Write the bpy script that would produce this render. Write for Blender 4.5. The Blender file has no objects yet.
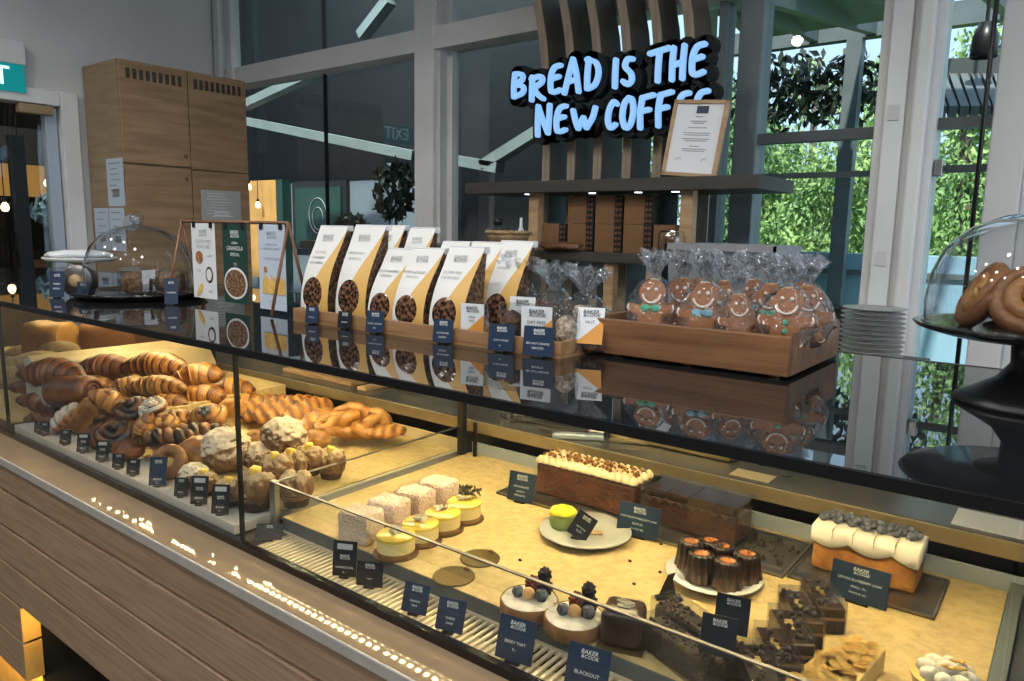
import bpy, bmesh, math, random
from mathutils import Vector, Matrix, noise, Euler
PI = math.pi
SC = bpy.context.scene
COL = SC.collection

# ------------------------------------------------------------------ camera, sky, sun, room lights, exposure
# rows of ROT: world X, Y, Z axes of the camera's own x (right), y (down), z (forward)
ROT = Matrix(((0.78969, 0.10576, -0.60432), (0.61327, -0.10920, 0.78229), (0.01674, -0.98838, -0.15109)))
EYE = Vector((0, 0, 1.53))
FPX = 740.0
cam_d = bpy.data.cameras.new('camera')
cam = bpy.data.objects.new('camera', cam_d)
COL.objects.link(cam)
cam_d.sensor_width = 36
cam_d.lens = FPX / 1024 * 36
cam_d.clip_start = 0.02
cam_d.clip_end = 200
r_, u_, b_ = ROT @ Vector((1, 0, 0)), ROT @ Vector((0, -1, 0)), ROT @ Vector((0, 0, -1))
mw = Matrix(((r_.x, u_.x, b_.x, EYE.x), (r_.y, u_.y, b_.y, EYE.y), (r_.z, u_.z, b_.z, EYE.z), (0, 0, 0, 1)))
cam.matrix_world = mw
SC.camera = cam
SC.view_settings.view_transform = 'Standard'
SC.view_settings.look = 'None'
SC.view_settings.gamma = 1
SC.view_settings.use_curve_mapping = False
SC.view_settings.exposure = 0.0

world = bpy.data.worlds.new('world')
SC.world = world
world.use_nodes = True
wn = world.node_tree.nodes
wn['Background'].inputs[0].default_value = (0.55, 0.76, 1.0, 1)
wn['Background'].inputs[1].default_value = 1.5


def light(name, typ, loc, energy, color, size=(1, 1), aim=None, spread=None):
    d = bpy.data.lights.new(name, typ)
    d.energy = energy
    d.color = color
    if typ == 'AREA':
        d.shape = 'RECTANGLE'
        d.size, d.size_y = size
        if spread:
            d.spread = spread
    if typ == 'SUN':
        d.angle = math.radians(2)
    if typ == 'SPOT':
        d.spot_size = math.radians(165)
        d.spot_blend = 0.5
        d.shadow_soft_size = 0.05
    if typ == 'POINT':
        d.shadow_soft_size = size[0]
    o = bpy.data.objects.new(name, d)
    COL.objects.link(o)
    o.location = loc
    if typ == 'SPOT':
        o.rotation_euler = (0, 0, 0)
    if aim is not None:
        o.rotation_euler = (Vector(aim) - Vector(loc)).to_track_quat('-Z', 'Y').to_euler()
    return o


light('sun', 'SUN', (3, 6, 10), 8.0, (1.0, 0.95, 0.85), aim=(1.5, 13, 0))
for lx in (-3.6, -2.4, -1.2, 0.0, 1.2):
    for ly in (-1.7, -0.7, 0.3):
        light('ceiling_downlight', 'SPOT', (lx, ly, 3.32), 31, (1.0, 0.975, 0.94))
light('added_side_fill', 'AREA', (2.9, 0.4, 1.9), 45, (0.90, 0.96, 1.0), (2.8, 1.8), aim=(-1.5, 0.9, 1.0))  # added area fill from the right; no window known there
light('lobby_fill', 'AREA', (-6.6, 1.2, 3.8), 60, (1.0, 0.85, 0.65), (1.5, 1.5), aim=(-6.6, 1.2, 0))  # added overhead fill that brightens the lobby behind the door
light('hall_fill', 'AREA', (-5.8, 3.7, 5.0), 200, (0.8, 0.95, 1.0), (3.0, 0.9), aim=(-5.8, 4.6, 0))  # added overhead fill that brightens the hall's walls and beams

def at(px, py, X=None, Y=None, Z=None):
    """point of the place seen along a pixel's ray, on the plane X, Y or Z = const"""
    r = ROT @ Vector((px - 512, py - 340.5, FPX))
    if X is not None:
        t = (X - EYE.x) / r.x
    elif Y is not None:
        t = (Y - EYE.y) / r.y
    else:
        t = (Z - EYE.z) / r.z
    return EYE + r * t


# ------------------------------------------------------------------ materials
M = {}


def pmat(name, color, rough=0.5, metal=0.0, ior=1.45, alpha=1.0, emit=None, es=0.0, spec=None, coat=0.0,
         vary=0.0, scale=8.0, stretch=(1, 1, 1), color2=None, bump=0.0, bscale=40.0, sss=0.0, detail=4.0, contrast=None):
    m = bpy.data.materials.new(name)
    m.use_nodes = True
    nt = m.node_tree
    b = nt.nodes['Principled BSDF']
    b.inputs['Base Color'].default_value = (*color, 1)
    b.inputs['Roughness'].default_value = rough
    b.inputs['Metallic'].default_value = metal
    b.inputs['IOR'].default_value = ior
    b.inputs['Coat Weight'].default_value = coat
    b.inputs['Coat Roughness'].default_value = 0.15
    if sss:
        b.inputs['Subsurface Weight'].default_value = sss
        b.inputs['Subsurface Radius'].default_value = (0.01, 0.006, 0.003)
        b.inputs['Subsurface Scale'].default_value = 0.5
    if emit:
        b.inputs['Emission Color'].default_value = (*emit, 1)
        b.inputs['Emission Strength'].default_value = es
    if vary or color2 or bump:
        tc = nt.nodes.new('ShaderNodeTexCoord')
        mp = nt.nodes.new('ShaderNodeMapping')
        mp.inputs['Scale'].default_value = stretch
        nt.links.new(tc.outputs['Object'], mp.inputs[0])
    if vary or color2:
        n = nt.nodes.new('ShaderNodeTexNoise')
        n.inputs['Scale'].default_value = scale
        n.inputs['Detail'].default_value = detail
        nt.links.new(mp.outputs[0], n.inputs['Vector'])
        r = nt.nodes.new('ShaderNodeValToRGB')
        c2 = color2 or tuple(c * (1 - vary) for c in color)
        lo, hi = contrast or (0.35, 0.65)
        r.color_ramp.elements[0].position = lo
        r.color_ramp.elements[0].color = (*c2, 1)
        r.color_ramp.elements[1].position = hi
        r.color_ramp.elements[1].color = (*color, 1)
        nt.links.new(n.outputs[0], r.inputs[0])
        nt.links.new(r.outputs[0], b.inputs['Base Color'])
    if bump:
        n2 = nt.nodes.new('ShaderNodeTexNoise')
        n2.inputs['Scale'].default_value = bscale
        n2.inputs['Detail'].default_value = 3
        nt.links.new(mp.outputs[0], n2.inputs['Vector'])
        bp = nt.nodes.new('ShaderNodeBump')
        bp.inputs['Strength'].default_value = bump
        bp.inputs['Distance'].default_value = 0.01
        nt.links.new(n2.outputs[0], bp.inputs['Height'])
        nt.links.new(bp.outputs[0], b.inputs['Normal'])
    M[name] = m
    return m


def clear_mat(name, tint=(1, 1, 1), ior=1.5, rough=0.0, haze=0.0, bump=0.0, bscale=30.0, hcol=(0.8, 0.85, 0.9), gain=1.0):
    """clear sheet: see-through plus a Fresnel mirror, optional haze and crinkle"""
    m = bpy.data.materials.new(name)
    m.use_nodes = True
    nt = m.node_tree
    for n in list(nt.nodes):
        if n.type == 'BSDF_PRINCIPLED':
            nt.nodes.remove(n)
    out = nt.nodes['Material Output']
    t = nt.nodes.new('ShaderNodeBsdfTransparent')
    t.inputs[0].default_value = (*tint, 1)
    g = nt.nodes.new('ShaderNodeBsdfGlossy')
    g.inputs['Roughness'].default_value = rough
    # Schlick's Fresnel from the facing angle (the same on both sides of a thin sheet)
    f = nt.nodes.new('ShaderNodeLayerWeight')
    f.inputs[0].default_value = 0.5
    f0 = ((ior - 1) / (ior + 1)) ** 2
    pw = nt.nodes.new('ShaderNodeMath')
    pw.operation = 'POWER'
    pw.inputs[1].default_value = 5
    nt.links.new(f.outputs['Facing'], pw.inputs[0])
    sc = nt.nodes.new('ShaderNodeMath')
    sc.operation = 'MULTIPLY_ADD'
    sc.inputs[1].default_value = 1 - f0
    sc.inputs[2].default_value = f0
    nt.links.new(pw.outputs[0], sc.inputs[0])
    mul = nt.nodes.new('ShaderNodeMath')
    mul.operation = 'MULTIPLY'
    mul.use_clamp = True
    mul.inputs[1].default_value = gain
    nt.links.new(sc.outputs[0], mul.inputs[0])
    mix = nt.nodes.new('ShaderNodeMixShader')
    nt.links.new(mul.outputs[0], mix.inputs[0])
    nt.links.new(g.outputs[0], mix.inputs[2])
    base = t
    if haze:
        d = nt.nodes.new('ShaderNodeBsdfDiffuse')
        d.inputs[0].default_value = (*hcol, 1)
        m2 = nt.nodes.new('ShaderNodeMixShader')
        m2.inputs[0].default_value = haze
        nt.links.new(t.outputs[0], m2.inputs[1])
        nt.links.new(d.outputs[0], m2.inputs[2])
        base = m2
    nt.links.new(base.outputs[0], mix.inputs[1])
    if bump:
        tc = nt.nodes.new('ShaderNodeTexCoord')
        n2 = nt.nodes.new('ShaderNodeTexNoise')
        n2.inputs['Scale'].default_value = bscale
        nt.links.new(tc.outputs['Object'], n2.inputs['Vector'])
        bp = nt.nodes.new('ShaderNodeBump')
        bp.inputs['Strength'].default_value = bump
        bp.inputs['Distance'].default_value = 0.02
        nt.links.new(n2.outputs[0], bp.inputs['Height'])
        nt.links.new(bp.outputs[0], g.inputs['Normal'])
        nt.links.new(bp.outputs[0], f.inputs['Normal'])
    nt.links.new(mix.outputs[0], out.inputs[0])
    M[name] = m
    return m


def bake_mat(name, light_c, dark_c, rough=0.45, noise_amt=0.5, top=None, top_amt=0.6, nscale=35.0, bump=0.55, coat=0.06):
    """crust: light dough to dark bake along the mesh's own 'bake' attribute; 'top' dusts sugar on faces that look up"""
    m = bpy.data.materials.new(name)
    m.use_nodes = True
    nt = m.node_tree
    b = nt.nodes['Principled BSDF']
    b.inputs['Roughness'].default_value = rough
    b.inputs['Coat Weight'].default_value = coat
    b.inputs['Coat Roughness'].default_value = 0.3
    at_ = nt.nodes.new('ShaderNodeAttribute')
    at_.attribute_name = 'bake'
    tc = nt.nodes.new('ShaderNodeTexCoord')
    n = nt.nodes.new('ShaderNodeTexNoise')
    n.inputs['Scale'].default_value = nscale * 1.6
    n.inputs['Detail'].default_value = 8
    n.inputs['Roughness'].default_value = 0.62
    nt.links.new(tc.outputs['Object'], n.inputs['Vector'])
    ma = nt.nodes.new('ShaderNodeMath')
    ma.operation = 'MULTIPLY_ADD'
    ma.inputs[1].default_value = noise_amt
    nt.links.new(n.outputs[0], ma.inputs[0])
    nt.links.new(at_.outputs['Fac'], ma.inputs[2])
    r = nt.nodes.new('ShaderNodeValToRGB')
    r.color_ramp.elements[0].position = 0.08 + 0.45 * noise_amt
    r.color_ramp.elements[0].color = (*light_c, 1)
    r.color_ramp.elements[1].position = min(1.0, 0.60 + 0.45 * noise_amt)
    r.color_ramp.elements[1].color = (*dark_c, 1)
    nt.links.new(ma.outputs[0], r.inputs[0])
    src = r.outputs[0]
    if top:
        ge = nt.nodes.new('ShaderNodeTexCoord')
        sx = nt.nodes.new('ShaderNodeSeparateXYZ')
        nt.links.new(ge.outputs['Normal'], sx.inputs[0])
        n3 = nt.nodes.new('ShaderNodeTexNoise')
        n3.inputs['Scale'].default_value = nscale * 2.2
        n3.inputs['Detail'].default_value = 6
        nt.links.new(tc.outputs['Object'], n3.inputs['Vector'])
        ad = nt.nodes.new('ShaderNodeMath')
        ad.operation = 'ADD'
        nt.links.new(sx.outputs['Z'], ad.inputs[0])
        nt.links.new(n3.outputs[0], ad.inputs[1])
        rr = nt.nodes.new('ShaderNodeMapRange')
        rr.inputs[1].default_value = 1.15 - top_amt
        rr.inputs[2].default_value = 1.45 - top_amt
        nt.links.new(ad.outputs[0], rr.inputs[0])
        mx = nt.nodes.new('ShaderNodeMixRGB')
        nt.links.new(rr.outputs[0], mx.inputs[0])
        nt.links.new(src, mx.inputs[1])
        mx.inputs[2].default_value = (*top, 1)
        src = mx.outputs[0]
    nt.links.new(src, b.inputs['Base Color'])
    bp = nt.nodes.new('ShaderNodeBump')
    bp.inputs['Strength'].default_value = bump
    bp.inputs['Distance'].default_value = 0.004
    nt.links.new(n.outputs[0], bp.inputs['Height'])
    nt.links.new(bp.outputs[0], b.inputs['Normal'])
    M[name] = m
    return m


LED = 160    # the case is lit by the chips of its own strip
# setting
pmat('white_paint', (0.69, 0.69, 0.69), 0.55, vary=0.12, scale=3)
pmat('wall_paint', (0.58, 0.575, 0.57), 0.7, vary=0.08, scale=2)
pmat('floor_tile', (0.16, 0.15, 0.14), 0.5, vary=0.2, scale=4)
pmat('ceiling_dark', (0.10, 0.10, 0.10), 0.8)
pmat('dark_wall', (0.009, 0.009, 0.010), 0.6)
pmat('dark_grey', (0.07, 0.08, 0.085), 0.5)
pmat('steel_beam', (0.20, 0.25, 0.25), 0.5, vary=0.15, scale=5)
pmat('hall_low_wall', (0.14, 0.17, 0.20), 0.6)
pmat('grey_frame', (0.14, 0.17, 0.18), 0.5, vary=0.2, scale=6)
pmat('black', (0.008, 0.008, 0.009), 0.35)
pmat('black_gloss', (0.006, 0.006, 0.007), 0.12, coat=0.3)
pmat('soot', (0.02, 0.02, 0.02), 0.6)
pmat('oak', (0.39, 0.245, 0.135), 0.5, color2=(0.27, 0.165, 0.088), scale=3, stretch=(1, 0.9, 9), bump=0.05, bscale=20)
pmat('oak_end', (0.33, 0.235, 0.14), 0.55, color2=(0.245, 0.168, 0.10), scale=3, stretch=(1, 1, 9))
pmat('plank', (0.41, 0.275, 0.17), 0.5, color2=(0.25, 0.16, 0.095), scale=9, stretch=(0.7, 6, 22), detail=8, contrast=(0.3, 0.68), bump=0.1, bscale=30)
pmat('slat_wood', (0.30, 0.24, 0.17), 0.55, color2=(0.20, 0.155, 0.11), scale=5, stretch=(8, 1, 1))
pmat('slat_dark', (0.075, 0.052, 0.038), 0.6, color2=(0.045, 0.03, 0.021), scale=5, stretch=(8, 1, 1))
pmat('acacia', (0.26, 0.125, 0.055), 0.42, color2=(0.10, 0.042, 0.017), scale=5, stretch=(0.8, 8, 8), detail=6, contrast=(0.3, 0.72), bump=0.1, bscale=30)
pmat('tray_wood', (0.36, 0.205, 0.095), 0.5, color2=(0.24, 0.125, 0.055), scale=5, stretch=(1, 8, 8))
pmat('pale_wood', (0.42, 0.28, 0.15), 0.5, color2=(0.3, 0.19, 0.10), scale=5, stretch=(1, 8, 8))
pmat('copper_wood', (0.22, 0.105, 0.055), 0.4, vary=0.3, scale=8)
pmat('shelf_board', (0.035, 0.032, 0.028), 0.5, color2=(0.05, 0.044, 0.038), scale=5, stretch=(1, 6, 6))
m = pmat('stone_ledge', (0.25, 0.18, 0.11), 0.03, vary=0.12, scale=12)
m.node_tree.nodes['Principled BSDF'].inputs['Specular IOR Level'].default_value = 0.10
pmat('stone_edge', (0.40, 0.38, 0.34), 0.4, vary=0.1, scale=30)
pmat('marble', (0.52, 0.50, 0.46), 0.3, vary=0.1, scale=14)
pmat('deck_paper', (0.62, 0.47, 0.22), 0.33, color2=(0.47, 0.35, 0.155), scale=70, detail=8, contrast=(0.32, 0.6), bump=0.05, bscale=120)
pmat('deck_edge', (0.115, 0.125, 0.12), 0.5, vary=0.2, scale=40)
pmat('parchment', (0.52, 0.42, 0.25), 0.5, vary=0.08, scale=8)
pmat('cream_metal', (0.62, 0.52, 0.36), 0.3)
pmat('vent_cream', (0.78, 0.66, 0.44), 0.4)
pmat('steel', (0.42, 0.42, 0.41), 0.28, metal=1.0, vary=0.1, scale=20, stretch=(1, 10, 10))
pmat('steel_dull', (0.22, 0.21, 0.20), 0.35, metal=0.9, vary=0.3, scale=15)
pmat('steel_blue', (0.45, 0.52, 0.60), 0.4, metal=0.4)
pmat('gold_lit_steel', (0.42, 0.34, 0.20), 0.35, metal=0.7, vary=0.15, scale=30)  # steel tone with the golden LED light put into its colour
pmat('case_dark', (0.03, 0.032, 0.036), 0.3)
pmat('worktop', (0.10, 0.095, 0.085), 0.22, vary=0.2, scale=8)
pmat('void', (0.004, 0.004, 0.004), 0.9)  # near-black; holds the shade of gaps and openings, also the sign backing
pmat('lit_ply', (0.62, 0.36, 0.09), 0.55, vary=0.2, scale=15)  # plank ends and toe kick with warm glow put into the colour
m = pmat('counter_glass', (0.012, 0.013, 0.014), 0.015, ior=2.15)
# print and card
pmat('navy_card', (0.010, 0.029, 0.066), 0.5, vary=0.12, scale=25)
pmat('black_card', (0.007, 0.010, 0.016), 0.45)
pmat('chalk', (0.75, 0.76, 0.74), 0.6)
pmat('chalk_dim', (0.42, 0.45, 0.47), 0.6)
pmat('paper', (0.66, 0.68, 0.70), 0.6)
pmat('blue_paper', (0.48, 0.56, 0.66), 0.6)
pmat('green_card', (0.012, 0.045, 0.036), 0.5)
pmat('ink', (0.05, 0.05, 0.055), 0.6)
pmat('ink_grey', (0.25, 0.26, 0.28), 0.6)
pmat('orange_ink', (0.62, 0.27, 0.05), 0.6)
pmat('pic_bread', (0.42, 0.17, 0.05), 0.6, vary=0.6, scale=60)
pmat('pic_oats', (0.5, 0.34, 0.18), 0.6, color2=(0.08, 0.03, 0.015), scale=160, contrast=(0.42, 0.9))
pmat('pic_bowl', (0.7, 0.7, 0.68), 0.5)
pmat('neon_white', (0.12, 0.15, 0.18), 0.4, emit=(0.25, 0.53, 0.96), es=0.92)
pmat('exit_teal', (0.0, 0.16, 0.17), 0.4, emit=(0.0, 0.22, 0.23), es=0.7)
pmat('exit_white', (0.8, 0.9, 0.9), 0.4, emit=(0.6, 0.95, 1.0), es=0.9)
pmat('bulb_glow', (1, 0.8, 0.5), 0.4, emit=(1.0, 0.72, 0.38), es=4)
pmat('amber_panel', (0.45, 0.24, 0.07), 0.5, emit=(0.75, 0.38, 0.10), es=0.35, vary=0.3, scale=6)  # faint glow in the material stands for lamp light on the panels
pmat('amber_lattice', (0.42, 0.26, 0.11), 0.5, emit=(0.8, 0.46, 0.16), es=0.42)
pmat('led_glow', (1, 0.9, 0.6), 0.4, emit=(1.0, 0.80, 0.42), es=LED)
pmat('downlight', (1, 1, 1), 0.4, emit=(0.85, 0.93, 1.0), es=5)
# baked goods
bake_mat('croissant_crust', (0.58, 0.265, 0.05), (0.10, 0.027, 0.006), 0.42, 0.55)
bake_mat('croissant_dark', (0.30, 0.105, 0.022), (0.05, 0.013, 0.004), 0.45, 0.9)
bake_mat('pale_crust', (0.60, 0.31, 0.08), (0.19, 0.065, 0.015), 0.42, 0.8)
bake_mat('bagel_crust', (0.34, 0.175, 0.06), (0.17, 0.065, 0.018), 0.5, 0.8)
bake_mat('choc_swirl', (0.22, 0.08, 0.02), (0.014, 0.006, 0.003), 0.35, 1.0, nscale=55)
bake_mat('iced_crust', (0.42, 0.17, 0.04), (0.13, 0.035, 0.01), 0.35, 0.4, top=(0.50, 0.46, 0.42), top_amt=0.24, nscale=55)
bake_mat('sugar_ball', (0.42, 0.29, 0.16), (0.13, 0.055, 0.02), 0.8, 0.5, top=(0.60, 0.52, 0.40), top_amt=0.50, nscale=90, bump=0.5, coat=0)
bake_mat('sugar_muffin', (0.30, 0.17, 0.075), (0.13, 0.06, 0.022), 0.75, 0.5, top=(0.42, 0.31, 0.18), top_amt=0.30, nscale=110, bump=0.4, coat=0)
bake_mat('loaf_crust', (0.45, 0.25, 0.07), (0.20, 0.07, 0.016), 0.45, 0.5, nscale=14)
bake_mat('loaf_brown', (0.20, 0.09, 0.03), (0.08, 0.03, 0.01), 0.55, 0.4, nscale=20)
bake_mat('seed_crust', (0.52, 0.38, 0.20), (0.09, 0.05, 0.02), 0.75, 1.1, nscale=170, bump=0.8, coat=0)
bake_mat('apple_ring', (0.44, 0.21, 0.06), (0.15, 0.052, 0.014), 0.5, 0.6, nscale=60)
bake_mat('canele_crust', (0.30, 0.10, 0.018), (0.012, 0.004, 0.002), 0.25, 0.55, nscale=30, coat=0.4)
bake_mat('ginger', (0.30, 0.105, 0.022), (0.17, 0.052, 0.010), 0.55, 0.5, nscale=50, coat=0)
pmat('butter', (0.85, 0.60, 0.10), 0.4)
pmat('baking_cup', (0.035, 0.016, 0.009), 0.7)
pmat('coconut', (0.80, 0.64, 0.50), 0.9, color2=(0.70, 0.50, 0.41), scale=140, contrast=(0.34, 0.55), bump=0.6, bscale=220)
pmat('yellow_glaze', (0.78, 0.58, 0.09), 0.2, coat=0.5)
pmat('mousse', (0.80, 0.66, 0.30), 0.55)
pmat('brown_board', (0.11, 0.06, 0.02), 0.35)
pmat('gold_board', (0.17, 0.12, 0.04), 0.3, metal=0.5)
pmat('white_choc', (0.80, 0.76, 0.62), 0.5)
pmat('icing_sugar', (0.74, 0.70, 0.64), 0.7, color2=(0.60, 0.52, 0.42), scale=60, contrast=(0.3, 0.6))
pmat('tart_shell', (0.30, 0.15, 0.055), 0.6, color2=(0.19, 0.09, 0.03), scale=50)
pmat('raspberry', (0.20, 0.022, 0.012), 0.35, bump=0.7, bscale=200)
pmat('blackberry', (0.012, 0.010, 0.016), 0.25, bump=0.8, bscale=220)
pmat('blueberry', (0.17, 0.19, 0.25), 0.6, color2=(0.02, 0.022, 0.035), scale=110)
pmat('physalis', (0.72, 0.42, 0.18), 0.4)
pmat('chocolate', (0.035, 0.014, 0.007), 0.3, coat=0.3)
pmat('choc_crumb', (0.055, 0.022, 0.011), 0.5, color2=(0.022, 0.009, 0.005), scale=110, bump=0.4, bscale=160)
pmat('choc_loaf', (0.105, 0.038, 0.018), 0.65, color2=(0.05, 0.016, 0.008), scale=25, bump=0.5, bscale=90)
pmat('cream', (0.80, 0.66, 0.42), 0.5, sss=0.1)
pmat('caramel_crumb', (0.42, 0.19, 0.04), 0.5, color2=(0.16, 0.05, 0.012), scale=120, bump=0.8, bscale=150)
pmat('white_icing', (0.76, 0.71, 0.62), 0.5)
pmat('lemon_loaf', (0.46, 0.21, 0.045), 0.6, color2=(0.24, 0.085, 0.02), scale=22, contrast=(0.35, 0.6), bump=0.3, bscale=120)
pmat('cake_layer', (0.40, 0.22, 0.10), 0.6)
pmat('gold_leaf', (0.62, 0.42, 0.14), 0.4)
pmat('almond_base', (0.78, 0.56, 0.20), 0.5, vary=0.2, scale=60)
pmat('almond_flake', (0.76, 0.52, 0.16), 0.4, color2=(0.62, 0.36, 0.08), scale=60)
pmat('plate_white', (0.62, 0.63, 0.62), 0.2, coat=0.4)
pmat('plate_grey', (0.42, 0.43, 0.40), 0.22, coat=0.4)
pmat('plate_stack', (0.27, 0.28, 0.28), 0.3)
pmat('green_sponge', (0.30, 0.38, 0.13), 0.5)
pmat('yellow_dust', (0.80, 0.74, 0.03), 0.6)
pmat('herb', (0.07, 0.07, 0.045), 0.7)
pmat('cookie_dark', (0.10, 0.05, 0.03), 0.6, color2=(0.03, 0.014, 0.008), scale=70, contrast=(0.4, 0.6), bump=0.6, bscale=100)
pmat('granola', (0.22, 0.12, 0.06), 0.6, color2=(0.035, 0.016, 0.009), scale=120, contrast=(0.42, 0.6), bump=0.8, bscale=140)
pmat('oat_white', (0.50, 0.42, 0.34), 0.6, color2=(0.20, 0.13, 0.08), scale=110, contrast=(0.4, 0.6), bump=0.8, bscale=140)
pmat('nut_brown', (0.28, 0.13, 0.05), 0.5, color2=(0.09, 0.035, 0.012), scale=80, contrast=(0.4, 0.6), bump=0.7, bscale=100)
pmat('icing_line', (0.74, 0.66, 0.56), 0.5)
pmat('icing_green', (0.05, 0.34, 0.18), 0.45)
pmat('icing_blue', (0.14, 0.34, 0.42), 0.45)
pmat('leaf', (0.20, 0.34, 0.15), 0.6, color2=(0.08, 0.18, 0.08), scale=1.2)
pmat('leaf_bright', (0.36, 0.52, 0.18), 0.6, color2=(0.15, 0.28, 0.10), scale=1.2)
pmat('leaf_shade', (0.03, 0.045, 0.03), 0.5)  # leaves out of the light, their shade put into the colour
pmat('bark', (0.11, 0.09, 0.075), 0.8)
pmat('pale_barrier', (0.30, 0.48, 0.62), 0.4)
pmat('grass', (0.10, 0.2, 0.05), 0.9)
pmat('asphalt', (0.15, 0.16, 0.17), 0.9)
pmat('basket', (0.42, 0.29, 0.15), 0.7, color2=(0.22, 0.14, 0.07), scale=60, stretch=(1, 1, 4))
pmat('plastic_bin', (0.22, 0.23, 0.25), 0.35)
pmat('box_brown', (0.19, 0.10, 0.045), 0.45, color2=(0.135, 0.07, 0.03), scale=5)
clear_mat('glass', (0.97, 0.985, 0.98), 1.45)
clear_mat('window_glass', (0.93, 0.97, 0.97), 1.5)
clear_mat('dome_glass', (0.95, 0.97, 0.975), 1.5, gain=2.2)
clear_mat('cello', (0.97, 0.975, 0.98), 1.5, 0.10, haze=0.02, bump=1.0, bscale=45, gain=2.0)
clear_mat('cello_tuft', (0.92, 0.94, 0.96), 1.5, 0.12, haze=0.07, bump=1.0, bscale=60, hcol=(0.8, 0.84, 0.9), gain=3.0)
clear_mat('clear_plastic', (0.9, 0.92, 0.93), 1.5, 0.05, haze=0.01, gain=2.0)
clear_mat('frosted_bin', (0.62, 0.66, 0.7), 1.5, 0.2, haze=0.45, hcol=(0.34, 0.36, 0.38))


def bag_mat():
    """printed bag front: white paper, orange diagonal, dark oval window (UV 0..1)"""
    m = bpy.data.materials.new('bag_print')
    m.use_nodes = True
    nt = m.node_tree
    b = nt.nodes['Principled BSDF']
    b.inputs['Roughness'].default_value = 0.55
    uv = nt.nodes.new('ShaderNodeUVMap')
    s = nt.nodes.new('ShaderNodeSeparateXYZ')
    nt.links.new(uv.outputs[0], s.inputs[0])

    def math_(op, a, b_, c=None):
        n = nt.nodes.new('ShaderNodeMath')
        n.operation = op
        for k, v in enumerate((a, b_, c)):
            if v is None:
                continue
            if isinstance(v, (int, float)):
                n.inputs[k].default_value = v
            else:
                nt.links.new(v, n.inputs[k])
        return n.outputs[0]
    U, V = s.outputs['X'], s.outputs['Y']
    # orange where u > 0.12 + 0.88 * v
    lim = math_('MULTIPLY_ADD', V, 0.93, 0.12)
    org = math_('GREATER_THAN', U, lim)
    du = math_('DIVIDE', math_('SUBTRACT', U, 0.45), 0.36)
    dv = math_('DIVIDE', math_('SUBTRACT', V, 0.27), 0.175)
    d2 = math_('ADD', math_('MULTIPLY', du, du), math_('MULTIPLY', dv, dv))
    oval = math_('LESS_THAN', d2, 1.0)
    tc = nt.nodes.new('ShaderNodeTexCoord')
    n = nt.nodes.new('ShaderNodeTexNoise')
    n.inputs['Scale'].default_value = 110
    nt.links.new(tc.outputs['Object'], n.inputs['Vector'])
    r = nt.nodes.new('ShaderNodeValToRGB')
    r.color_ramp.elements[0].position = 0.45
    r.color_ramp.elements[0].color = (0.022, 0.011, 0.008, 1)
    r.color_ramp.elements[1].position = 0.62
    r.color_ramp.elements[1].color = (0.20, 0.10, 0.055, 1)
    nt.links.new(n.outputs[0], r.inputs[0])
    m1 = nt.nodes.new('ShaderNodeMixRGB')
    m1.inputs[1].default_value = (0.68, 0.68, 0.66, 1)
    m1.inputs[2].default_value = (0.62, 0.37, 0.10, 1)
    nt.links.new(org, m1.inputs[0])
    m2 = nt.nodes.new('ShaderNodeMixRGB')
    nt.links.new(oval, m2.inputs[0])
    nt.links.new(m1.outputs[0], m2.inputs[1])
    nt.links.new(r.outputs[0], m2.inputs[2])
    nt.links.new(m2.outputs[0], b.inputs['Base Color'])
    rg = math_('MULTIPLY_ADD', oval, -0.4, 0.55)
    nt.links.new(rg, b.inputs['Roughness'])
    M['bag_print'] = m


bag_mat()


# ------------------------------------------------------------------ object helpers
def mesh_of(bm, m, smooth=False):
    me = bpy.data.meshes.new('mesh')
    bm.normal_update()
    bm.to_mesh(me)
    bm.free()
    if m:
        me.materials.append(M[m] if isinstance(m, str) else m)
    if smooth:
        for p in me.polygons:
            p.use_smooth = True
        if smooth != True:
            me.set_sharp_from_angle(angle=math.radians(smooth))
    return me


def link(name, me, parent=None, loc=(0, 0, 0), rot=(0, 0, 0)):
    o = bpy.data.objects.new(name, me)
    COL.objects.link(o)
    o.location = loc
    o.rotation_euler = rot
    if parent:
        o.parent = parent
    me.name = name
    return o


def obj(name, bm, m, parent=None, smooth=False, loc=(0, 0, 0), rot=(0, 0, 0)):
    return link(name, mesh_of(bm, m, smooth), parent, loc, rot)


def tag(o, label, cat, group=None):
    o['label'] = label
    o['category'] = cat
    if group:
        o['group'] = group
    return o


def thing(name, label, cat, loc=(0, 0, 0), rot=(0, 0, 0), group=None):
    o = bpy.data.objects.new(name, None)
    o.empty_display_size = 0.02
    COL.objects.link(o)
    o.location = loc
    o.rotation_euler = rot if hasattr(rot, '__len__') else (0, 0, rot)
    return tag(o, label, cat, group)


def struct(name, bm, m, parent=None, smooth=False):
    o = obj(name, bm, m, parent, smooth)
    if not parent:
        o['kind'] = 'structure'
    return o


def kids(o):
    return [c for c in COL.objects if c.parent == o]


def copy_tree(o, parent=None):
    c = o.copy()
    COL.objects.link(c)
    c.parent = parent
    for ch in list(o.children):
        copy_tree(ch, c)
    return c


def dup(root, loc, rot, label, group=None, scale=1.0, cat=None):
    r = copy_tree(root)
    r.location = loc
    r.rotation_euler = rot if hasattr(rot, '__len__') else (0, 0, rot)
    r.scale = (scale,) * 3 if not hasattr(scale, '__len__') else scale
    r['label'] = label
    if group:
        r['group'] = group
    elif 'group' in r:
        del r['group']
    if cat:
        r['category'] = cat
    return r


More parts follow.
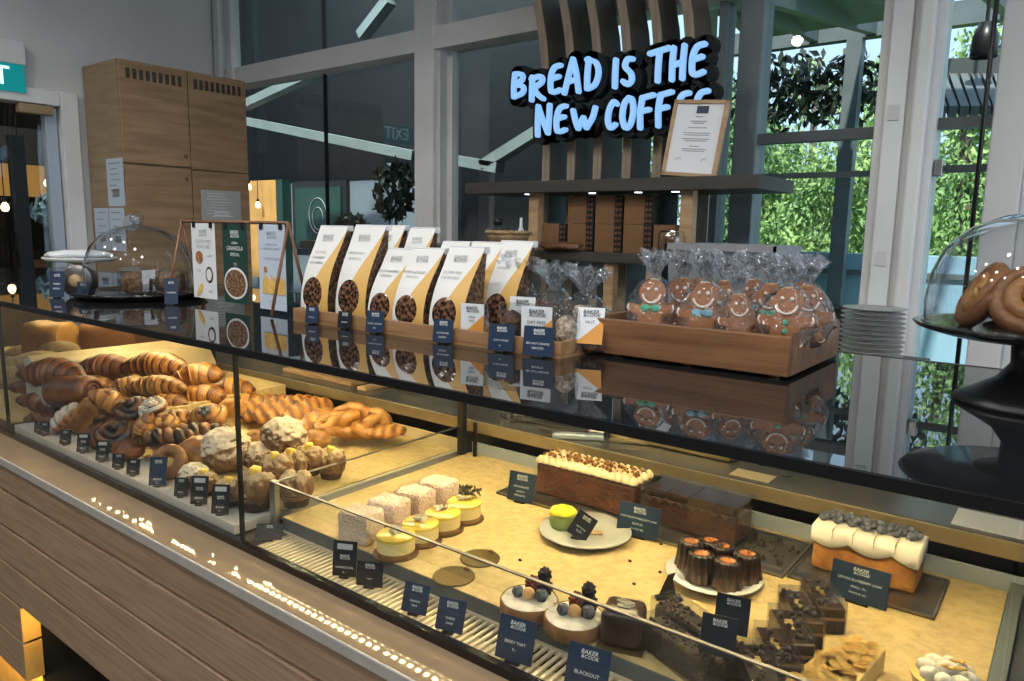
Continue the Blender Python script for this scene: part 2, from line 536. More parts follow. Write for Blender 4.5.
def box(bm, lo, hi, bev=0.0, rot=None, seg=2):
    lo, hi = Vector(lo), Vector(hi)
    c, s = (lo + hi) / 2, hi - lo
    g = bmesh.ops.create_cube(bm, size=1)
    vs = g['verts']
    bmesh.ops.scale(bm, vec=s, verts=vs)
    if bev:
        es = list({e for v in vs for e in v.link_edges})
        g2 = bmesh.ops.bevel(bm, geom=es, offset=bev, segments=seg, profile=0.5, affect='EDGES')
        vs = list({v for f in g2['faces'] for v in f.verts} | {v for v in vs if v.is_valid})
    if rot is not None:
        bmesh.ops.rotate(bm, cent=(0, 0, 0), matrix=Euler(rot).to_matrix(), verts=vs)
    bmesh.ops.translate(bm, vec=c, verts=vs)
    return vs


def B(lo, hi, bev=0.0, rot=None):
    bm = bmesh.new()
    box(bm, lo, hi, bev, rot)
    return bm


def lathe(bm, prof, n=32, c=(0, 0, 0), rfun=None):
    """prof: list of (r, z) from bottom to top"""
    c = Vector(c)
    rings = []
    for (r, z) in prof:
        if r < 1e-6:
            rings.append([bm.verts.new(c + Vector((0, 0, z)))])
        else:
            rings.append([bm.verts.new(c + Vector((math.cos(2 * PI * k / n) * r * (rfun(k / n, z) if rfun else 1),
                                                   math.sin(2 * PI * k / n) * r * (rfun(k / n, z) if rfun else 1), z))) for k in range(n)])
    for a, b in zip(rings, rings[1:]):
        for k in range(n):
            k2 = (k + 1) % n
            if len(a) == 1 and len(b) == 1:
                continue
            if len(a) == 1:
                bm.faces.new((a[0], b[k2], b[k]))
            elif len(b) == 1:
                bm.faces.new((a[k], a[k2], b[0]))
            else:
                bm.faces.new((a[k], a[k2], b[k2], b[k]))
    return rings


def L(prof, n=32, c=(0, 0, 0), rfun=None):
    bm = bmesh.new()
    lathe(bm, prof, n, c, rfun)
    return bm


def bar(bm, a, b, w, h=None, up=(0, 0, 1)):
    """box beam from a to b"""
    a, b = Vector(a), Vector(b)
    h = h or w
    d = (b - a)
    ln = d.length
    d.normalize()
    upv = Vector(up)
    if abs(d.dot(upv)) > 0.98:
        upv = Vector((0, 1, 0))
    s = d.cross(upv).normalized()
    t = s.cross(d)
    vs = []
    for e in (0, ln):
        for sx, sy in ((-1, -1), (1, -1), (1, 1), (-1, 1)):
            vs.append(bm.verts.new(a + d * e + s * sx * w / 2 + t * sy * h / 2))
    for f in ((0, 3, 2, 1), (4, 5, 6, 7), (0, 1, 5, 4), (1, 2, 6, 5), (2, 3, 7, 6), (3, 0, 4, 7)):
        bm.faces.new([vs[i] for i in f])


def sweep(bm, P, rad, n=12, squash=1.0, fn=None, closed=False, up=(0, 0, 1), bake=None):
    """tube along P with radius rad(u), fn(u, ang) -> multiplier, bake(u, ang) -> 0..1 stored on vertices"""
    lay = bm.verts.layers.float.get('bake') or bm.verts.layers.float.new('bake')
    N = len(P)
    P = [Vector(p) for p in P]
    upv = Vector(up)
    rings = []
    for i, p in enumerate(P):
        a = P[(i - 1) % N] if (closed or i > 0) else P[0]
        b = P[(i + 1) % N] if (closed or i < N - 1) else P[-1]
        t = (b - a).normalized()
        s = t.cross(upv)
        if s.length < 1e-4:
            s = t.cross(Vector((0, 1, 0)))
        s.normalize()
        v = s.cross(t)
        u = i / (N if closed else N - 1)
        R = rad(u) if callable(rad) else rad
        ring = []
        for k in range(n):
            ang = 2 * PI * k / n
            m_ = fn(u, ang) if fn else 1.0
            vv = bm.verts.new(p + s * math.cos(ang) * R * m_ + v * math.sin(ang) * R * m_ * squash)
            vv[lay] = bake(u, ang) if bake else 0.5
            ring.append(vv)
        rings.append(ring)
    m_ = len(rings)
    for i in range(m_ if closed else m_ - 1):
        A, Bq = rings[i], rings[(i + 1) % m_]
        for k in range(n):
            bm.faces.new((A[k], Bq[k], Bq[(k + 1) % n], A[(k + 1) % n]))
    if not closed:
        bm.faces.new(rings[0])
        bm.faces.new(list(reversed(rings[-1])))
    return rings


def tube(P, r, n=8, closed=False):
    bm = bmesh.new()
    sweep(bm, P, r, n, closed=closed)
    return bm


def blob(bm, c, rad, amp=0.0, freq=3.0, seed=0.0, sub=3, bake=None, flat=None):
    lay = bm.verts.layers.float.get('bake') or bm.verts.layers.float.new('bake')
    g = bmesh.ops.create_icosphere(bm, subdivisions=sub, radius=1)
    rad = Vector(rad) if hasattr(rad, '__len__') else Vector((rad,) * 3)
    c = Vector(c)
    for v in g['verts']:
        d = v.co.copy()
        k = 1 + amp * noise.fractal(d * freq + Vector((seed, seed * 1.7, 0)), 0.7, 2.0, 3)
        v[lay] = bake(d) if bake else 0.45
        q = Vector((d.x * rad.x, d.y * rad.y, d.z * rad.z)) * k
        if flat is not None and q.z < flat:
            q.z = flat
        v.co = c + q
    return g['verts']


def prism(bm, pts, t, plane='xz', off=0.0):
    """extrude a 2-D outline by t. xz: pts=(x,z), thickness along y from off to off+t; xy: along z"""
    f = (lambda p, d: Vector((p[0], d, p[1]))) if plane == 'xz' else ((lambda p, d: Vector((p[0], p[1], d))) if plane == 'xy' else (lambda p, d: Vector((d, p[0], p[1]))))
    a = [bm.verts.new(f(p, off)) for p in pts]
    b = [bm.verts.new(f(p, off + t)) for p in pts]
    n = len(pts)
    fs = [bm.faces.new(a), bm.faces.new(list(reversed(b)))]
    for k in range(n):
        fs.append(bm.faces.new((a[k], b[k], b[(k + 1) % n], a[(k + 1) % n])))
    bmesh.ops.recalc_face_normals(bm, faces=fs)
    return a + b


_tc = {}


def text_bm(s, size, align='CENTER', shear=0.0, bold=0.0):
    """lettering in the XZ plane facing -Y, centred on its first line"""
    key = (s, align, shear, bold)
    if key not in _tc:
        cu = bpy.data.curves.new('t', 'FONT')
        cu.body = s
        cu.size = 1
        cu.align_x = align
        cu.align_y = 'CENTER'
        cu.resolution_u = 2
        cu.shear = shear
        cu.offset = bold
        o = bpy.data.objects.new('t', cu)
        COL.objects.link(o)
        dg = bpy.context.evaluated_depsgraph_get()
        dg.update()
        me = bpy.data.meshes.new_from_object(o.evaluated_get(dg))
        bpy.data.objects.remove(o)
        _tc[key] = me
    bm = bmesh.new()
    bm.from_mesh(_tc[key])
    for v in bm.verts:
        v.co = Vector((v.co.x * size, 0, v.co.y * size))
    return bm


def merge(dst, src, mat=None):
    """append bmesh src (transformed) into dst"""
    if mat is not None:
        bmesh.ops.transform(src, matrix=mat, verts=src.verts)
    me = bpy.data.meshes.new('tmp')
    src.to_mesh(me)
    src.free()
    dst.from_mesh(me)
    bpy.data.meshes.remove(me)


def lettering(lines, y=-0.001):
    """lines: (text, x, z, size, shear)"""
    bm = bmesh.new()
    for ln in lines:
        t, x, z, s = ln[:4]
        sh = ln[4] if len(ln) > 4 else 0
        bo = ln[5] if len(ln) > 5 else 0
        merge(bm, text_bm(t, s, 'CENTER', sh, bo), Matrix.Translation((x, y, z)))
    return bm


def R(*d):
    return tuple(math.radians(v) for v in d)

# ------------------------------------------------------------------ the room
WY = 2.8        # window wall, front face
LX = -4.65      # left wall
CT = 1.305      # counter top
struct('floor', B((LX - 0.2, -3.6, -0.05), (3.0, WY + 0.15, 0)), 'floor_tile')
struct('ceiling', B((LX - 0.2, -3.6, 3.4), (3.0, WY + 0.15, 3.5)), 'wall_paint')
struct('wall_back', B((LX - 0.2, -3.6, 0), (3.0, -3.5, 3.4)), 'dark_grey')  # unseen, kept dark so the front glass reflects little
bm = B((3.0, -3.6, 0), (3.1, -1.0, 3.4))
box(bm, (3.0, 2.2, 0), (3.1, WY + 0.15, 3.4))
box(bm, (3.0, -1.0, 0), (3.1, 2.2, 0.9))
box(bm, (3.0, -1.0, 2.9), (3.1, 2.2, 3.4))
struct('wall_right', bm, 'wall_paint')  # unseen wall; its opening is added for the side fill

# left wall with the glazed door opening: Y -0.1 .. 1.86, up to z 2.19
DY0, DY1, DZ = 0.2, 1.86, 2.185
struct('wall_left_front', B((LX - 0.12, -3.6, 0), (LX, DY0, 3.4)), 'dark_grey')  # unseen stretch, made dark to cut reflections on the case glass
bm = bmesh.new()
box(bm, (LX - 0.12, DY0, DZ), (LX, DY1, 3.4))
box(bm, (LX - 0.12, DY1, 0), (LX, WY + 0.15, 3.4))
struct('wall_left', bm, 'wall_paint')
bm = B((LX - 0.10, DY1 - 0.03, 0), (LX + 0.03, DY1 + 0.06, DZ + 0.05), 0.004)
box(bm, (LX - 0.10, DY0 - 0.06, 0), (LX + 0.03, DY0 + 0.03, DZ + 0.05), 0.004)
box(bm, (LX - 0.10, DY0 + 0.031, DZ - 0.03), (LX + 0.03, DY1 - 0.031, DZ + 0.05), 0.004)
struct('trim_1', bm, 'white_paint')
dr = struct('door_1', B((LX - 0.05, DY0 + 0.03, 0.02), (LX - 0.04, DY1 - 0.03, DZ - 0.03)), 'window_glass')
obj('door_stile', B((LX - 0.07, DY1 - 0.10, 0.02), (LX - 0.02, DY1 - 0.04, DZ - 0.04)), 'steel_blue', dr)
obj('door_closer', B((LX - 0.02, DY1 - 0.24, DZ - 0.085), (LX + 0.03, DY1 - 0.07, DZ - 0.035), 0.004), 'oak_end', dr)
obj('door_post', B((LX - 0.09, 1.585, 0.02), (LX - 0.02, 1.65, 1.98)), 'black', dr)

# window wall: frames, beam, posts
def frame(name, lo, hi, m='white_paint', bev=0.004):
    return struct(name, B(lo, hi, bev), m)


DP = 0.14
frame('trim_2', (LX, WY, 2.40), (-2.70, WY + DP, 2.51))                 # beam left of the post
frame('trim_3', (-2.70, WY, 2.40), (-0.60, WY + DP, 2.51))
frame('trim_4', (-2.82, WY - 0.005, 0), (-2.685, WY + DP, 3.4))          # tall white post
bm = B((LX, WY + 0.01, 0), (-4.585, WY + DP, 3.4))
box(bm, (-4.50, WY - 0.02, 2.0), (-4.44, WY + 0.02, 3.4))
box(bm, (-4.62, WY - 0.03, 2.0), (-4.56, WY + 0.02, 3.4))
struct('wall_rear_corner', bm, 'white_paint')
obj_ = struct('wall_window_sill', B((LX, WY, 0), (3.0, WY + DP, 0.92)), 'wall_paint')
# big moulded post at the right
bm = B((-0.63, WY + 0.02, 0), (-0.442, WY + DP, 3.4), 0.004)
box(bm, (-0.60, WY, 0), (-0.535, WY + 0.05, 3.4), 0.006)
box(bm, (-0.515, WY - 0.015, 0), (-0.465, WY + 0.05, 3.4), 0.01)
struct('trim_5', bm, 'white_paint')
bm = B((-0.60 - 0.004 + 0.02, WY - 0.004, 1.905), (-0.55, WY + 0.002, 1.955))
box(bm, (-0.58, WY - 0.004, 1.42), (-0.55, WY + 0.002, 1.47))
struct('trim_6', bm, 'wall_paint')
# right post, beyond the door edge
bm = B((-0.285, WY, 0), (-0.19, WY + DP, 3.4), 0.004)
box(bm, (-0.19, WY + 0.03, 0), (0.35, WY + DP, 3.4), 0.004)
struct('trim_7', bm, 'wall_paint')
struct('wall_rear_right', B((0.3, WY + 0.02, 0), (3.0, WY + DP, 3.4)), 'wall_paint')
# dark mullion and transoms of the garden windows
bm = B((-1.13, WY + 0.03, 0.9), (-1.04, WY + DP, 3.4), 0.004)
box(bm, (-1.22, WY + 0.05, 0.9), (-1.19, WY + DP, 3.4))
struct('trim_8', bm, 'grey_frame')
w = struct('window_3', B((-1.22, WY + 0.07, 0.92), (-0.63, WY + 0.076, 3.4)), 'window_glass')
obj('transom', B((-1.04, WY + 0.05, 1.858), (-0.63, WY + 0.10, 1.895)), 'dark_grey', w)
obj('lower_rail', B((-1.04, WY + 0.09, 1.73), (-0.63, WY + 0.11, 1.75)), 'dark_grey', w)
w = struct('window_4', B((-0.442, WY + 0.07, 0.92), (-0.285, WY + 0.076, 3.4)), 'window_glass')
obj('transom', B((-0.442, WY + 0.05, 1.875), (-0.285, WY + 0.10, 1.91)), 'dark_grey', w)
obj('lower_rail', B((-0.442, WY + 0.09, 1.735), (-0.285, WY + 0.11, 1.76)), 'dark_grey', w)
obj('latch', B((-0.437, WY + 0.03, 1.72), (-0.412, WY + 0.07, 1.775), 0.003), 'steel', w)
w = struct('window_1', B((-4.585, WY + 0.10, 0.92), (-2.82, WY + 0.106, 3.4)), 'window_glass')
obj('joint', B((-3.665, WY + 0.085, 0.92), (-3.658, WY + 0.11, 2.40)), 'black', w)
obj('joint', B((-3.665, WY + 0.085, 2.51), (-3.658, WY + 0.11, 3.4)), 'dark_grey', w)
w = struct('window_2', B((-2.645, WY + 0.10, 0.92), (-1.22, WY + 0.106, 3.4)), 'window_glass')
obj('edge_strip', B((-2.66, WY + 0.07, 0.92), (-2.625, WY + 0.12, 3.4)), 'white_paint', w)
obj('reveal', B((-2.685, WY + 0.02, 0.92), (-2.66, WY + 0.12, 3.4)), 'wall_paint', w)
# rod of the glass door edge
tag(obj('door_rod', tube([(-0.302, WY - 0.05, 3.0), (-0.302, WY - 0.05, 0.9)], 0.007), 'black', smooth=True),
    'thin black upright rod in front of the right garden window', 'rod')

# ------------------------------------------------------------------ dark hall behind the left windows
bm = bmesh.new()
prism(bm, [(-11, WY + 0.16), (-1.95, WY + 0.16), (-3.95, 5.5), (-11, 5.5)], 0.05, 'xy', -0.06)
struct('floor_hall', bm, 'dark_grey')
bm = B((-11, 5.5, 0), (-3.9, 5.6, 5.2))
box(bm, (-11.1, WY + 0.16, 0), (-11, 5.6, 5.2))
bar(bm, (-1.95, WY + 0.25, 2.6), (-3.95, 5.55, 2.6), 0.08, 5.2)
struct('wall_hall', bm, 'dark_wall')
bm = bmesh.new()
prism(bm, [(-11, WY + 0.16), (-1.95, WY + 0.16), (-3.95, 5.6), (-11, 5.6)], 0.08, 'xy', 5.2)
struct('ceiling_hall', bm, 'dark_wall')
HY = 5.2
# low pale partition with a green door panel and framed board
bm = B((-10.5, HY, 0), (-5.0, HY + 0.08, 1.98))
part_ = tag(obj('partition', bm, 'hall_low_wall'), 'low grey-blue partition in the dark hall behind the left window', 'partition')
rn = random.Random(3)
bd = thing('framed_board', 'black-framed green chalkboard on the partition in the hall', 'board', (0, 0, 0))
p0, p1 = at(292, 182, Y=HY - 0.05), at(346, 182, Y=HY - 0.05)
zb = 1.25
obj('frame', B((p0.x, HY - 0.05, zb), (p1.x, HY - 0.005, p0.z)), 'black', bd)
obj('panel', B((p0.x + 0.06, HY - 0.06, zb + 0.06), (p1.x - 0.08, HY - 0.05, p0.z - 0.07)), 'green_card', bd)
bm = bmesh.new()
cc = Vector(((p0.x + p1.x) / 2, HY - 0.064, 1.62))
sweep(bm, [cc + Vector((math.cos(a) * 0.15, 0, math.sin(a) * 0.19)) for a in [2 * PI * k / 24 for k in range(24)]], 0.006, 6, closed=True, up=(0, 1, 0))
sweep(bm, [cc + Vector((math.cos(a) * 0.09, 0, -0.03 + math.sin(a) * 0.12)) for a in [2 * PI * k / 24 for k in range(24)]], 0.005, 6, closed=True, up=(0, 1, 0))
obj('chalk_drawing', bm, 'ink_grey', bd)
q0, q1 = at(248, 181, Y=HY - 0.1), at(277, 181, Y=HY - 0.1)
tag(obj('wooden_screen', B((q0.x, HY - 0.1, 0.9), (q1.x, HY - 0.02, q0.z)), 'amber_panel'),
    'orange lit wooden panel in the hall beside the cabinet', 'panel')
tag(obj('green_post', B((q1.x + 0.0, HY - 0.12, 0.9), (q1.x + 0.12, HY - 0.02, q0.z)), 'green_card'),
    'dark green post beside the orange wooden panel in the hall', 'post')
# steel braces of the hall
for (a, b, nm, lb) in (((246, 121), (416, 156), 'steel_beam', 'grey-green steel beam crossing the dark hall behind the left window'),
                       ((244, 106), (330, 66), 'steel_brace', 'slanting steel brace high in the hall next to the cabinet top'),
                       ((362, 36), (390, 0), 'steel_brace', 'steep steel brace behind the upper left window'),
                       ((374, 206), (410, 180), 'steel_brace', 'short pale slanting brace low behind the left window'),
                       ((455, 160), (500, 168), 'steel_beam', 'short end of steel beam right of the white post'),
                       ((484, 166), (545, 128), 'steel_brace', 'slanting brace behind the wooden fins and the lit sign')):
    pa, pb = at(*a, Y=4.3), at(*b, Y=4.3)
    bm = bmesh.new()
    bar(bm, pa, pb, 0.10, 0.075)
    tag(obj(nm, bm, 'steel_beam' if 'pale' not in lb else 'hall_low_wall'), lb, 'beam')
pa, pb = at(500, 185, Y=4.0), at(560, 120, Y=4.0)
# shaded shrub and seats seen low behind the glass
random.seed(5)


def leaf_cloud(bm, c, rad, n, size, rnd, hollow=0.5):
    c, rad = Vector(c), Vector(rad)
    for _ in range(n):
        while True:
            d = Vector((rnd.uniform(-1, 1), rnd.uniform(-1, 1), rnd.uniform(-1, 1)))
            if hollow < d.length < 1:
                break
        p = c + Vector((d.x * rad.x, d.y * rad.y, d.z * rad.z))
        e = Euler((rnd.uniform(0, 6.3), rnd.uniform(0, 6.3), rnd.uniform(0, 6.3))).to_matrix()
        s = size * rnd.uniform(0.6, 1.3)
        vs = [bm.verts.new(p + e @ Vector(q)) for q in ((-s, 0, 0), (-0.2 * s, 0.42 * s, 0.06 * s), (s, 0, 0), (-0.2 * s, -0.42 * s, 0.06 * s))]
        bm.faces.new(vs)


rn = random.Random(3)
for (px, py, sx, sz, lb) in ((395, 190, 0.16, 0.22, 'dark shrub beyond the left window by the white post'), (352, 232, 0.14, 0.14, 'low dark plant beyond the framed board')):
    p = at(px, py, Y=3.7)
    tr = thing('shrub', lb, 'plant', (p.x, p.y, 0.0))
    bm = bmesh.new()
    leaf_cloud(bm, (0, 0, p.z), (sx, sx, sz), 500, 0.035, rn)
    obj('foliage', bm, 'leaf_shade', tr)
    obj('stem', tube([(0, 0, 0), (0.01, 0, p.z)], 0.012, 6), 'bark', tr)

# pendants of the hall: bulb on a cord
def pendant(name_label, x, y, z, top, r=0.028):
    t = thing('pendant_bulb', name_label, 'lamp', (x, y, z))
    obj('bulb', L([(0, -r * 1.2), (r * 0.7, -r), (r, -r * 0.2), (r * 0.75, r * 0.7), (r * 0.35, r * 1.2), (0, r * 1.25)], 12), 'bulb_glow', t, True)
    obj('socket', L([(0, r * 1.2), (r * 0.45, r * 1.2), (r * 0.45, r * 2.2), (0, r * 2.3)], 10), 'black', t)
    obj('cord', tube([(0, 0, r * 2.2), (0, 0, top - z)], 0.004, 5), 'black', t)
    return t


for (px, py, lb) in ((258, 205, 'glowing bulb just right of the cabinet in the hall'), (249, 187, 'small glowing bulb at the cabinet edge in the hall')):
    p = at(px, py, Y=4.9)
    pendant(lb, p.x, p.y, p.z, 3.4, 0.03)

# ------------------------------------------------------------------ dark shop behind the glazed door on the left
AX = -8.5
struct('floor_lobby', B((AX - 0.2, -1.0, -0.05), (LX - 0.13, 2.9, 0)), 'dark_grey')
bm = B((AX - 0.3, -1.0, 0), (AX - 0.2, 2.9, 4.0))
box(bm, (AX - 0.3, -1.1, 0), (LX - 0.13, -1.0, 4.0))
box(bm, (AX - 0.3, 2.85, 0), (LX - 0.13, 2.94, 4.0))
struct('wall_lobby', bm, 'dark_wall')
struct('ceiling_lobby', B((AX - 0.3, -1.0, 4.0), (LX - 0.13, 2.9, 4.1)), 'ceiling_dark')


def xwall(name, x, px0, px1, py0, py1, m, label, cat, th=0.04):
    a, b = at(px0, py0, X=x), at(px1, py1, X=x)
    a2, b2 = at(px1, py0, X=x), at(px0, py1, X=x)
    bm = B((x - th, min(a.y, b2.y), min(b.z, b2.z)), (x, min(2.8, max(b.y, a2.y)), max(a.z, a2.z)))
    return tag(obj(name, bm, m), label, cat)


xwall('amber_wall_panel', -7.2, -40, 72, 168, 194, 'amber_panel', 'long orange lit panel seen through the door on the left', 'panel')
xwall('grey_bulkhead', -7.4, -40, 72, 133, 164, 'dark_grey', 'grey bulkhead above the orange panel beyond the door', 'bulkhead')
xwall('bar_shelf', -6.0, 28, 70, 253, 260, 'copper_wood', 'wooden shelf behind the glass door', 'shelf', 0.25)
for (px, py, lb) in ((47, 183, 'glowing pendant bulb in front of the orange panel, middle of three'), (21, 190, 'glowing pendant bulb left of the dark door post'),
                     (66, 172, 'glowing pendant bulb nearest the door jamb'), (5, 207, 'largest glowing bulb at the left edge beyond the door')):
    p = at(px, py, X=-6.6)
    pendant(lb, p.x, p.y, p.z, 4.0, 0.024 if px != 5 else 0.03)
for i, (px, py, lb) in enumerate(((52, 210, 'pale leafy plant high beyond the glass door'), (66, 208, 'second pale leafy plant next to the door jamb'))):
    p = at(px, py, X=-6.4)
    tr = thing('plant', lb, 'plant', (p.x, p.y, 0))
    bm = bmesh.new()
    leaf_cloud(bm, (0, 0, p.z), (0.14, 0.14, 0.10), 90, 0.06, rn)
    obj('foliage', bm, 'pale_barrier', tr)
    obj('stem', tube([(0, 0, 0), (0, 0, p.z)], 0.015, 6), 'bark', tr)
p = at(35, 272, X=-5.6)
ch = thing('display_stand', 'small dark stand with orange panel beyond the glass door', 'stand', (p.x, p.y, 0))
obj('panel', B((-0.02, -0.07, p.z - 0.06), (0.02, 0.07, p.z + 0.08)), 'copper_wood', ch)
obj('frame', B((-0.045, -0.11, p.z - 0.14), (-0.025, 0.11, p.z + 0.14)), 'black', ch)
bm = bmesh.new()
bar(bm, (0, -0.05, 0), (0, -0.02, p.z - 0.1), 0.02)
bar(bm, (0, 0.2, 0), (0, 0.02, p.z - 0.1), 0.02)
obj('legs', bm, 'black', ch)

# ------------------------------------------------------------------ outside: garden behind the right windows
tag(obj('lawn', B((-40, WY + 0.2, -0.3), (30, 60, -0.25)), 'grass'), 'green ground outside the garden windows', 'ground')['kind'] = 'structure'
bar_y = 6.4
p0, p1 = at(700, 245, Y=bar_y), at(1010, 245, Y=bar_y)
p0, p1 = at(600, 245, Y=bar_y), at(1010, 245, Y=bar_y)
pb = thing('pale_barrier', 'pale blue barrier outside the garden windows', 'barrier', (0, 0, 0))
obj('upper_panel', B((p0.x, bar_y, 1.22), (p1.x + 2.2, bar_y + 0.05, p0.z), 0.005), 'pale_barrier', pb)
obj('lower_panel', B((p0.x, bar_y + 0.01, 0), (p1.x + 2.2, bar_y + 0.04, 1.22)), 'pale_barrier', pb)
obj('rail', B((p0.x, bar_y - 0.02, 1.20), (p1.x + 2.2, bar_y + 0.0, 1.24)), 'grey_frame', pb)
for i, (px, lb) in enumerate(((773, 'dark rounded bollard top behind the barrier, left one'), (812, 'dark rounded bollard top behind the barrier, right one'), (926, 'dark rounded bollard top right of the big white post'))):
    p = at(px, 243, Y=bar_y + 0.3)
    tag(obj('bollard', L([(0.09, 0), (0.09, 1.35), (0.07, p.z), (0, p.z + 0.03)], 16), 'black', smooth=True, loc=(p.x, p.y, -0.25)), lb, 'bollard')


def tree(label, x, y, h, crown, n, size, seed, m='leaf', cz=None, name='tree', group=None):
    rr = random.Random(seed)
    t = thing(name, label, 'tree', (x, y, -0.25), group=group)
    bm = bmesh.new()
    sweep(bm, [(0, 0, 0), (0.05, 0.02, h * 0.4), (-0.03, 0, h * 0.8)], lambda u: 0.15 * (1 - 0.6 * u), 8)
    obj('trunk', bm, 'bark', t, True)
    bm = bmesh.new()
    for k in range(14):
        c = Vector((rr.uniform(-1, 1) * crown[0] * 0.7, rr.uniform(-1, 1) * crown[1] * 0.7, (cz or h * 0.7) + rr.uniform(-1, 1) * crown[2] * 0.7))
        s = rr.uniform(0.35, 0.6)
        leaf_cloud(bm, c, Vector(crown) * s, n // 14, size, rr, 0.6)
    obj('foliage', bm, m, t)
    return t


tree('green tree in the garden behind the framed certificate', -5.3, 13.0, 5.5, (1.1, 1.0, 2.4), 12350, 0.060, 1, cz=2.4)
tree('bright green tree outside seen left of the big white post', -3.5, 13.5, 6.0, (1.3, 1.0, 2.5), 14250, 0.060, 2, 'leaf_bright', cz=2.3)
tree('yellow-green tree outside between the white post and the rod', -1.5, 12.0, 5.0, (1.2, 1.0, 2.4), 12350, 0.054, 3, 'leaf_bright', cz=2.4)
tree('large tree farther out at the right garden window', 0.9, 13.5, 6.0, (1.2, 1.0, 2.4), 7600, 0.066, 4, cz=2.6)
tree('dark green tree outside behind the wooden fins', -7.8, 13.0, 5.0, (1.2, 1.0, 2.2), 8550, 0.066, 6, cz=2.4)
tree('shady tree far behind the two bright trees', -5.6, 19.0, 7.0, (4.6, 1.6, 2.3), 14000, 0.11, 7, cz=2.1)
tree('far green tree behind the yellow-green one', -1.0, 18.0, 7.0, (2.6, 1.4, 2.3), 9000, 0.10, 8, cz=2.1)
# overhanging branches: dark leaves against the sky
br = thing('branch', 'dark leafy branch hanging in front of the sky outside', 'branch', (0, 0, 0))
bm = bmesh.new()
for (px, py, w, h, k) in ((775, 100, 36, 22, 150), (820, 90, 50, 22, 260), (860, 80, 30, 26, 150), (790, 118, 30, 14, 60), (850, 110, 34, 16, 130), (740, 95, 20, 18, 60), (935, 85, 22, 18, 90), (800, 70, 45, 16, 100)):
    c = at(px, py, Y=6.5)
    s = 6.9 / 740 * 1.05
    leaf_cloud(bm, c, (w * s, 0.25, h * s), k, 0.055, rn, 0.0)
obj('foliage', bm, 'leaf_shade', br)
c = at(860, 96, Y=6.5)
obj('twig', tube([at(742, 98, Y=6.5), at(800, 92, Y=6.5), c, at(960, 80, Y=6.5)], 0.025, 6), 'bark', br)
# pergola roof outside
pg = thing('pergola', 'timber pergola roof with pale panels outside the garden window', 'pergola', (0, 0, 0))
bm = bmesh.new()
for k in range(7):
    x = -2.7 + 0.42 * k
    bar(bm, (max(x, -1.5), 3.4, 2.66), (x, 6.2, 3.05), 0.06, 0.12)
bar(bm, (-1.55, 3.3, 2.66), (0.4, 3.3, 2.66), 0.10, 0.14)
bar(bm, (-3.6, 6.2, 3.05), (0.4, 6.2, 3.05), 0.10, 0.16)
obj('rafters', bm, 'grey_frame', pg)
obj('roof_panel', B((-2.1, 4.2, 2.93), (-1.1, 5.6, 2.95)), 'grey_frame', pg)
bm = bmesh.new()
bar(bm, (-1.56, 6.2, -0.25), (-1.56, 6.2, 3.05), 0.11)
bar(bm, (-2.62, 6.2, -0.25), (-2.62, 6.2, 3.05), 0.16)
bar(bm, (-1.36, 6.2, -0.25), (-1.36, 6.2, 3.05), 0.04)
obj('posts', bm, 'grey_frame', pg)
# louvre roof seen right of the big post
lv = thing('louvre_awning', 'slatted awning outside between the white post and the rod', 'awning', (0, 0, 0))
bm = bmesh.new()
for k in range(9):
    a = at(930 + k * 11, 78, Y=4.2)
    b = at(942 + k * 11, 112, Y=3.6)
    bar(bm, a, b, 0.03, 0.05)
obj('slats', bm, 'grey_frame', lv)
bm = bmesh.new()
bar(bm, at(922, 72, Y=4.2), at(1030, 66, Y=4.2), 0.05, 0.10)
obj('rail', bm, 'dark_grey', lv)
p = at(985, 42, Y=3.9)
lp = thing('pendant_lantern', 'dark round lantern shade outside high above the awning', 'lamp', (p.x, p.y, p.z))
obj('shade', L([(0.0, 0.09), (0.03, 0.08), (0.05, 0.02), (0.055, -0.06), (0.05, -0.065), (0.042, 0.0), (0, 0.05)], 20), 'black', lp, True)
obj('bracket', tube([(0, 0, 0.09), (0, 0, 0.4), (0.3, 0, 0.5)], 0.008, 6), 'black', lp)

# ------------------------------------------------------------------ cabinet by the left wall
cb = thing('cabinet', 'tall oak cabinet with vent slots and four doors by the left wall', 'cabinet', (-4.2, 1.96, 0))
CZ = 2.39
obj('carcass', B((-0.43, 0, 0.05), (-0.022, 0.76, CZ)), 'oak_end', cb)
ysplit = 0.385
for (y0, y1, z0, z1) in ((0.002, ysplit - 0.003, 1.845, CZ - 0.003), (ysplit + 0.003, 0.758, 1.835, CZ - 0.003), (0.002, ysplit - 0.003, 0.06, 1.835), (ysplit + 0.003, 0.758, 0.06, 1.828)):
    d = obj('door', B((-0.02, y0, z0), (0, y1, z1), 0.0015), 'oak', cb)
    up = z0 > 1.5
    if up:
        vb = bmesh.new()
        for k in range(9):
            yy = y0 + 0.045 + k * (y1 - y0 - 0.09) / 8
            box(vb, (0.0005, yy - 0.011, z1 - 0.095), (0.0012, yy + 0.011, z1 - 0.04))
        obj('vent_slot', vb, 'slat_dark', d)
    yk = y1 - 0.03 if y0 < 0.1 else y0 + 0.03
    if y0 < 0.1:
        kb = L([(0.012, 0), (0.012, 0.004), (0.006, 0.005), (0, 0.005)], 14)
        bmesh.ops.rotate(kb, cent=(0, 0, 0), matrix=Matrix.Rotation(PI / 2, 3, 'Y'), verts=kb.verts)
        bmesh.ops.translate(kb, vec=(0.0, yk, z0 + 0.06 if up else z1 - 0.06), verts=kb.verts)
        obj('lock', kb, 'copper_wood', d)


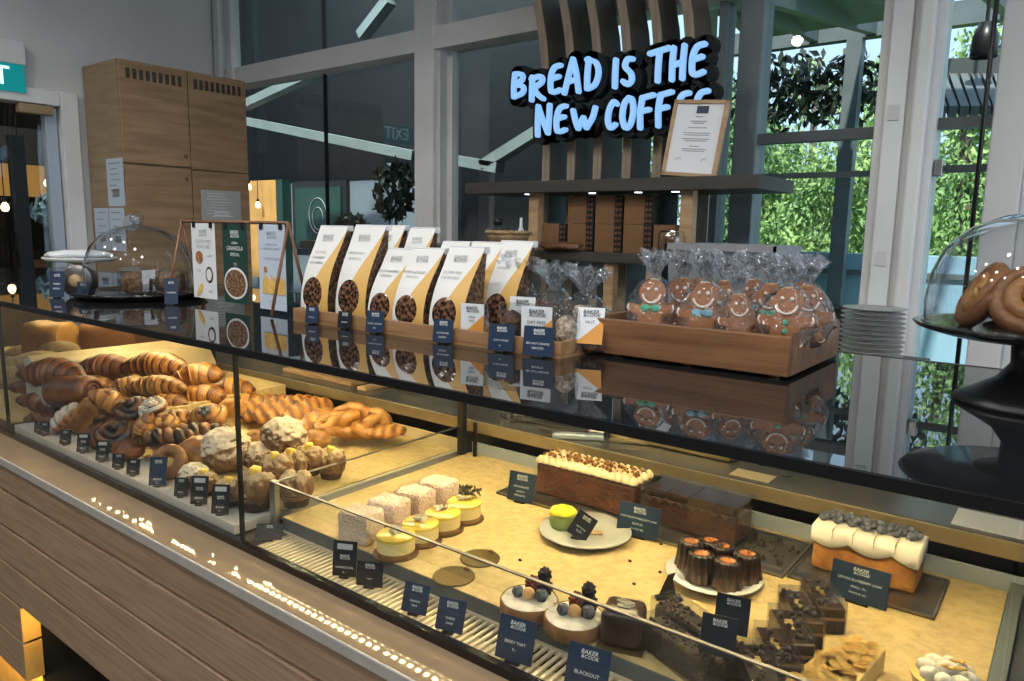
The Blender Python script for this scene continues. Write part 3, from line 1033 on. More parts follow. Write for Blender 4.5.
def notice(label, lo, hi, m, plane, lines=6, seed=0, ink='ink_grey'):
    """sheet of paper on a wall; plane 'y' faces -Y, 'x' faces +X; lo/hi are its corners"""
    t = thing('notice', label, 'notice', lo)
    w = (hi[0] - lo[0]) if plane == 'y' else (hi[1] - lo[1])
    h = hi[2] - lo[2]
    rot = (0, 0, 0) if plane == 'y' else (0, 0, PI / 2)
    bmp = B((0, -0.001, 0), (w, 0, h))
    obj('sheet', bmp, m, t, rot=rot)
    bm = bmesh.new()
    rr = random.Random(seed)
    for k in range(lines):
        z = h * (0.9 - 0.8 * k / lines)
        x0 = w * rr.uniform(0.12, 0.25)
        x1 = w * rr.uniform(0.55, 0.88)
        box(bm, (x0, -0.002, z - h * 0.012), (x1, -0.0012, z + h * 0.008))
    box(bm, (w * 0.3, -0.002, h * 0.2), (w * 0.7, -0.0012, h * 0.36))
    obj('print', bm, ink, t, rot=rot)
    return t


notice('tall taped notice on the narrow side of the oak cabinet', (-4.41, 1.959, 1.61), (-4.21, 1.959, 1.87), 'blue_paper', 'y', 7, 1)
notice('lower left notice on the narrow side of the oak cabinet', (-4.60, 1.959, 1.36), (-4.42, 1.959, 1.60), 'blue_paper', 'y', 5, 2)
notice('lower right notice on the narrow side of the oak cabinet', (-4.41, 1.959, 1.36), (-4.23, 1.959, 1.60), 'blue_paper', 'y', 5, 3)
notice('crumpled grey sheet on the lower right cabinet door', (-4.199, 2.395, 1.53), (-4.199, 2.655, 1.72), 'plate_grey', 'x', 9, 4, 'paper')
pw = at(131, 223, X=-4.2)
bm = bmesh.new()
bm2 = L([(0, 0), (0.045, 0.0), (0.045, 0.002), (0, 0.002)], 24)
bmesh.ops.rotate(bm2, cent=(0, 0, 0), matrix=Matrix.Rotation(PI / 2, 3, 'Y'), verts=bm2.verts)
tag(obj('round_sticker', bm2, 'chalk_dim', loc=(-4.2, pw.y, pw.z)), 'round grey sticker on the lower left cabinet door', 'sticker')

# exit sign
ex = thing('exit_sign', 'green exit sign in a white housing above the door', 'sign', (LX + 0.05, 1.30, 2.20))
obj('housing', B((-0.05, -0.1, 0.142), (0.0, 0.365, 0.262), 0.004), 'plate_white', ex)
obj('lit_panel', B((-0.03, -0.1, 0.0), (-0.005, 0.355, 0.142), 0.002), 'exit_teal', ex)
bm = text_bm('EXIT', 0.135, 'CENTER', 0, 0.01)
bmesh.ops.rotate(bm, cent=(0, 0, 0), matrix=Matrix.Rotation(PI / 2, 3, 'Z'), verts=bm.verts)
bmesh.ops.translate(bm, vec=(0.0, 0.145, 0.072), verts=bm.verts)
obj('lettering', bm, 'exit_white', ex)

# ------------------------------------------------------------------ wooden fins, shelves, sign
fx = (-1.86, -1.734, -1.609, -1.477, -1.347, -1.22)
FY0, FY1 = 2.60, 2.76
for k, x in enumerate(fx):
    # the fin leans back to the left above the sign: an outline in XZ, deep in Y
    prof = [(0, 0.92), (0, 1.95), (-0.005, 2.12), (-0.03, 2.3), (-0.075, 2.5), (-0.13, 2.75), (-0.2, 3.1), (-0.26, 3.4)]
    w_ = 0.036
    bm = bmesh.new()
    prism(bm, [(px_, pz) for px_, pz in prof] + [(px_ + w_, pz) for px_, pz in reversed(prof)], FY1 - FY0, 'xz', FY0)
    order = ('first', 'second', 'third', 'fourth', 'fifth', 'sixth')[k]
    f_ = obj('wooden_fin', bm, 'slat_dark', loc=(x, 0, 0))
    tag(f_, order + ' of the six tall wooden fins behind the lit sign, from the left', 'fin', 'wooden fins behind the lit sign')
    bm = bmesh.new()
    prism(bm, [(px_, pz) for px_, pz in prof] + [(px_ + w_, pz) for px_, pz in reversed(prof)], 0.006, 'xz', FY0 - 0.006)  # lighter sheet over the front of the darker fin
    obj('front_face', bm, 'slat_wood', f_)
sh = tag(obj('upper_shelf', B((-2.12, 2.40, 1.667), (-0.865, 2.76, 1.712), 0.002), 'shelf_board'),
         'long dark shelf under the lit sign', 'shelf')
for x in (-1.86, -1.55, -1.35, -1.20):
    obj('spotlight', L([(0, -0.001), (0.014, -0.001), (0.014, 0.001), (0, 0.001)], 12), 'downlight', sh, loc=(x, 2.50, 1.666))
ls = thing('lower_shelf', 'dark lower shelf on wooden posts carrying the gift boxes', 'shelf', (-1.41, 2.58, 0))
obj('board', B((-0.42, -0.16, 1.405), (0.385, 0.17, 1.442), 0.002), 'shelf_board', ls)
for x in (-0.02, 0.16):
    obj('leg', B((x - 0.02, -0.14, 0.92), (x + 0.02, -0.10, 1.405)), 'pale_wood', ls)
for x, y in ((-0.40, 0.0), (0.26, 0.0)):
    obj('bracket', B((x, -0.14, 1.442), (x + 0.045, -0.10, 1.667)), 'pale_wood', ls)
pc = tag(obj('back_cabinet', B((-2.6, 2.35, 0), (-0.55, 2.79, 0.92), 0.004), 'dark_grey'), 'low dark cabinet along the window wall under the shelves', 'cabinet')


def gift_box(x, z, w, label):
    t = thing('gift_box', label, 'box', (x, 2.47, z), group='brown gift boxes on the lower shelf')
    obj('body', B((0, 0, 0), (w, 0.10, 0.106), 0.001), 'box_brown', t)
    # patterned black side panel facing right-front
    bm = B((w + 0.001, -0.001, 0), (w + 0.034, 0.10, 0.106))
    s_ = obj('patterned_side', bm, 'black', t)
    bm = bmesh.new()
    for r_i in range(5):
        for c_i in range(2):
            cx_, cz_ = w + 0.010 + 0.015 * c_i, 0.012 + r_i * 0.0205
            for a in range(3):
                an = a * PI / 3 + 0.3
                d = Vector((math.cos(an), 0, math.sin(an))) * 0.007
                bar(bm, Vector((cx_, -0.0025, cz_)) - d, Vector((cx_, -0.0025, cz_)) + d, 0.0018, 0.001, up=(0, 1, 0))
    obj('pattern', bm, 'copper_wood', s_)
    return t


for i, (x, z, w) in enumerate(((-1.755, 1.442, 0.075), (-1.64, 1.442, 0.085), (-1.515, 1.442, 0.085), (-1.39, 1.442, 0.085), (-1.265, 1.442, 0.085),
                               (-1.64, 1.549, 0.085), (-1.515, 1.549, 0.085), (-1.39, 1.549, 0.085))):
    nm = ('leftmost', 'second from left', 'third from left', 'fourth from left', 'rightmost, behind the glass jar', 'left', 'middle', 'right')[i]
    gift_box(x, z, w, 'brown gift box with patterned side, %s row of lower shelf, %s' % ('bottom' if i < 5 else 'top', nm))

# neon sign letters from brush strokes; unit box 0..1 wide, 0..1 high
GL = {
    'B': [[(0.12, 0), (0.1, 0.5), (0.16, 1)], [(0.16, 1), (0.62, 0.95), (0.66, 0.72), (0.2, 0.52)], [(0.2, 0.52), (0.72, 0.42), (0.7, 0.15), (0.12, 0.02)]],
    'R': [[(0.14, 0), (0.14, 0.5), (0.16, 1)], [(0.1, 0.92), (0.62, 0.98), (0.7, 0.74), (0.2, 0.5)], [(0.28, 0.46), (0.5, 0.2), (0.8, 0.0)]],
    'E': [[(0.75, 0.98), (0.35, 0.92), (0.14, 0.6), (0.16, 0.1), (0.4, 0.02), (0.75, 0.08)], [(0.18, 0.52), (0.65, 0.58)]],
    'A': [[(0.05, 0), (0.28, 0.6), (0.45, 1)], [(0.45, 1), (0.62, 0.6), (0.78, 0)], [(0.2, 0.33), (0.68, 0.38)]],
    'D': [[(0.15, 0), (0.14, 0.5), (0.2, 1)], [(0.1, 0.98), (0.6, 0.85), (0.78, 0.5), (0.6, 0.12), (0.16, 0.0)]],
    'I': [[(0.3, 0), (0.28, 0.5), (0.32, 1)]],
    'S': [[(0.72, 0.96), (0.38, 0.96), (0.25, 0.7), (0.65, 0.4), (0.7, 0.12), (0.42, 0.0), (0.16, 0.14)]],
    'T': [[(0.0, 0.92), (0.9, 1.02)], [(0.45, 0.95), (0.42, 0.5), (0.42, 0)]],
    'H': [[(0.15, 0), (0.14, 0.5), (0.18, 1)], [(0.7, 0), (0.7, 0.5), (0.74, 1.02)], [(0.16, 0.45), (0.7, 0.52)]],
    'N': [[(0.14, 0), (0.12, 0.5), (0.14, 1)], [(0.14, 0.98), (0.42, 0.5), (0.72, 0.05)], [(0.72, 0.05), (0.76, 0.5), (0.78, 1)]],
    'W': [[(0.05, 0.95), (0.16, 0.4), (0.28, 0.02)], [(0.28, 0.02), (0.48, 0.55)], [(0.48, 0.55), (0.62, 0.02)], [(0.62, 0.02), (0.85, 0.5), (0.95, 0.98)]],
    'C': [[(0.72, 0.9), (0.5, 1.0), (0.22, 0.72), (0.14, 0.3), (0.34, 0.0), (0.68, 0.12)]],
    'O': [[(0.5, 1), (0.22, 0.8), (0.14, 0.35), (0.36, 0.0), (0.66, 0.12), (0.8, 0.55), (0.7, 0.92), (0.5, 1)]],
    'F': [[(0.2, 0), (0.16, 0.5), (0.26, 0.95)], [(0.24, 0.94), (0.9, 1.0)], [(0.18, 0.52), (0.68, 0.56)]],
}


def smooth_path(P, n=5):
    out = []
    P = [Vector((p[0], 0, p[1])) for p in P]
    for i in range(len(P) - 1):
        a, b, c, d = P[max(i - 1, 0)], P[i], P[i + 1], P[min(i + 2, len(P) - 1)]
        for k in range(n):
            t = k / n
            out.append(0.5 * ((2 * b) + (c - a) * t + (2 * a - 5 * b + 4 * c - d) * t * t + (3 * b - a - 3 * c + d) * t ** 3))
    out.append(P[-1])
    return out


def stroke(bm, P, r, y0, y1):
    """flat-faced brush stroke: capsule outline swept, front at y0, back at y1"""
    pts = smooth_path(P)
    left, right = [], []
    for i, p in enumerate(pts):
        t = (pts[min(i + 1, len(pts) - 1)] - pts[max(i - 1, 0)]).normalized()
        nrm = Vector((-t.z, 0, t.x))
        left.append(p + nrm * r)
        right.append(p - nrm * r)
    for ring_i in range(len(pts) - 1):
        q = (left[ring_i], left[ring_i + 1], right[ring_i + 1], right[ring_i])
        f = [bm.verts.new(Vector((v.x, y0, v.z))) for v in q]
        k = [bm.verts.new(Vector((v.x, y1, v.z))) for v in q]
        bm.faces.new(f)
        for e in range(4):
            bm.faces.new((f[e], k[e], k[(e + 1) % 4], f[(e + 1) % 4]))
    for p in (pts[0], pts[-1]):
        n = 12
        f = [bm.verts.new(Vector((p.x + math.cos(2 * PI * k / n) * r, y0, p.z + math.sin(2 * PI * k / n) * r))) for k in range(n)]
        b = [bm.verts.new(Vector((v.co.x, y1, v.co.z))) for v in f]
        bm.faces.new(f)
        for k in range(n):
            bm.faces.new((f[k], b[k], b[(k + 1) % n], f[(k + 1) % n]))


SY = 2.50
ns = thing('lit_sign', 'glowing white brush-letter sign BREAD IS THE NEW COFFEE on black backing', 'sign', (-1.53, SY, 1.9))
# letters placed by their left foot, height and width (metres, x and z in the sign plane)
LT = [('B', 512, 100, 73, 17), ('R', 529, 103, 76, 20), ('E', 548, 96, 65, 18), ('A', 563, 96, 59, 22), ('D', 584, 92, 58, 20),
      ('I', 612, 90, 59, 10), ('S', 620, 88, 58, 18), ('T', 648, 85, 50, 24), ('H', 668, 83, 47, 22), ('E', 688, 79, 44, 22),
      ('N', 535, 138, 105, 20), ('E', 554, 135, 105, 17), ('W', 571, 132, 108, 27), ('C', 605, 131, 101, 17), ('O', 619, 131, 97, 19),
      ('F', 636, 131, 95, 20), ('F', 654, 129, 92, 20), ('E', 674, 126, 92, 20), ('E', 692, 123, 90, 21), ('E', 700, 123, 90, 1)]
front, back = bmesh.new(), bmesh.new()
for (ch_, px, pyb, pyt, wpx) in LT[:-1]:
    a = at(px, pyb, Y=SY)
    b = at(px, pyt, Y=SY)
    c = at(px + wpx, pyb, Y=SY)
    h, w = b.z - a.z, c.x - a.x
    lb = bmesh.new()
    for st in GL[ch_]:
        P = [(a.x + 1.53 + 0.008 + u * (w - 0.012), a.z - 1.9 + 0.008 + v * (h - 0.016)) for u, v in st]
        stroke(lb, P, 0.0088, -0.018, 0.0)
        stroke(back, P, 0.034, 0.004, 0.05)
    obj('letter', lb, 'neon_white', ns)
obj('backing', back, 'void', ns)

# certificate in a wooden frame, leaning
ct = thing('framed_certificate', 'certificate in a light wooden frame leaning on the dark shelf', 'certificate', (-1.123, 2.425, 1.7135), (math.radians(-8), math.radians(5), math.radians(2)))
w, h = 0.200, 0.262
bm = bmesh.new()
for lo, hi in (((-w / 2, 0, 0), (w / 2, 0.015, 0.013)), ((-w / 2, 0, h - 0.013), (w / 2, 0.015, h)), ((-w / 2, 0, 0), (-w / 2 + 0.013, 0.015, h)), ((w / 2 - 0.016, 0, 0), (w / 2, 0.015, h))):
    box(bm, lo, hi, 0.001)
obj('frame', bm, 'pale_wood', ct)
sheet = obj('sheet', B((-w / 2 + 0.012, 0.006, 0.012), (w / 2 - 0.014, 0.008, h - 0.012)), 'paper', ct)
obj('emblem', B((-0.012, 0.004, h - 0.045), (0.030, 0.0055, h - 0.020)), 'navy_card', ct)
bm = bmesh.new()
for k, (zz, hw) in enumerate(((0.205, 0.014), (0.19, 0.03), (0.183, 0.02), (0.168, 0.034), (0.15, 0.05), (0.143, 0.045), (0.13, 0.05), (0.123, 0.04), (0.105, 0.018), (0.095, 0.045), (0.088, 0.04))):
    box(bm, (0.002 - hw, 0.0045, zz - 0.0012), (0.002 + hw, 0.0055, zz + 0.0012))
for sx in (-0.05, 0.045):
    bar(bm, (sx - 0.012, 0.005, 0.055), (sx + 0.012, 0.005, 0.068), 0.002, 0.001)
    bar(bm, (sx - 0.010, 0.005, 0.066), (sx + 0.014, 0.005, 0.056), 0.002, 0.001)
obj('print', bm, 'ink_grey', ct)

# things on and near the lower shelf
p = at(508, 241, Y=2.2)
bk = thing('bread_basket', 'round woven basket left of the gift boxes', 'basket', (p.x, 2.2, p.z - 0.02))
obj('bowl', L([(0, 0), (0.05, 0.0), (0.075, 0.03), (0.082, 0.05), (0.076, 0.05), (0.068, 0.03), (0, 0.008)], 28), 'basket', bk, True)
bm = bmesh.new()
sweep(bm, [(math.cos(2 * PI * k / 48) * 0.081, math.sin(2 * PI * k / 48) * 0.081, 0.052) for k in range(48)], 0.007, 8, closed=True,
      fn=lambda u, a: 1 + 0.25 * math.sin(2 * PI * 24 * u + a))
obj('rim', bm, 'basket', bk, True)
st_ = tag(obj('back_worktop', B((-2.75, 2.02, p.z - 0.055), (-1.75, 2.36, p.z - 0.021), 0.003), 'shelf_board'), 'dark raised shelf under the woven basket', 'shelf')
for x in (-2.7, -1.8):
    obj('leg', B((x - 0.02, 2.1, 0), (x + 0.02, 2.14, p.z - 0.055)), 'black', st_)
bm = bmesh.new()
blob(bm, (0, 0, 0.018), (0.10, 0.035, 0.018), 0.25, 2, 4)
tag(obj('baguette', bm, 'loaf_brown', smooth=True, loc=at(560, 243, Y=2.42) * 1.0, rot=R(0, 0, 0)), 'flat brown loaf on the lower shelf left of the gift boxes', 'bread').location.z = 1.442
p = at(663, 252, Y=2.46)
jr = thing('glass_jar', 'glass jar with biscuits in front of the gift boxes', 'jar', (-1.175, 2.44, 1.443))
obj('glass', L([(0, 0), (0.045, 0), (0.05, 0.01), (0.05, 0.075), (0.042, 0.085), (0.042, 0.083), (0.048, 0.073), (0.048, 0.011), (0, 0.004)], 24), 'dome_glass', jr, True)
bm = bmesh.new()
for k in range(9):
    blob(bm, (rn.uniform(-0.02, 0.02), rn.uniform(-0.02, 0.02), 0.012 + 0.005 * k / 2), 0.012, 0.2, 2, k, 1)
g_ = obj('biscuits', bm, 'nut_brown', jr, True)
tag(obj('flat_dish', L([(0, 0), (0.06, 0.0), (0.085, 0.008), (0.083, 0.011), (0.058, 0.004), (0, 0.004)], 28), 'pale_wood', smooth=True, loc=(-1.09, 2.46, 1.4425)),
    'shallow wooden dish at the right end of the lower shelf', 'dish')
bz = 1.458
vs_ = thing('bottle', 'small clear bottle with dark cap on the raised shelf behind the basket', 'bottle', (-1.84, 2.28, bz))
obj('body', L([(0, 0), (0.022, 0), (0.024, 0.01), (0.024, 0.05), (0.01, 0.07), (0.01, 0.08), (0, 0.08)], 18), 'dome_glass', vs_, True)
obj('cap', L([(0.0, 0.08), (0.016, 0.08), (0.018, 0.105), (0, 0.108)], 14), 'black', vs_, True)
tag(obj('white_bottle', L([(0, 0), (0.014, 0), (0.015, 0.05), (0.006, 0.075), (0.005, 0.11), (0, 0.11)], 16), 'paper', smooth=True, loc=(-1.765, 2.33, bz)),
    'slim pale bottle on the raised shelf right of the basket', 'bottle')

# ------------------------------------------------------------------ the display counter
XL, XR = -3.9, 1.3
GY = 0.75
dc = thing('display_counter', 'long glass display counter with dark glass top and plank front', 'counter', (-1.2, GY, 0))


def part(name, bm, m, smooth=False, parent=None):
    """counter part given in world coordinates"""
    bmesh.ops.translate(bm, vec=-dc.location, verts=bm.verts)
    return obj(name, bm, m, parent or dc, smooth)


DECK = 0.95
for k, (a, b) in enumerate(((XL, -2.4), (-2.4, -1.222), (-1.222, -0.022), (-0.022, XR))):
    part('front_glass', B((a + 0.0015, GY - 0.004, 0.926), (b - 0.0015, GY + 0.004, 1.297)), 'glass')
    if k in (1, 2):
        part('glass_joint', B((a - 0.002, GY - 0.0045, 0.926), (a + 0.002, GY + 0.0045, 1.297)), 'black')
part('counter_top', B((XL, GY - 0.002, 1.293), (XR, 1.49, CT)), 'counter_glass')
part('front_edge_band', B((XL, GY - 0.006, 1.291), (XR, GY - 0.0022, 1.3045)), 'black')
part('glass_channel', B((XL, GY - 0.006, 0.9125), (XR, GY + 0.006, 0.927)), 'black_gloss')
part('rear_edge', B((XL, 1.49, 1.285), (XR, 1.496, 1.306)), 'steel_dull')
part('light_housing', B((XL, 1.08, 1.2885), (XR, 1.14, 1.2925)), 'cream_metal')
for xa, xb in ((-3.4, -2.41), (-2.39, -1.235), (-1.21, -0.03)):
    bm = bmesh.new()
    x = xa
    step = 0.06 if xa < -3 else 0.026
    while x < xb:
        for yy in (1.098, 1.122):
            box(bm, (x, yy - 0.005, 1.2868), (x + 0.012, yy + 0.005, 1.2884))
        x += step
    part('led_chips', bm, 'led_glow')
# ledge in front
part('stone_ledge', B((XL, 0.664, 0.893), (XR, GY + 0.006, 0.9122), 0.002), 'stone_ledge')
part('ledge_edge', B((XL, 0.659, 0.8915), (XR, 0.664, 0.9125), 0.0015), 'stone_edge')
# plank front: seams every 0.107
PY = 0.672
for k in range(6):
    z1 = 0.889 - k * 0.107 + (0.0 if k else 0)
    z0 = z1 - 0.101
    x_r = XR if k < 4 else -2.192
    zz1 = (0.889, 0.8055, 0.6985, 0.5915, 0.4845, 0.3775)[k]
    zz0 = (0.8145, 0.7075, 0.6005, 0.4935, 0.3865, 0.27)[k]
    part('front_plank', B((XL, PY, zz0), (x_r, PY + 0.018, zz1), 0.0015), 'plank')
part('carcass', B((XL, PY + 0.019, 0.49), (XR, PY + 0.03, 0.893)), 'void')
part('side_cheek', B((-2.192, PY, 0.3865), (-2.187, PY + 0.045, 0.4845)), 'lit_ply')
part('side_cheek', B((-2.192, PY, 0.27), (-2.187, PY + 0.045, 0.3775)), 'lit_ply')
part('carcass_left', B((XL, PY + 0.0185, 0.27), (-2.194, PY + 0.045, 0.49)), 'soot')
part('carcass_back', B((-2.19, 1.3, 0.0), (XR, 1.32, 0.9)), 'void')
part('carcass_underside', B((-2.19, PY + 0.03, 0.485), (XR, 1.3, 0.495)), 'void')
part('carcass_divider', B((-2.21, PY + 0.046, 0.0), (-2.195, 1.3, 0.9)), 'void')
part('toe_kick', B((XL, PY + 0.06, 0.0), (-2.215, PY + 0.08, 0.27)), 'lit_ply')
# vent grille in front of the cake deck
part('vent_pan', B((-1.235, GY + 0.007, 0.908), (XR, 0.800, 0.912)), 'vent_cream')
part('vent_shade_strip', B((-1.235, 0.801, 0.880), (XR, 0.845, 0.884)), 'void')  # black strip: the deck edge's shade in the slots, painted in
bm = bmesh.new()
x = -1.235
while x < -0.02:
    box(bm, (x, GY + 0.008, 0.917), (x + 0.0055, 0.838, 0.921))
    x += 0.0125
part('vent_grille', bm, 'vent_cream')
part('vent_rail', B((-1.235, 0.832, 0.915), (XR, 0.838, 0.923)), 'cream_metal')
part('vent_rail', B((-1.235, GY + 0.006, 0.915), (XR, GY + 0.012, 0.923)), 'black')
part('vent_end_plate', B((-1.262, GY + 0.007, 0.9), (-1.195, 0.85, 0.9225), 0.001), 'steel_dull')
# decks
part('cake_deck', B((-1.222, 0.838, 0.92), (-0.046, 1.41, DECK - 0.0012), 0.002), 'deck_edge')
part('cake_deck_top', B((-1.220, 0.8385, DECK - 0.0012), (-0.048, 1.4095, DECK)), 'deck_paper')
part('deck_right', B((-0.026, 0.838, 0.92), (XR, 1.41, DECK), 0.002), 'deck_edge')
part('deck_end_post', B((-0.045, 0.80, 0.90), (-0.027, 1.41, 0.968)), 'grey_frame')
part('pastry_deck_base', B((-2.39, GY + 0.01, 0.90), (-1.262, 1.41, 0.925)), 'soot')
part('left_deck_base', B((XL, GY + 0.01, 0.90), (-2.41, 1.41, 0.945)), 'soot')
part('left_deck_top', B((XL, GY + 0.01, 0.945), (-2.41, 1.41, DECK)), 'deck_paper')
# inner glass: low front guard and divider on steel pins
part('front_guard', B((-1.222, 0.823, 0.985), (-0.022, 0.827, 1.022)), 'glass')
part('front_guard_edge', B((-1.222, 0.8215, 1.022), (-0.022, 0.8275, 1.0245)), 'steel_dull')
part('divider_glass', B((-1.231, 0.83, 0.955), (-1.226, 1.38, 1.022)), 'glass')
part('divider_glass_edge', B((-1.231, 0.83, 1.022), (-1.226, 1.38, 1.0245)), 'steel')
part('divider_pin', B((-1.240, 0.822, 0.9225), (-1.222, 0.836, 1.026), 0.003), 'steel')
part('rear_post', B((-1.236, 1.375, 0.95), (-1.216, 1.392, 1.287), 0.002), 'black')
part('rear_post', B((-1.19, 1.385, 0.95), (-1.182, 1.392, 1.04)), 'black')
part('rear_post', B((-2.41, 1.375, 0.90), (-2.39, 1.392, 1.287), 0.002), 'black')
# rear: pale upstand, dark recess, rail with golden LED light in its colour, staff worktop, rear carcass
part('rear_upstand', B((-1.215, 1.411, 0.92), (XR, 1.418, 0.978)), 'steel_blue')
part('rear_upstand', B((XL, 1.411, 0.90), (-1.262, 1.418, 0.975)), 'parchment')
part('rear_recess', B((XL, 1.45, 0.90), (XR, 1.46, 1.01)), 'case_dark')
part('rear_rail', B((XL, 1.405, 1.007), (XR, 1.412, 1.036), 0.001), 'gold_lit_steel')
part('staff_worktop', B((XL, 1.412, 1.010), (XR, 1.80, 1.038), 0.002), 'worktop')
part('rear_carcass', B((XL, 1.47, 0.0), (XR, 1.78, 1.01)), 'case_dark')
part('base_floor', B((XL, PY + 0.18, 0.0), (-2.215, 1.46, 0.05)), 'soot')
for x in (XL, XR - 0.02):
    part('end_panel', B((x, PY + 0.03, 0.0), (x + 0.02, 1.49, 1.29)), 'plank')
lt = light('under_case_strip_light', 'AREA', (-2.10, 0.705, 0.476), 0.22, (1.0, 0.66, 0.2), (0.03, 0.02), aim=(-2.2, 0.695, 0.40))
lt2 = light('under_case_strip_light', 'AREA', (-2.5, 0.69, 0.25), 2.0, (1.0, 0.66, 0.2), (0.8, 0.03), aim=(-2.5, 0.74, 0.1))

# pastry tray: pale slab, slightly proud of the base
pt = thing('pastry_tray', 'long pale stone slab tray under the pastry pile', 'tray', (-1.83, 1.08, 0.9255))
obj('slab', B((-0.555, -0.322, 0), (0.568, 0.328, 0.021), 0.002), 'marble', pt)
obj('baking_paper', B((-0.54, -0.23, 0.0213), (0.560, 0.322, 0.0232)), 'deck_paper', pt)
TZ = 0.9487
# sloping riser under the pile
rs = bmesh.new()
v = []
for x in (-2.335, -1.90):
    for (y, z) in ((0.86, 0), (1.33, 0), (1.33, 0.095), (0.965, 0.085)):
        v.append(rs.verts.new((x, y, z)))
for f in ((0, 3, 2, 1), (4, 5, 6, 7), (0, 4, 7, 3), (3, 7, 6, 2), (2, 6, 5, 1), (0, 1, 5, 4)):
    rs.faces.new([v[i] for i in f])
bmesh.ops.recalc_face_normals(rs, faces=rs.faces)
tag(obj('paper_riser', rs, 'deck_paper', loc=(0, 0, TZ + 0.0002)), 'sloping paper-covered riser underneath the croissant pile', 'riser')


# parchment-lined divider left of the croissants
dv = thing('parchment_divider', 'parchment-lined slanting divider left of the croissants', 'divider', (-2.4, 0.83, DECK + 0.0005))
bm = bmesh.new()
outline = [(-0.075, 0.0), (0.055, 0.0), (0.045, 0.10), (0.0, 0.158), (-0.03, 0.166), (-0.05, 0.18), (-0.085, 0.172)]
prism(bm, outline, 0.54, 'xz', 0)
obj('board', bm, 'parchment', dv)
bm = bmesh.new()
prism(bm, [(-0.082, 0.03), (0.045, 0.05), (0.042, 0.095), (-0.002, 0.152), (-0.03, 0.160), (-0.05, 0.173), (-0.08, 0.165)], 0.0015, 'xz', -0.0018)
obj('end_flap', bm, 'marble', dv)

# staff-side things seen through the glass on the worktop at 1.038
WT = 1.0382


def plate_stack(name_label, x, y, z, n, r, m='plate_white', group=None):
    first = None
    for k in range(n):
        o = link('plate', plate_me(r, m), None, (x + rn.uniform(-.002, .002), y + rn.uniform(-.002, .002), z + k * 0.0088))
        tag(o, name_label % ('bottom' if k == 0 else 'top' if k == n - 1 else ('%s from the bottom' % ORD[k])), 'plate', group)


ORD = ['first', 'second', 'third', 'fourth', 'fifth', 'sixth', 'seventh', 'eighth', 'ninth', 'tenth', 'eleventh', 'twelfth', 'thirteenth']
_pl = {}


def plate_me(r, m):
    if (r, m) not in _pl:
        _pl[(r, m)] = mesh_of(L([(0, 0), (r * 0.55, 0), (r * 0.6, 0.001), (r * 0.96, 0.0065), (r, 0.0085), (r * 0.985, 0.0087), (r * 0.6, 0.0032), (0, 0.0025)], 40), m, True)
    return _pl[(r, m)]


plate_stack('white plate in the stack inside the pastry case rear, %s', -1.57, 1.60, WT, 5, 0.085)
for k, (px, py, lb) in enumerate(((112, 327, 'white bowl behind the dark loaf at the far rear, left one'), (141, 330, 'white bowl behind the dark loaf at the far rear, right one'))):
    p = at(px, py, Z=WT + 0.03)
    tag(obj('bowl', L([(0, 0), (0.04, 0), (0.075, 0.035), (0.09, 0.075), (0.086, 0.075), (0.07, 0.035), (0.035, 0.006), (0, 0.006)], 28), 'plate_white', smooth=True, loc=(p.x, p.y, WT)), lb, 'bowl')
tag(obj('cutting_board', B((-2.1, 1.46, 0), (-1.75, 1.66, 0.015), 0.003), 'pale_wood', loc=(0, 0, WT)), 'wooden board on the staff worktop behind the croissants', 'board')
tag(obj('cutting_board', B((-1.70, 1.44, 0), (-1.66, 1.70, 0.012), 0.003), 'pale_wood', loc=(0, 0, WT)), 'narrow wooden board beside the plate stack inside the case', 'board')
tag(obj('yellow_note', B((-0.535, 1.425, 0), (-0.455, 1.475, 0.001)), 'parchment', loc=(0, 0, WT)), 'small yellowish note lying on the staff worktop', 'note')
tag(obj('paper_sheet', B((-0.14, 1.425, 0), (0.02, 1.52, 0.001)), 'paper', loc=(0, 0, WT)), 'white paper sheet on the staff worktop at the right', 'paper')
# tongs and a metal basket near the centre post
tg = thing('serving_tongs', 'steel serving tongs lying on the worktop behind the cake case', 'tongs', (-1.02, 1.50, WT), (0, 0, math.radians(12)))
bm = bmesh.new()
for s in (-1, 1):
    bar(bm, (-0.11, 0.004 * s, 0.006), (0.10, 0.016 * s, 0.006), 0.012, 0.004)
    box(bm, (0.10, 0.016 * s - 0.011, 0.002), (0.14, 0.016 * s + 0.011, 0.010), 0.002)
obj('arms', bm, 'steel', tg)
obj('hinge', L([(0, 0), (0.012, 0), (0.012, 0.012), (0, 0.012)], 16, (-0.11, 0, 0)), 'steel_dull', tg)
tg2 = thing('cake_server', 'steel cake server with a blue handle behind the cream cake', 'cake server', (-0.86, 1.47, WT), (0, 0, math.radians(30)))
bm = bmesh.new()
prism(bm, [(0, -0.012), (0.10, -0.028), (0.13, 0), (0.10, 0.028), (0, 0.012)], 0.002, 'xy', 0.001)
obj('blade', bm, 'steel', tg2)
obj('handle', B((-0.12, -0.011, 0), (0.002, 0.011, 0.014), 0.004), 'steel_blue', tg2)
wb = thing('wire_basket', 'small wire basket on the worktop behind the centre post', 'basket', (-1.13, 1.50, WT))
bm = bmesh.new()
for k in range(4):
    z = 0.004 + k * 0.016
    sweep(bm, [(math.cos(a) * 0.055, math.sin(a) * 0.04, z) for a in [2 * PI * j / 20 for j in range(20)]], 0.0015, 5, closed=True)
for j in range(14):
    a = 2 * PI * j / 14
    bar(bm, (math.cos(a) * 0.055, math.sin(a) * 0.04, 0.002), (math.cos(a) * 0.055, math.sin(a) * 0.04, 0.054), 0.002)
obj('wires', bm, 'steel', wb)
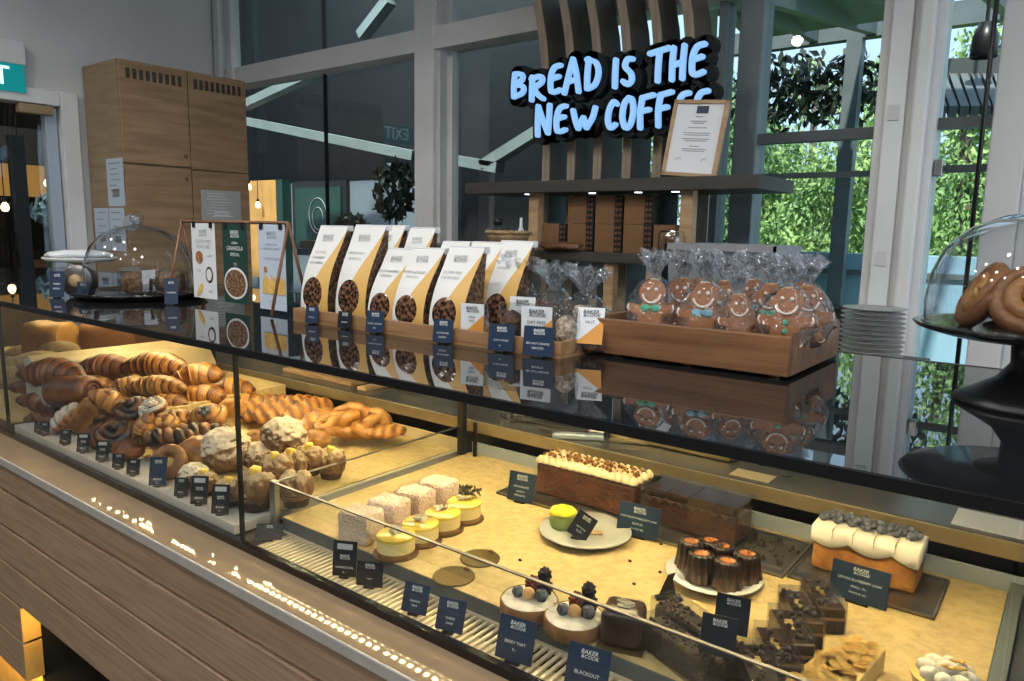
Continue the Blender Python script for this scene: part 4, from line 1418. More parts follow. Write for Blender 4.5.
# steel trays standing stacked on the worktop, golden case light put into their colour
for k, (x0, x1, y0, lb) in enumerate(((-0.86, -0.56, 1.50, 'steel baking tray on the staff worktop behind the loaves'),)):
    bm = B((x0, y0, 0), (x1, y0 + 0.2, 0.003))
    for lo, hi in (((x0, y0, 0), (x1, y0 + 0.004, 0.022)), ((x0, y0 + 0.196, 0), (x1, y0 + 0.2, 0.022)), ((x0, y0, 0), (x0 + 0.004, y0 + 0.2, 0.022)), ((x1 - 0.004, y0, 0), (x1, y0 + 0.2, 0.022))):
        box(bm, lo, hi)
    tag(obj('baking_tray', bm, 'gold_lit_steel', loc=(0, 0, WT)), lb, 'tray')

# plates, bin and tub behind the counter
rk = tag(obj('back_table', B((-1.0, 1.86, 1.17), (-0.31, 2.25, 1.20), 0.003), 'dark_grey'), 'dark table behind the counter under the grey bin and plate stack', 'table')
for x in (-0.96, -0.34):
    for y in (1.9, 2.2):
        obj('leg', B((x - 0.015, y - 0.015, 0), (x + 0.015, y + 0.015, 1.17)), 'black', rk)
for k in range(14):
    o = link('plate', plate_me(0.072, 'plate_stack'), None, (-0.395 + rn.uniform(-.002, .002), 1.93, 1.2003 + k * 0.0112))
    tag(o, 'grey-white plate in the tall stack behind the counter, %s' % ('at the bottom' if k == 0 else 'topmost' if k == 13 else ORD[k] + ' from the bottom'), 'plate')
bn = thing('plastic_bin', 'grey translucent plastic bin behind the gingerbread crate', 'bin', (-0.80, 2.05, 1.2002))
bm = bmesh.new()
v0 = box(bm, (-0.15, -0.10, 0), (0.15, 0.10, 0.290))
for v in v0:
    if v.co.z < 0.1:
        v.co.x *= 0.93
        v.co.y *= 0.93
obj('body', bm, 'frosted_bin', bn)
bm = bmesh.new()
for lo, hi in (((-0.158, -0.108, 0.275), (0.158, -0.10, 0.293)), ((-0.158, 0.10, 0.275), (0.158, 0.108, 0.293)), ((-0.158, -0.108, 0.275), (-0.15, 0.108, 0.293)), ((0.15, -0.108, 0.275), (0.158, 0.108, 0.293))):
    box(bm, lo, hi)
obj('rim', bm, 'plastic_bin', bn)
tag(obj('tub', L([(0, 0), (0.05, 0), (0.055, 0.13), (0.057, 0.135), (0.05, 0.13), (0, 0.125)], 28), 'black', smooth=50, loc=(-0.545, 2.08, 1.2002)),
    'dark round tub between the crate and the plate stack', 'tub')

# ------------------------------------------------------------------ price tags


def price_tag(label, loc, w, h, rz, lines, tilt=-10, m='navy_card', logo=True, roll=0, base=True, pill=False, logo2=False):
    t = thing('price_tag', label, 'price tag', loc, (0, 0, math.radians(rz)))
    tl = math.radians(tilt)
    o = obj('card', B((-w / 2, 0, 0), (w / 2, 0.0016, h), 0.0004), m, t, rot=(tl, math.radians(roll), 0), loc=(0, 0, 0.003))
    L_ = []
    s = min(w, h)
    if logo:
        L_.append(('BAKER', 0.0, h * 0.86 if not pill else h * 0.58, s * 0.135, 0.2, 0.01))
        L_.append(('&COOK', 0.02 * w, h * 0.86 - s * 0.10 if not pill else h * 0.58 - s * 0.10, s * 0.115, 0.2, 0.01))
    for (tx, zf, sz) in lines:
        L_.append((tx, 0, h * zf, sz * h * 0.11, 0))
    obj('lettering', lettering(L_, -0.0004), 'chalk', o)
    if pill:
        bm = bmesh.new()
        box(bm, (-w * 0.32, -0.0012, h * 0.76), (w * 0.32, -0.0002, h * 0.92), 0.0004)
        obj('price_pill', bm, 'chalk_dim', o)
    if base:
        bm = bmesh.new()
        box(bm, (-w * 0.2, -0.004, 0), (w * 0.2, 0.012, 0.0035), 0.001)
        obj('holder', bm, 'black', t)
    return t

# ------------------------------------------------------------------ on the counter: left dome, menu stand, bags, crate, right dome
CTZ = CT + 0.0002
# bread stand far left
p = at(72, 292, Z=CTZ)
wsd = thing('cake_pedestal', 'small stand with a cloth-covered plate left of the glass dome', 'stand', (-2.74, 1.11, CTZ))
obj('foot', L([(0, 0), (0.05, 0), (0.05, 0.006), (0.014, 0.02), (0.012, 0.07), (0.05, 0.085), (0, 0.085)], 28), 'pale_wood', wsd, True)
obj('plate', L([(0, 0.085), (0.10, 0.085), (0.115, 0.095), (0.113, 0.10), (0, 0.092)], 36), 'plate_white', wsd, True)
bm = bmesh.new()
blob(bm, (0, 0, 0.108), (0.105, 0.10, 0.016), 0.12, 2.5, 2)
tag(obj('folded_cloth', bm, 'paper', smooth=True, loc=(-2.74, 1.11, CTZ)), 'white folded cloth on the stand left of the dome', 'cloth')
rt = thing('round_tin', 'round dark tin leaning beside the glass dome', 'tin', (-2.36, 0.95, CTZ + 0.045))
bm = L([(0, -0.02), (0.045, -0.02), (0.047, -0.015), (0.047, 0.015), (0.04, 0.018), (0, 0.018)], 28)
bmesh.ops.rotate(bm, cent=(0, 0, 0), matrix=Matrix.Rotation(math.radians(82), 3, 'X') , verts=bm.verts)
bmesh.ops.rotate(bm, cent=(0, 0, 0), matrix=Matrix.Rotation(math.radians(35), 3, 'Z'), verts=bm.verts)
obj('body', bm, 'steel_dull', rt, 50)
bm = L([(0, 0), (0.02, 0), (0.018, 0.006), (0, 0.008)], 20, (0, 0, 0.019))
bmesh.ops.rotate(bm, cent=(0, 0, 0), matrix=Matrix.Rotation(math.radians(82), 3, 'X'), verts=bm.verts)
bmesh.ops.rotate(bm, cent=(0, 0, 0), matrix=Matrix.Rotation(math.radians(35), 3, 'Z'), verts=bm.verts)
obj('lid_boss', bm, 'pale_wood', rt, True)
price_tag('blue price tag on the left end of the counter, farthest from the dome', (-2.36, 0.885, CTZ), 0.042, 0.075, 40, [('FRESH', 0.5, 0.9), ('BREAD', 0.32, 0.8)])

# glass dome with cookies on a black board
DX, DY = -2.235, 1.07
db = thing('cake_dome', 'large clear glass dome with round knob on a black board, left end of the counter', 'cake dome', (DX, DY, CTZ))
obj('board', L([(0, 0), (0.165, 0.0), (0.183, 0.014), (0.185, 0.02), (0.18, 0.02), (0.16, 0.012), (0, 0.012)], 48), 'black_gloss', db, True)
prof = [(0.150, 0.0125), (0.152, 0.02), (0.152, 0.06), (0.147, 0.105), (0.130, 0.15), (0.10, 0.183), (0.06, 0.204), (0.02, 0.213), (0.012, 0.215)]
o = obj('glass_cover', L(prof, 48), 'dome_glass', db, True)
bm = bmesh.new()
blob(bm, (0, 0, 0.233), 0.020, 0, 1, 0, 3)
lathe(bm, [(0.012, 0.213), (0.009, 0.219), (0.012, 0.223)], 20)
obj('knob', bm, 'dome_glass', o, True)
sweep_b = bmesh.new()
sweep(sweep_b, [(math.cos(a) * 0.1515, math.sin(a) * 0.1515, 0.0135) for a in [2 * PI * k / 48 for k in range(48)]], 0.0025, 6, closed=True)
obj('rim', sweep_b, 'dome_glass', o, True)
# cakes under the dome: brown slices in plastic film
for k, (x, y, lb) in enumerate(((-0.06, 0.02, 'left'), (0.035, -0.03, 'front'), (0.05, 0.07, 'rear'))):
    t = thing('wrapped_slice', 'brown cake slice in clear film under the left dome, %s one' % lb, 'cake', (DX + x, DY + y, CTZ + 0.0125), (0, 0, 0.3 * k))
    obj('cake', B((-0.035, -0.03, 0), (0.035, 0.03, 0.065), 0.018), 'nut_brown', t, True)
    obj('film', B((-0.039, -0.034, 0), (0.039, 0.034, 0.07), 0.005), 'clear_plastic', t)
price_tag('dark price tag in front of the left glass dome', (-2.30, 0.93, CTZ), 0.04, 0.045, 25, [])
price_tag('dark slanted price tag between the dome and the menu stand', (-1.955, 1.015, CTZ), 0.034, 0.07, 52, [('COOKIE', 0.45, 0.8)])

# menu stand: wooden rods with three hanging cards
MY = 1.10
ms = thing('menu_stand', 'wooden rod stand from which three menu cards hang', 'menu stand', (-1.79, MY, CTZ))
x0, x1, zt = -0.245, 0.25, 0.226
bm = bmesh.new()
sweep(bm, [(x0, 0, zt), (x1, 0, zt)], 0.0045, 8)
obj('top_rod', bm, 'copper_wood', ms, True)
for x in (x0, x1):
    for s in (-1, 1):
        bm = bmesh.new()
        sweep(bm, [(x, 0, zt), (x, s * 0.055, 0.004)], 0.004, 8)
        obj('leg', bm, 'copper_wood', ms, True)


def menu_card(label, x, w, h, kind):
    t = thing('menu_card', label, 'menu', (-1.79 + x, MY - 0.006, CTZ + zt - 0.004))
    obj('sheet', B((-w / 2, 0, -h), (w / 2, 0.001, 0)), {'a': 'paper', 'b': 'green_card', 'c': 'blue_paper'}[kind], t)
    for s in (-1, 1):
        obj('clip', B((s * w * 0.36 - 0.007, -0.003, -0.012), (s * w * 0.36 + 0.007, 0.002, 0.004), 0.001), 'black', t)
    ik = 'chalk' if kind == 'b' else 'ink_grey'
    ls_ = [('BAKER', 0, -0.022, 0.013, 0.15, 0.01), ('&COOK', 0.002, -0.032, 0.011, 0.15, 0.01)]
    if kind == 'a':
        ls_ += [('GLUTEN FREE', 0, -0.05, 0.013), ('MUNCHIES', 0, -0.064, 0.014), ('LOAF', 0.03, -0.088, 0.009), ('TART', -0.025, -0.13, 0.009), ('ROLL', 0.03, -0.185, 0.009)]
    elif kind == 'b':
        ls_ += [('GRAIN', 0, -0.05, 0.009), ('GRANOLA', 0, -0.064, 0.016), ('SPECIAL', 0, -0.08, 0.012), ('9.5', 0, -0.105, 0.010)]
    else:
        ls_ += [('LEMON TEA', 0, -0.05, 0.009), ('SEASONAL TREATS', 0, -0.06, 0.008), ('CARROT CAKE', 0, -0.085, 0.009), ('ONE EACH', 0, -0.192, 0.008)]
    obj('lettering', lettering(ls_, -0.0006), ik, t)

    def disc(x, z, rx, rz, y=-0.0014):
        bm = bmesh.new()
        prism(bm, [(x + math.cos(a) * rx, z + math.sin(a) * rz) for a in [2 * PI * k / 24 for k in range(24)]], 0.001, 'xz', y)
        return bm
    if kind == 'a':
        obj('picture', disc(-0.022, -0.093, 0.018, 0.017), 'pic_bread', t)
        obj('picture', disc(0.026, -0.139, 0.018, 0.022), 'steel_dull', t)
        obj('picture', disc(0.026, -0.139, 0.013, 0.016, -0.002), 'pic_bowl', t)
        bm = bmesh.new()
        blob(bm, (0, 0, 0), (0.024, 0.001, 0.009), 0)
        bmesh.ops.rotate(bm, cent=(0, 0, 0), matrix=Matrix.Rotation(math.radians(-50), 3, 'Y'), verts=bm.verts)
        bmesh.ops.translate(bm, vec=(-0.024, -0.001, -0.183), verts=bm.verts)
        obj('picture', bm, 'almond_flake', t)
    if kind == 'b':
        obj('picture', disc(0, -0.155, w * 0.47, 0.042), 'pic_bowl', t)
        obj('picture', disc(0, -0.155, w * 0.42, 0.036, -0.002), 'pic_oats', t)
    if kind == 'c':
        obj('picture', B((-w * 0.36, -0.0015, -0.172), (w * 0.47, -0.0003, -0.138)), 'almond_flake', t)
        bm = bmesh.new()
        for k in range(9):
            x_ = -w * 0.33 + k * w * 0.09
            prism(bm, [(x_, -0.139), (x_ + w * 0.08, -0.139), (x_ + w * 0.04, -0.122 - 0.004 * (k % 3))], 0.001, 'xz', -0.0014)
        obj('picture', bm, 'almond_flake', t)
        obj('picture', disc(-w * 0.24, -0.112, 0.006, 0.008), 'pic_bread', t)
    return t


menu_card('white hanging menu card with three small pictures of bakes', -0.128, 0.118, 0.205, 'a')
menu_card('dark green hanging menu card with a round bowl of granola', 0.025, 0.113, 0.208, 'b')
menu_card('pale blue hanging menu card with an orange cake picture, rightmost', 0.187, 0.112, 0.212, 'c')

# long wooden trays under the bags
def open_tray(label, x0, x1, y0, y1, hgt, m='tray_wood', t_=0.009, z=CTZ):
    t = thing('wooden_tray', label, 'tray', ((x0 + x1) / 2, y0, z))
    w = (x1 - x0) / 2
    d = y1 - y0
    obj('bottom', B((-w, 0, 0), (w, d, 0.006)), m, t)
    obj('front_rail', B((-w, 0, 0.006), (w, t_, hgt), 0.0012), m, t)
    obj('back_rail', B((-w, d - t_, 0.006), (w, d, hgt), 0.0012), m, t)
    obj('side_rail', B((-w, t_, 0.006), (-w + t_, d - t_, hgt), 0.0012), m, t)
    obj('side_rail', B((w - t_, t_, 0.006), (w, d - t_, hgt), 0.0012), m, t)
    return t


open_tray('long low wooden tray holding the granola bags', -1.462, -0.985, 1.05, 1.30, 0.030)
open_tray('low wooden tray holding the cellophane pouches, next to the crate', -0.982, -0.705, 1.05, 1.30, 0.030)
BZ = CTZ + 0.0064


def granola_bag(label, loc, rz, w, h, names, d=0.066, group=None):
    t = thing('granola_bag', label, 'bag', loc, (0, 0, math.radians(rz)))

    def yprof(v):      # front face profile: bulges low, sweeps back to the top fold
        return -d / 2 + (0.5 * d + 0.032) * (v ** 1.7) - 0.008 * math.sin(PI * min(1, v * 1.25))

    def wprof(v):
        return w / 2 * (1 - 0.05 * math.sin(PI * v))

    def F(u, v):
        bulge = -0.006 * (1 - (2 * u - 1) ** 2) * math.sin(PI * min(1, v * 1.3 + 0.05))
        return Vector(((u - 0.5) * 2 * wprof(v), yprof(v) + bulge, v * h))
    NU, NV = 8, 18
    bm = bmesh.new()
    uvl = bm.loops.layers.uv.new('UVMap')
    g = [[bm.verts.new(F(i / NU, j / NV)) for i in range(NU + 1)] for j in range(NV + 1)]
    for j in range(NV):
        for i in range(NU):
            f = bm.faces.new((g[j][i], g[j][i + 1], g[j + 1][i + 1], g[j + 1][i]))
            for lp_, (a, b) in zip(f.loops, ((i, j), (i + 1, j), (i + 1, j + 1), (i, j + 1))):
                lp_[uvl].uv = (a / NU, b / NV)
    o = obj('printed_front', bm, 'bag_print', t, True)
    # back and gussets
    bm = bmesh.new()
    bk_ = lambda v: max(d / 2 - 0.35 * d * v ** 1.3, 0.001 + yprof(v) + 0.001)
    bk2 = lambda v: max(0.5 * d + 0.012 * v, yprof(v) + 0.002)
    for s in (-1, 1):
        a = [bm.verts.new(Vector((s * wprof(j / NV), yprof(j / NV), j / NV * h))) for j in range(NV + 1)]
        c_ = [bm.verts.new(Vector((s * (wprof(j / NV) - 0.006), bk2(j / NV), j / NV * h))) for j in range(NV + 1)]
        for j in range(NV):
            bm.faces.new((a[j], c_[j], c_[j + 1], a[j + 1]) if s > 0 else (a[j], a[j + 1], c_[j + 1], c_[j]))
    obj('side_gusset', bm, 'granola', t, True)
    bm = bmesh.new()
    for j in range(NV):
        q = [Vector((s * (wprof(jj / NV) - 0.006), bk2(jj / NV), jj / NV * h)) for jj in (j, j + 1) for s in (-1, 1)]
        vs = [bm.verts.new(x_) for x_ in (q[0], q[1], q[3], q[2])]
        bm.faces.new(vs)
    bm.faces.new([bm.verts.new(x_) for x_ in ((-w / 2, -d / 2, 0.0), (w / 2, -d / 2, 0.0), (w / 2 - .006, d / 2, 0.0), (-w / 2 + .006, d / 2, 0.0))])
    obj('back_panel', bm, 'paper', t, True)
    # top fold, a white folded ridge
    bm = bmesh.new()
    box(bm, (-w / 2, yprof(1) - 0.001, h - 0.012), (w / 2, bk2(1) + 0.002, h + 0.001), 0.0008)
    obj('top_fold', bm, 'paper', t)
    # lettering mapped on the front
    if names:
        ls_ = [('BAKER', 0.42, 0.88, 0.12, 0.2, 0.0), ('&COOK', 0.45, 0.845, 0.10, 0.2, 0.0)]
        for k, nm in enumerate(names):
            ls_.append((nm, 0.36, 0.71 - 0.055 * k, 0.082))
        bm = bmesh.new()
        for ln in ls_:
            tb = text_bm(ln[0], ln[3] * w * 1.05, 'CENTER', ln[4] if len(ln) > 4 else 0, 0.0)
            for v in tb.verts:
                u_2 = ln[1] + v.co.x / (2 * wprof(ln[2]))
                v_2 = ln[2] + v.co.z / h
                v.co = F(u_2, v_2) + Vector((0, -0.0012, 0))
            merge(bm, tb)
        obj('lettering', bm, 'ink_grey', o)
    return t


# (px of the bag's bottom centre, depth Y, width, height, yaw, names, label)
def bag_at(px, Y, w, h, rz, names, label):
    # bottom centre on the tray floor under the ray of that pixel column
    z = BZ
    # find row for which at() gives (Y, z)
    lo_, hi_ = 180.0, 460.0
    for _ in range(40):
        mid = (lo_ + hi_) / 2
        if at(px, mid, Y=Y).z > z:
            lo_ = mid
        else:
            hi_ = mid
    p = at(px, lo_, Y=Y)
    return granola_bag(label, (p.x, Y, z), rz, w, h, names)


bag_at(326, 1.115, 0.098, 0.215, 2, ('NUT FREE', 'CRANBERRY', 'AND CEREAL'), 'tall white and orange granola bag at the left end of the tray')
bag_at(362, 1.115, 0.100, 0.218, 2, ('FRUIT & NUT', 'GRANOLA'), 'tall white and orange granola bag, second from the left')
bag_at(393, 1.115, 0.088, 0.168, 2, ('HONEY ALMOND', 'GRANOLA'), 'shorter granola bag third from the left, with a white glint in its window')
bag_at(419, 1.105, 0.090, 0.172, 2, ('HONEY ALMOND', 'GRANOLA'), 'shorter granola bag fourth from the left, overlapping its neighbour')
bag_at(457, 1.105, 0.092, 0.178, 2, ('GLUTEN FREE', 'CACAO NUT'), 'front granola bag nearest the cellophane pouches')
bag_at(384, 1.215, 0.086, 0.218, 2, ('SPICED SEED',), 'granola bag behind, its top showing right of the second tall bag')
bag_at(414, 1.215, 0.080, 0.214, 2, ('SPICED SEED',), 'granola bag behind, showing in front of the white post')
bag_at(447, 1.205, 0.080, 0.185, 2, (), 'granola bag in the second row, wedged behind the fourth and front bags')
bag_at(478, 1.200, 0.084, 0.186, 2, ('GRANOLA',), 'granola bag in the second row, right behind the front bag')
bag_at(507, 1.205, 0.084, 0.190, 2, ('GRANOLA',), 'rightmost tall granola bag, with a pale side')


def pouch(label, loc, rz, w, h, d, m, text=(), tilt=0, label_w=1.0, clear=True):
    """small clear packet of biscuits with a printed band"""
    t = thing('snack_pouch', label, 'pouch', loc, (math.radians(tilt), 0, math.radians(rz)))
    bm = bmesh.new()
    blob(bm, (0, 0, h * 0.42), (w * 0.44, d * 0.42, h * 0.41), 0.10, 3.5, w * 90 + rz, 3)
    obj('contents', bm, m, t, True)
    bm = bmesh.new()
    v0 = box(bm, (-w / 2, -d / 2, 0), (w / 2, d / 2, h), 0.004)
    for v in bm.verts:
        if v.co.z > h * 0.8:
            v.co.y *= 0.15
    obj('film', bm, 'clear_plastic', t)
    if text:
        lw = w * label_w
        bm = B((-lw / 2, -d / 2 - 0.0012, h * 0.12), (lw / 2, -d / 2 - 0.0004, h * 0.97))
        c = obj('printed_label', bm, 'paper', t)
        bm = bmesh.new()
        prism(bm, [(-lw / 2, h * 0.12), (lw / 2, h * 0.12), (lw / 2, h * 0.70)], 0.0006, 'xz', -d / 2 - 0.0020)
        obj('orange_corner', bm, 'orange_ink', c)
        obj('lettering', lettering([('BAKER', 0, h * 0.86, w * 0.17, 0.15, 0.012), ('&COOK', 0.002, h * 0.78, w * 0.15, 0.15, 0.012)] + [(s_, 0, h * (0.62 - 0.1 * k), w * 0.14) for k, s_ in enumerate(text)], -d / 2 - 0.0026), 'ink', c)
    return t


def px_floor(px, Y, z):
    lo_, hi_ = 180.0, 560.0
    for _ in range(40):
        mid = (lo_ + hi_) / 2
        if at(px, mid, Y=Y).z > z:
            lo_ = mid
        else:
            hi_ = mid
    return at(px, lo_, Y=Y)


for (px, Y, w, h, d, rz, m, tx, tl, lb) in (
        (476, 1.085, 0.050, 0.075, 0.03, 12, 'oat_white', ('MINI', 'MIX'), 0, 'small white pouch in front of the rightmost granola bags'),
        (512, 1.10, 0.055, 0.078, 0.045, 12, 'cookie_dark', (), 0, 'clear pouch of dark cookies above a blue price tag'),
        (523, 1.165, 0.055, 0.085, 0.03, 12, 'nut_brown', ('CHOC',), -8, 'orange labelled pouch half hidden behind the dark cookie pouch'),
        (540, 1.085, 0.060, 0.082, 0.035, 12, 'oat_white', ('OAT FREE', 'BISCOTTI', 'ALMOND'), 0, 'white labelled pouch right behind the largest tray price tag'),
        (565, 1.10, 0.050, 0.078, 0.045, 12, 'oat_white', (), 0, 'clear pouch of pale oat clusters beside the white labelled pouch'),
        (589, 1.12, 0.058, 0.080, 0.035, 22, 'nut_brown', ('NUT',), -24, 'tilted pouch with an orange label next to the crate')):
    p = px_floor(px, Y, BZ)
    pouch(lb, (p.x, p.y, BZ), rz, w, h, d, m, tx, tl, 0.84 if tl < -20 else 1.0)


def crinkle(bm, c, rad, amp, seed, sub=4, top=None):
    lay = bm.verts.layers.float.get('bake') or bm.verts.layers.float.new('bake')
    g = bmesh.ops.create_icosphere(bm, subdivisions=sub, radius=1)
    for v in g['verts']:
        d = v.co.copy()
        n_ = noise.noise(d * 2.3 + Vector((seed, 0, 0))) * 0.6 + abs(noise.noise(d * 6 + Vector((0, seed, 0)))) * 0.8
        k = 1 + amp * n_
        q = Vector((d.x * rad[0], d.y * rad[1], d.z * rad[2])) * k
        if top and q.z > 0:
            q.x *= 1 - top * (q.z / rad[2]) * 0.6
            q.y *= 1 - top * (q.z / rad[2]) * 0.6
        v.co = Vector(c) + q


def tuft(bm, c, r, h, seed, n=16, spread=1.0):
    """frilled top of a tied cellophane bag: pleated fan"""
    rr = random.Random(seed)
    c = Vector(c)
    for lay_ in range(2):
        prev = None
        m_ = n * 2
        pts0, pts1, pts2 = [], [], []
        for k in range(m_):
            a = 2 * PI * k / m_
            pl = (1.0 if k % 2 else 0.55) * (0.8 + 0.4 * rr.random())
            pts0.append(c + Vector((math.cos(a) * 0.006, math.sin(a) * 0.006, 0)))
            pts1.append(c + Vector((math.cos(a) * r * 0.55 * pl, math.sin(a) * r * 0.4 * pl, h * 0.5)))
            pts2.append(c + Vector((math.cos(a) * r * pl * spread, math.sin(a) * r * 0.7 * pl, h * (0.8 + 0.35 * rr.random()) * (1 - 0.2 * lay_))))
        A = [bm.verts.new(x_) for x_ in pts0]
        Bv = [bm.verts.new(x_) for x_ in pts1]
        Cv = [bm.verts.new(x_) for x_ in pts2]
        for k in range(m_):
            k2 = (k + 1) % m_
            bm.faces.new((A[k], A[k2], Bv[k2], Bv[k]))
            bm.faces.new((Bv[k], Bv[k2], Cv[k2], Cv[k]))


# cellophane bags of cookies behind the pouches
for i, (px, Y, s, h, m, lb) in enumerate((
        (520, 1.235, 0.062, 0.105, 'cookie_dark', 'crinkled cellophane bag of dark cookies right of the tall granola bags'),
        (553, 1.225, 0.060, 0.100, 'cookie_dark', 'crinkled cellophane bag behind the white labelled pouch'),
        (585, 1.225, 0.060, 0.095, 'oat_white', 'crinkled cellophane bag of pale clusters behind the tilted pouch'))):
    p = px_floor(px, Y, BZ)
    t = thing('cellophane_bag', lb, 'bag', (p.x, p.y, BZ))
    bm = bmesh.new()
    for k in range(7):
        blob(bm, (rn.uniform(-.5, .5) * s, rn.uniform(-.3, .3) * s, 0.02 + rn.uniform(0, 0.5) * h), (0.022, 0.022, 0.012), 0.25, 3, k, 2)
    obj('cookies', bm, m, t, True)
    bm = bmesh.new()
    crinkle(bm, (0, 0, h * 0.52), (s * 0.82, s * 0.62, h * 0.50), 0.22, i * 3.3, 4, 0.4)
    for v in bm.verts:
        v.co.z = max(v.co.z, 0.001)
    obj('cellophane', bm, 'cello', t, True)
    bm = bmesh.new()
    tuft(bm, (0, 0, h * 0.95), s * 0.9, h * 0.55, i, 12)
    obj('gathered_top', bm, 'cello_tuft', t)

# navy tags hanging on the tray's front rail
for (px, py, w, h, lines, lb) in (
        (311, 310, 0.036, 0.038, [('GRANOLA', 0.35, 0.9)], 'small navy price tag under the leftmost granola bag'),
        (344, 316, 0.037, 0.036, [('GRANOLA', 0.35, 0.9)], 'small black price tag under the second granola bag'),
        (374, 318, 0.045, 0.045, [('HONEY ALMOND', 0.4, 0.9), ('9.5', 0.2, 1)], 'navy price tag under the third granola bag'),
        (442, 328, 0.044, 0.045, [('GLUTEN FREE', 0.4, 0.9), ('CACAO', 0.22, 1)], 'navy price tag under the front granola bag'),
        (500, 337, 0.052, 0.048, [('CHOC FUDGE', 0.4, 0.9), ('6.-', 0.2, 1)], 'navy price tag under the dark cookie pouch'),
        (537, 341, 0.058, 0.052, [('SEA SALT CARAMEL', 0.42, 0.9), ('BISCOTTI', 0.26, 0.9)], 'largest navy price tag on the tray rail, under the white labelled pouch')):
    p = px_floor(px, 1.036, CTZ)
    price_tag(lb, (p.x, 1.036, CTZ), w, h, 12, lines, tilt=-8, m='navy_card' if px != 344 else 'black_card')

# gingerbread crate
cr = thing('wooden_crate', 'dark wooden crate with cut-out handle full of gingerbread bags', 'crate', (-0.52, 1.13, CTZ + 0.006))
cw, cd, chh, tk = 0.342, 0.285, 0.062, 0.012
x0, x1 = -0.165, 0.177
obj('bottom', B((x0 + tk, tk, 0.0), (x1 - tk, cd - tk, 0.006)), 'acacia', cr)
obj('front_board', B((x0, 0, 0), (x1, tk, chh), 0.002), 'acacia', cr)
obj('back_board', B((x0, cd - tk, 0), (x1, cd, chh), 0.002), 'acacia', cr)


def end_board(x):
    # board with a slot handle: ring of quads around the slot
    bm = bmesh.new()
    y0, y1, z0, z1 = tk, cd - tk, 0.0, chh + 0.004
    hs = [(cd / 2 + 0.038 * (1 if abs(math.cos(a)) > 1e-6 and math.cos(a) > 0 else -1) * (0.65 + 0.35 * abs(math.cos(a))), 0.040 + 0.009 * math.sin(a)) for a in [PI / 8 + 2 * PI * k / 8 for k in range(8)]]
    outer = [(y1, 0.045), (y1, z1), (cd / 2 + 0.02, z1), (y0, z1), (y0, 0.035), (y0, z0), (cd / 2, z0), (y1, z0)]
    hole = [(cd / 2 + 0.04, 0.040), (cd / 2 + 0.036, 0.050), (cd / 2, 0.052), (cd / 2 - 0.036, 0.050), (cd / 2 - 0.04, 0.040), (cd / 2 - 0.036, 0.031), (cd / 2, 0.029), (cd / 2 + 0.036, 0.031)]
    A = [[bm.verts.new((x + dx, q[0], q[1])) for q in outer] for dx in (0, tk)]
    H = [[bm.verts.new((x + dx, q[0], q[1])) for q in hole] for dx in (0, tk)]
    for k in range(8):
        k2 = (k + 1) % 8
        bm.faces.new((A[0][k], H[0][k], H[0][k2], A[0][k2]))
        bm.faces.new((A[1][k], A[1][k2], H[1][k2], H[1][k]))
        bm.faces.new((A[0][k], A[0][k2], A[1][k2], A[1][k]))
        bm.faces.new((H[0][k], H[1][k], H[1][k2], H[0][k2]))
    bmesh.ops.recalc_face_normals(bm, faces=bm.faces)
    return bm


obj('end_board', end_board(x1 - tk), 'acacia', cr)
obj('end_board', end_board(x0), 'acacia', cr)
for x, y in ((x0 + 0.03, 0.03), (x1 - 0.03, 0.03), (x0 + 0.03, cd - 0.03), (x1 - 0.03, cd - 0.03), (0.0, 0.03)):
    obj('foot', L([(0, -0.006), (0.008, -0.006), (0.01, 0), (0, 0)], 14, (x, y, 0)), 'pale_wood', cr, True)


bm = bmesh.new()
box(bm, (x0 + tk + 0.001, tk + 0.001, 0.0065), (x1 - tk - 0.001, cd - tk - 0.001, 0.027), 0.004)
tag(obj('paper_lining', bm, 'copper_wood', loc=(-0.52, 1.13, CTZ + 0.006)), 'brown paper lining inside the wooden crate under the gingerbread bags', 'paper')


def ginger_outline(s=1.0):
    pts = []
    # head
    for k in range(13):
        a = -0.9 + (PI + 1.8) * k / 12
        pts.append((math.cos(a) * 0.027, 0.083 + math.sin(a) * 0.026))
    pts += [(-0.022, 0.056), (-0.043, 0.060), (-0.050, 0.050), (-0.045, 0.040), (-0.026, 0.036), (-0.024, 0.022), (-0.034, 0.006), (-0.028, -0.002), (-0.016, 0.0), (0.0, 0.014),
            (0.016, 0.0), (0.028, -0.002), (0.034, 0.006), (0.024, 0.022), (0.026, 0.036), (0.045, 0.040), (0.050, 0.050), (0.043, 0.060), (0.022, 0.056)]
    return [(x * s, z * s) for x, z in pts]


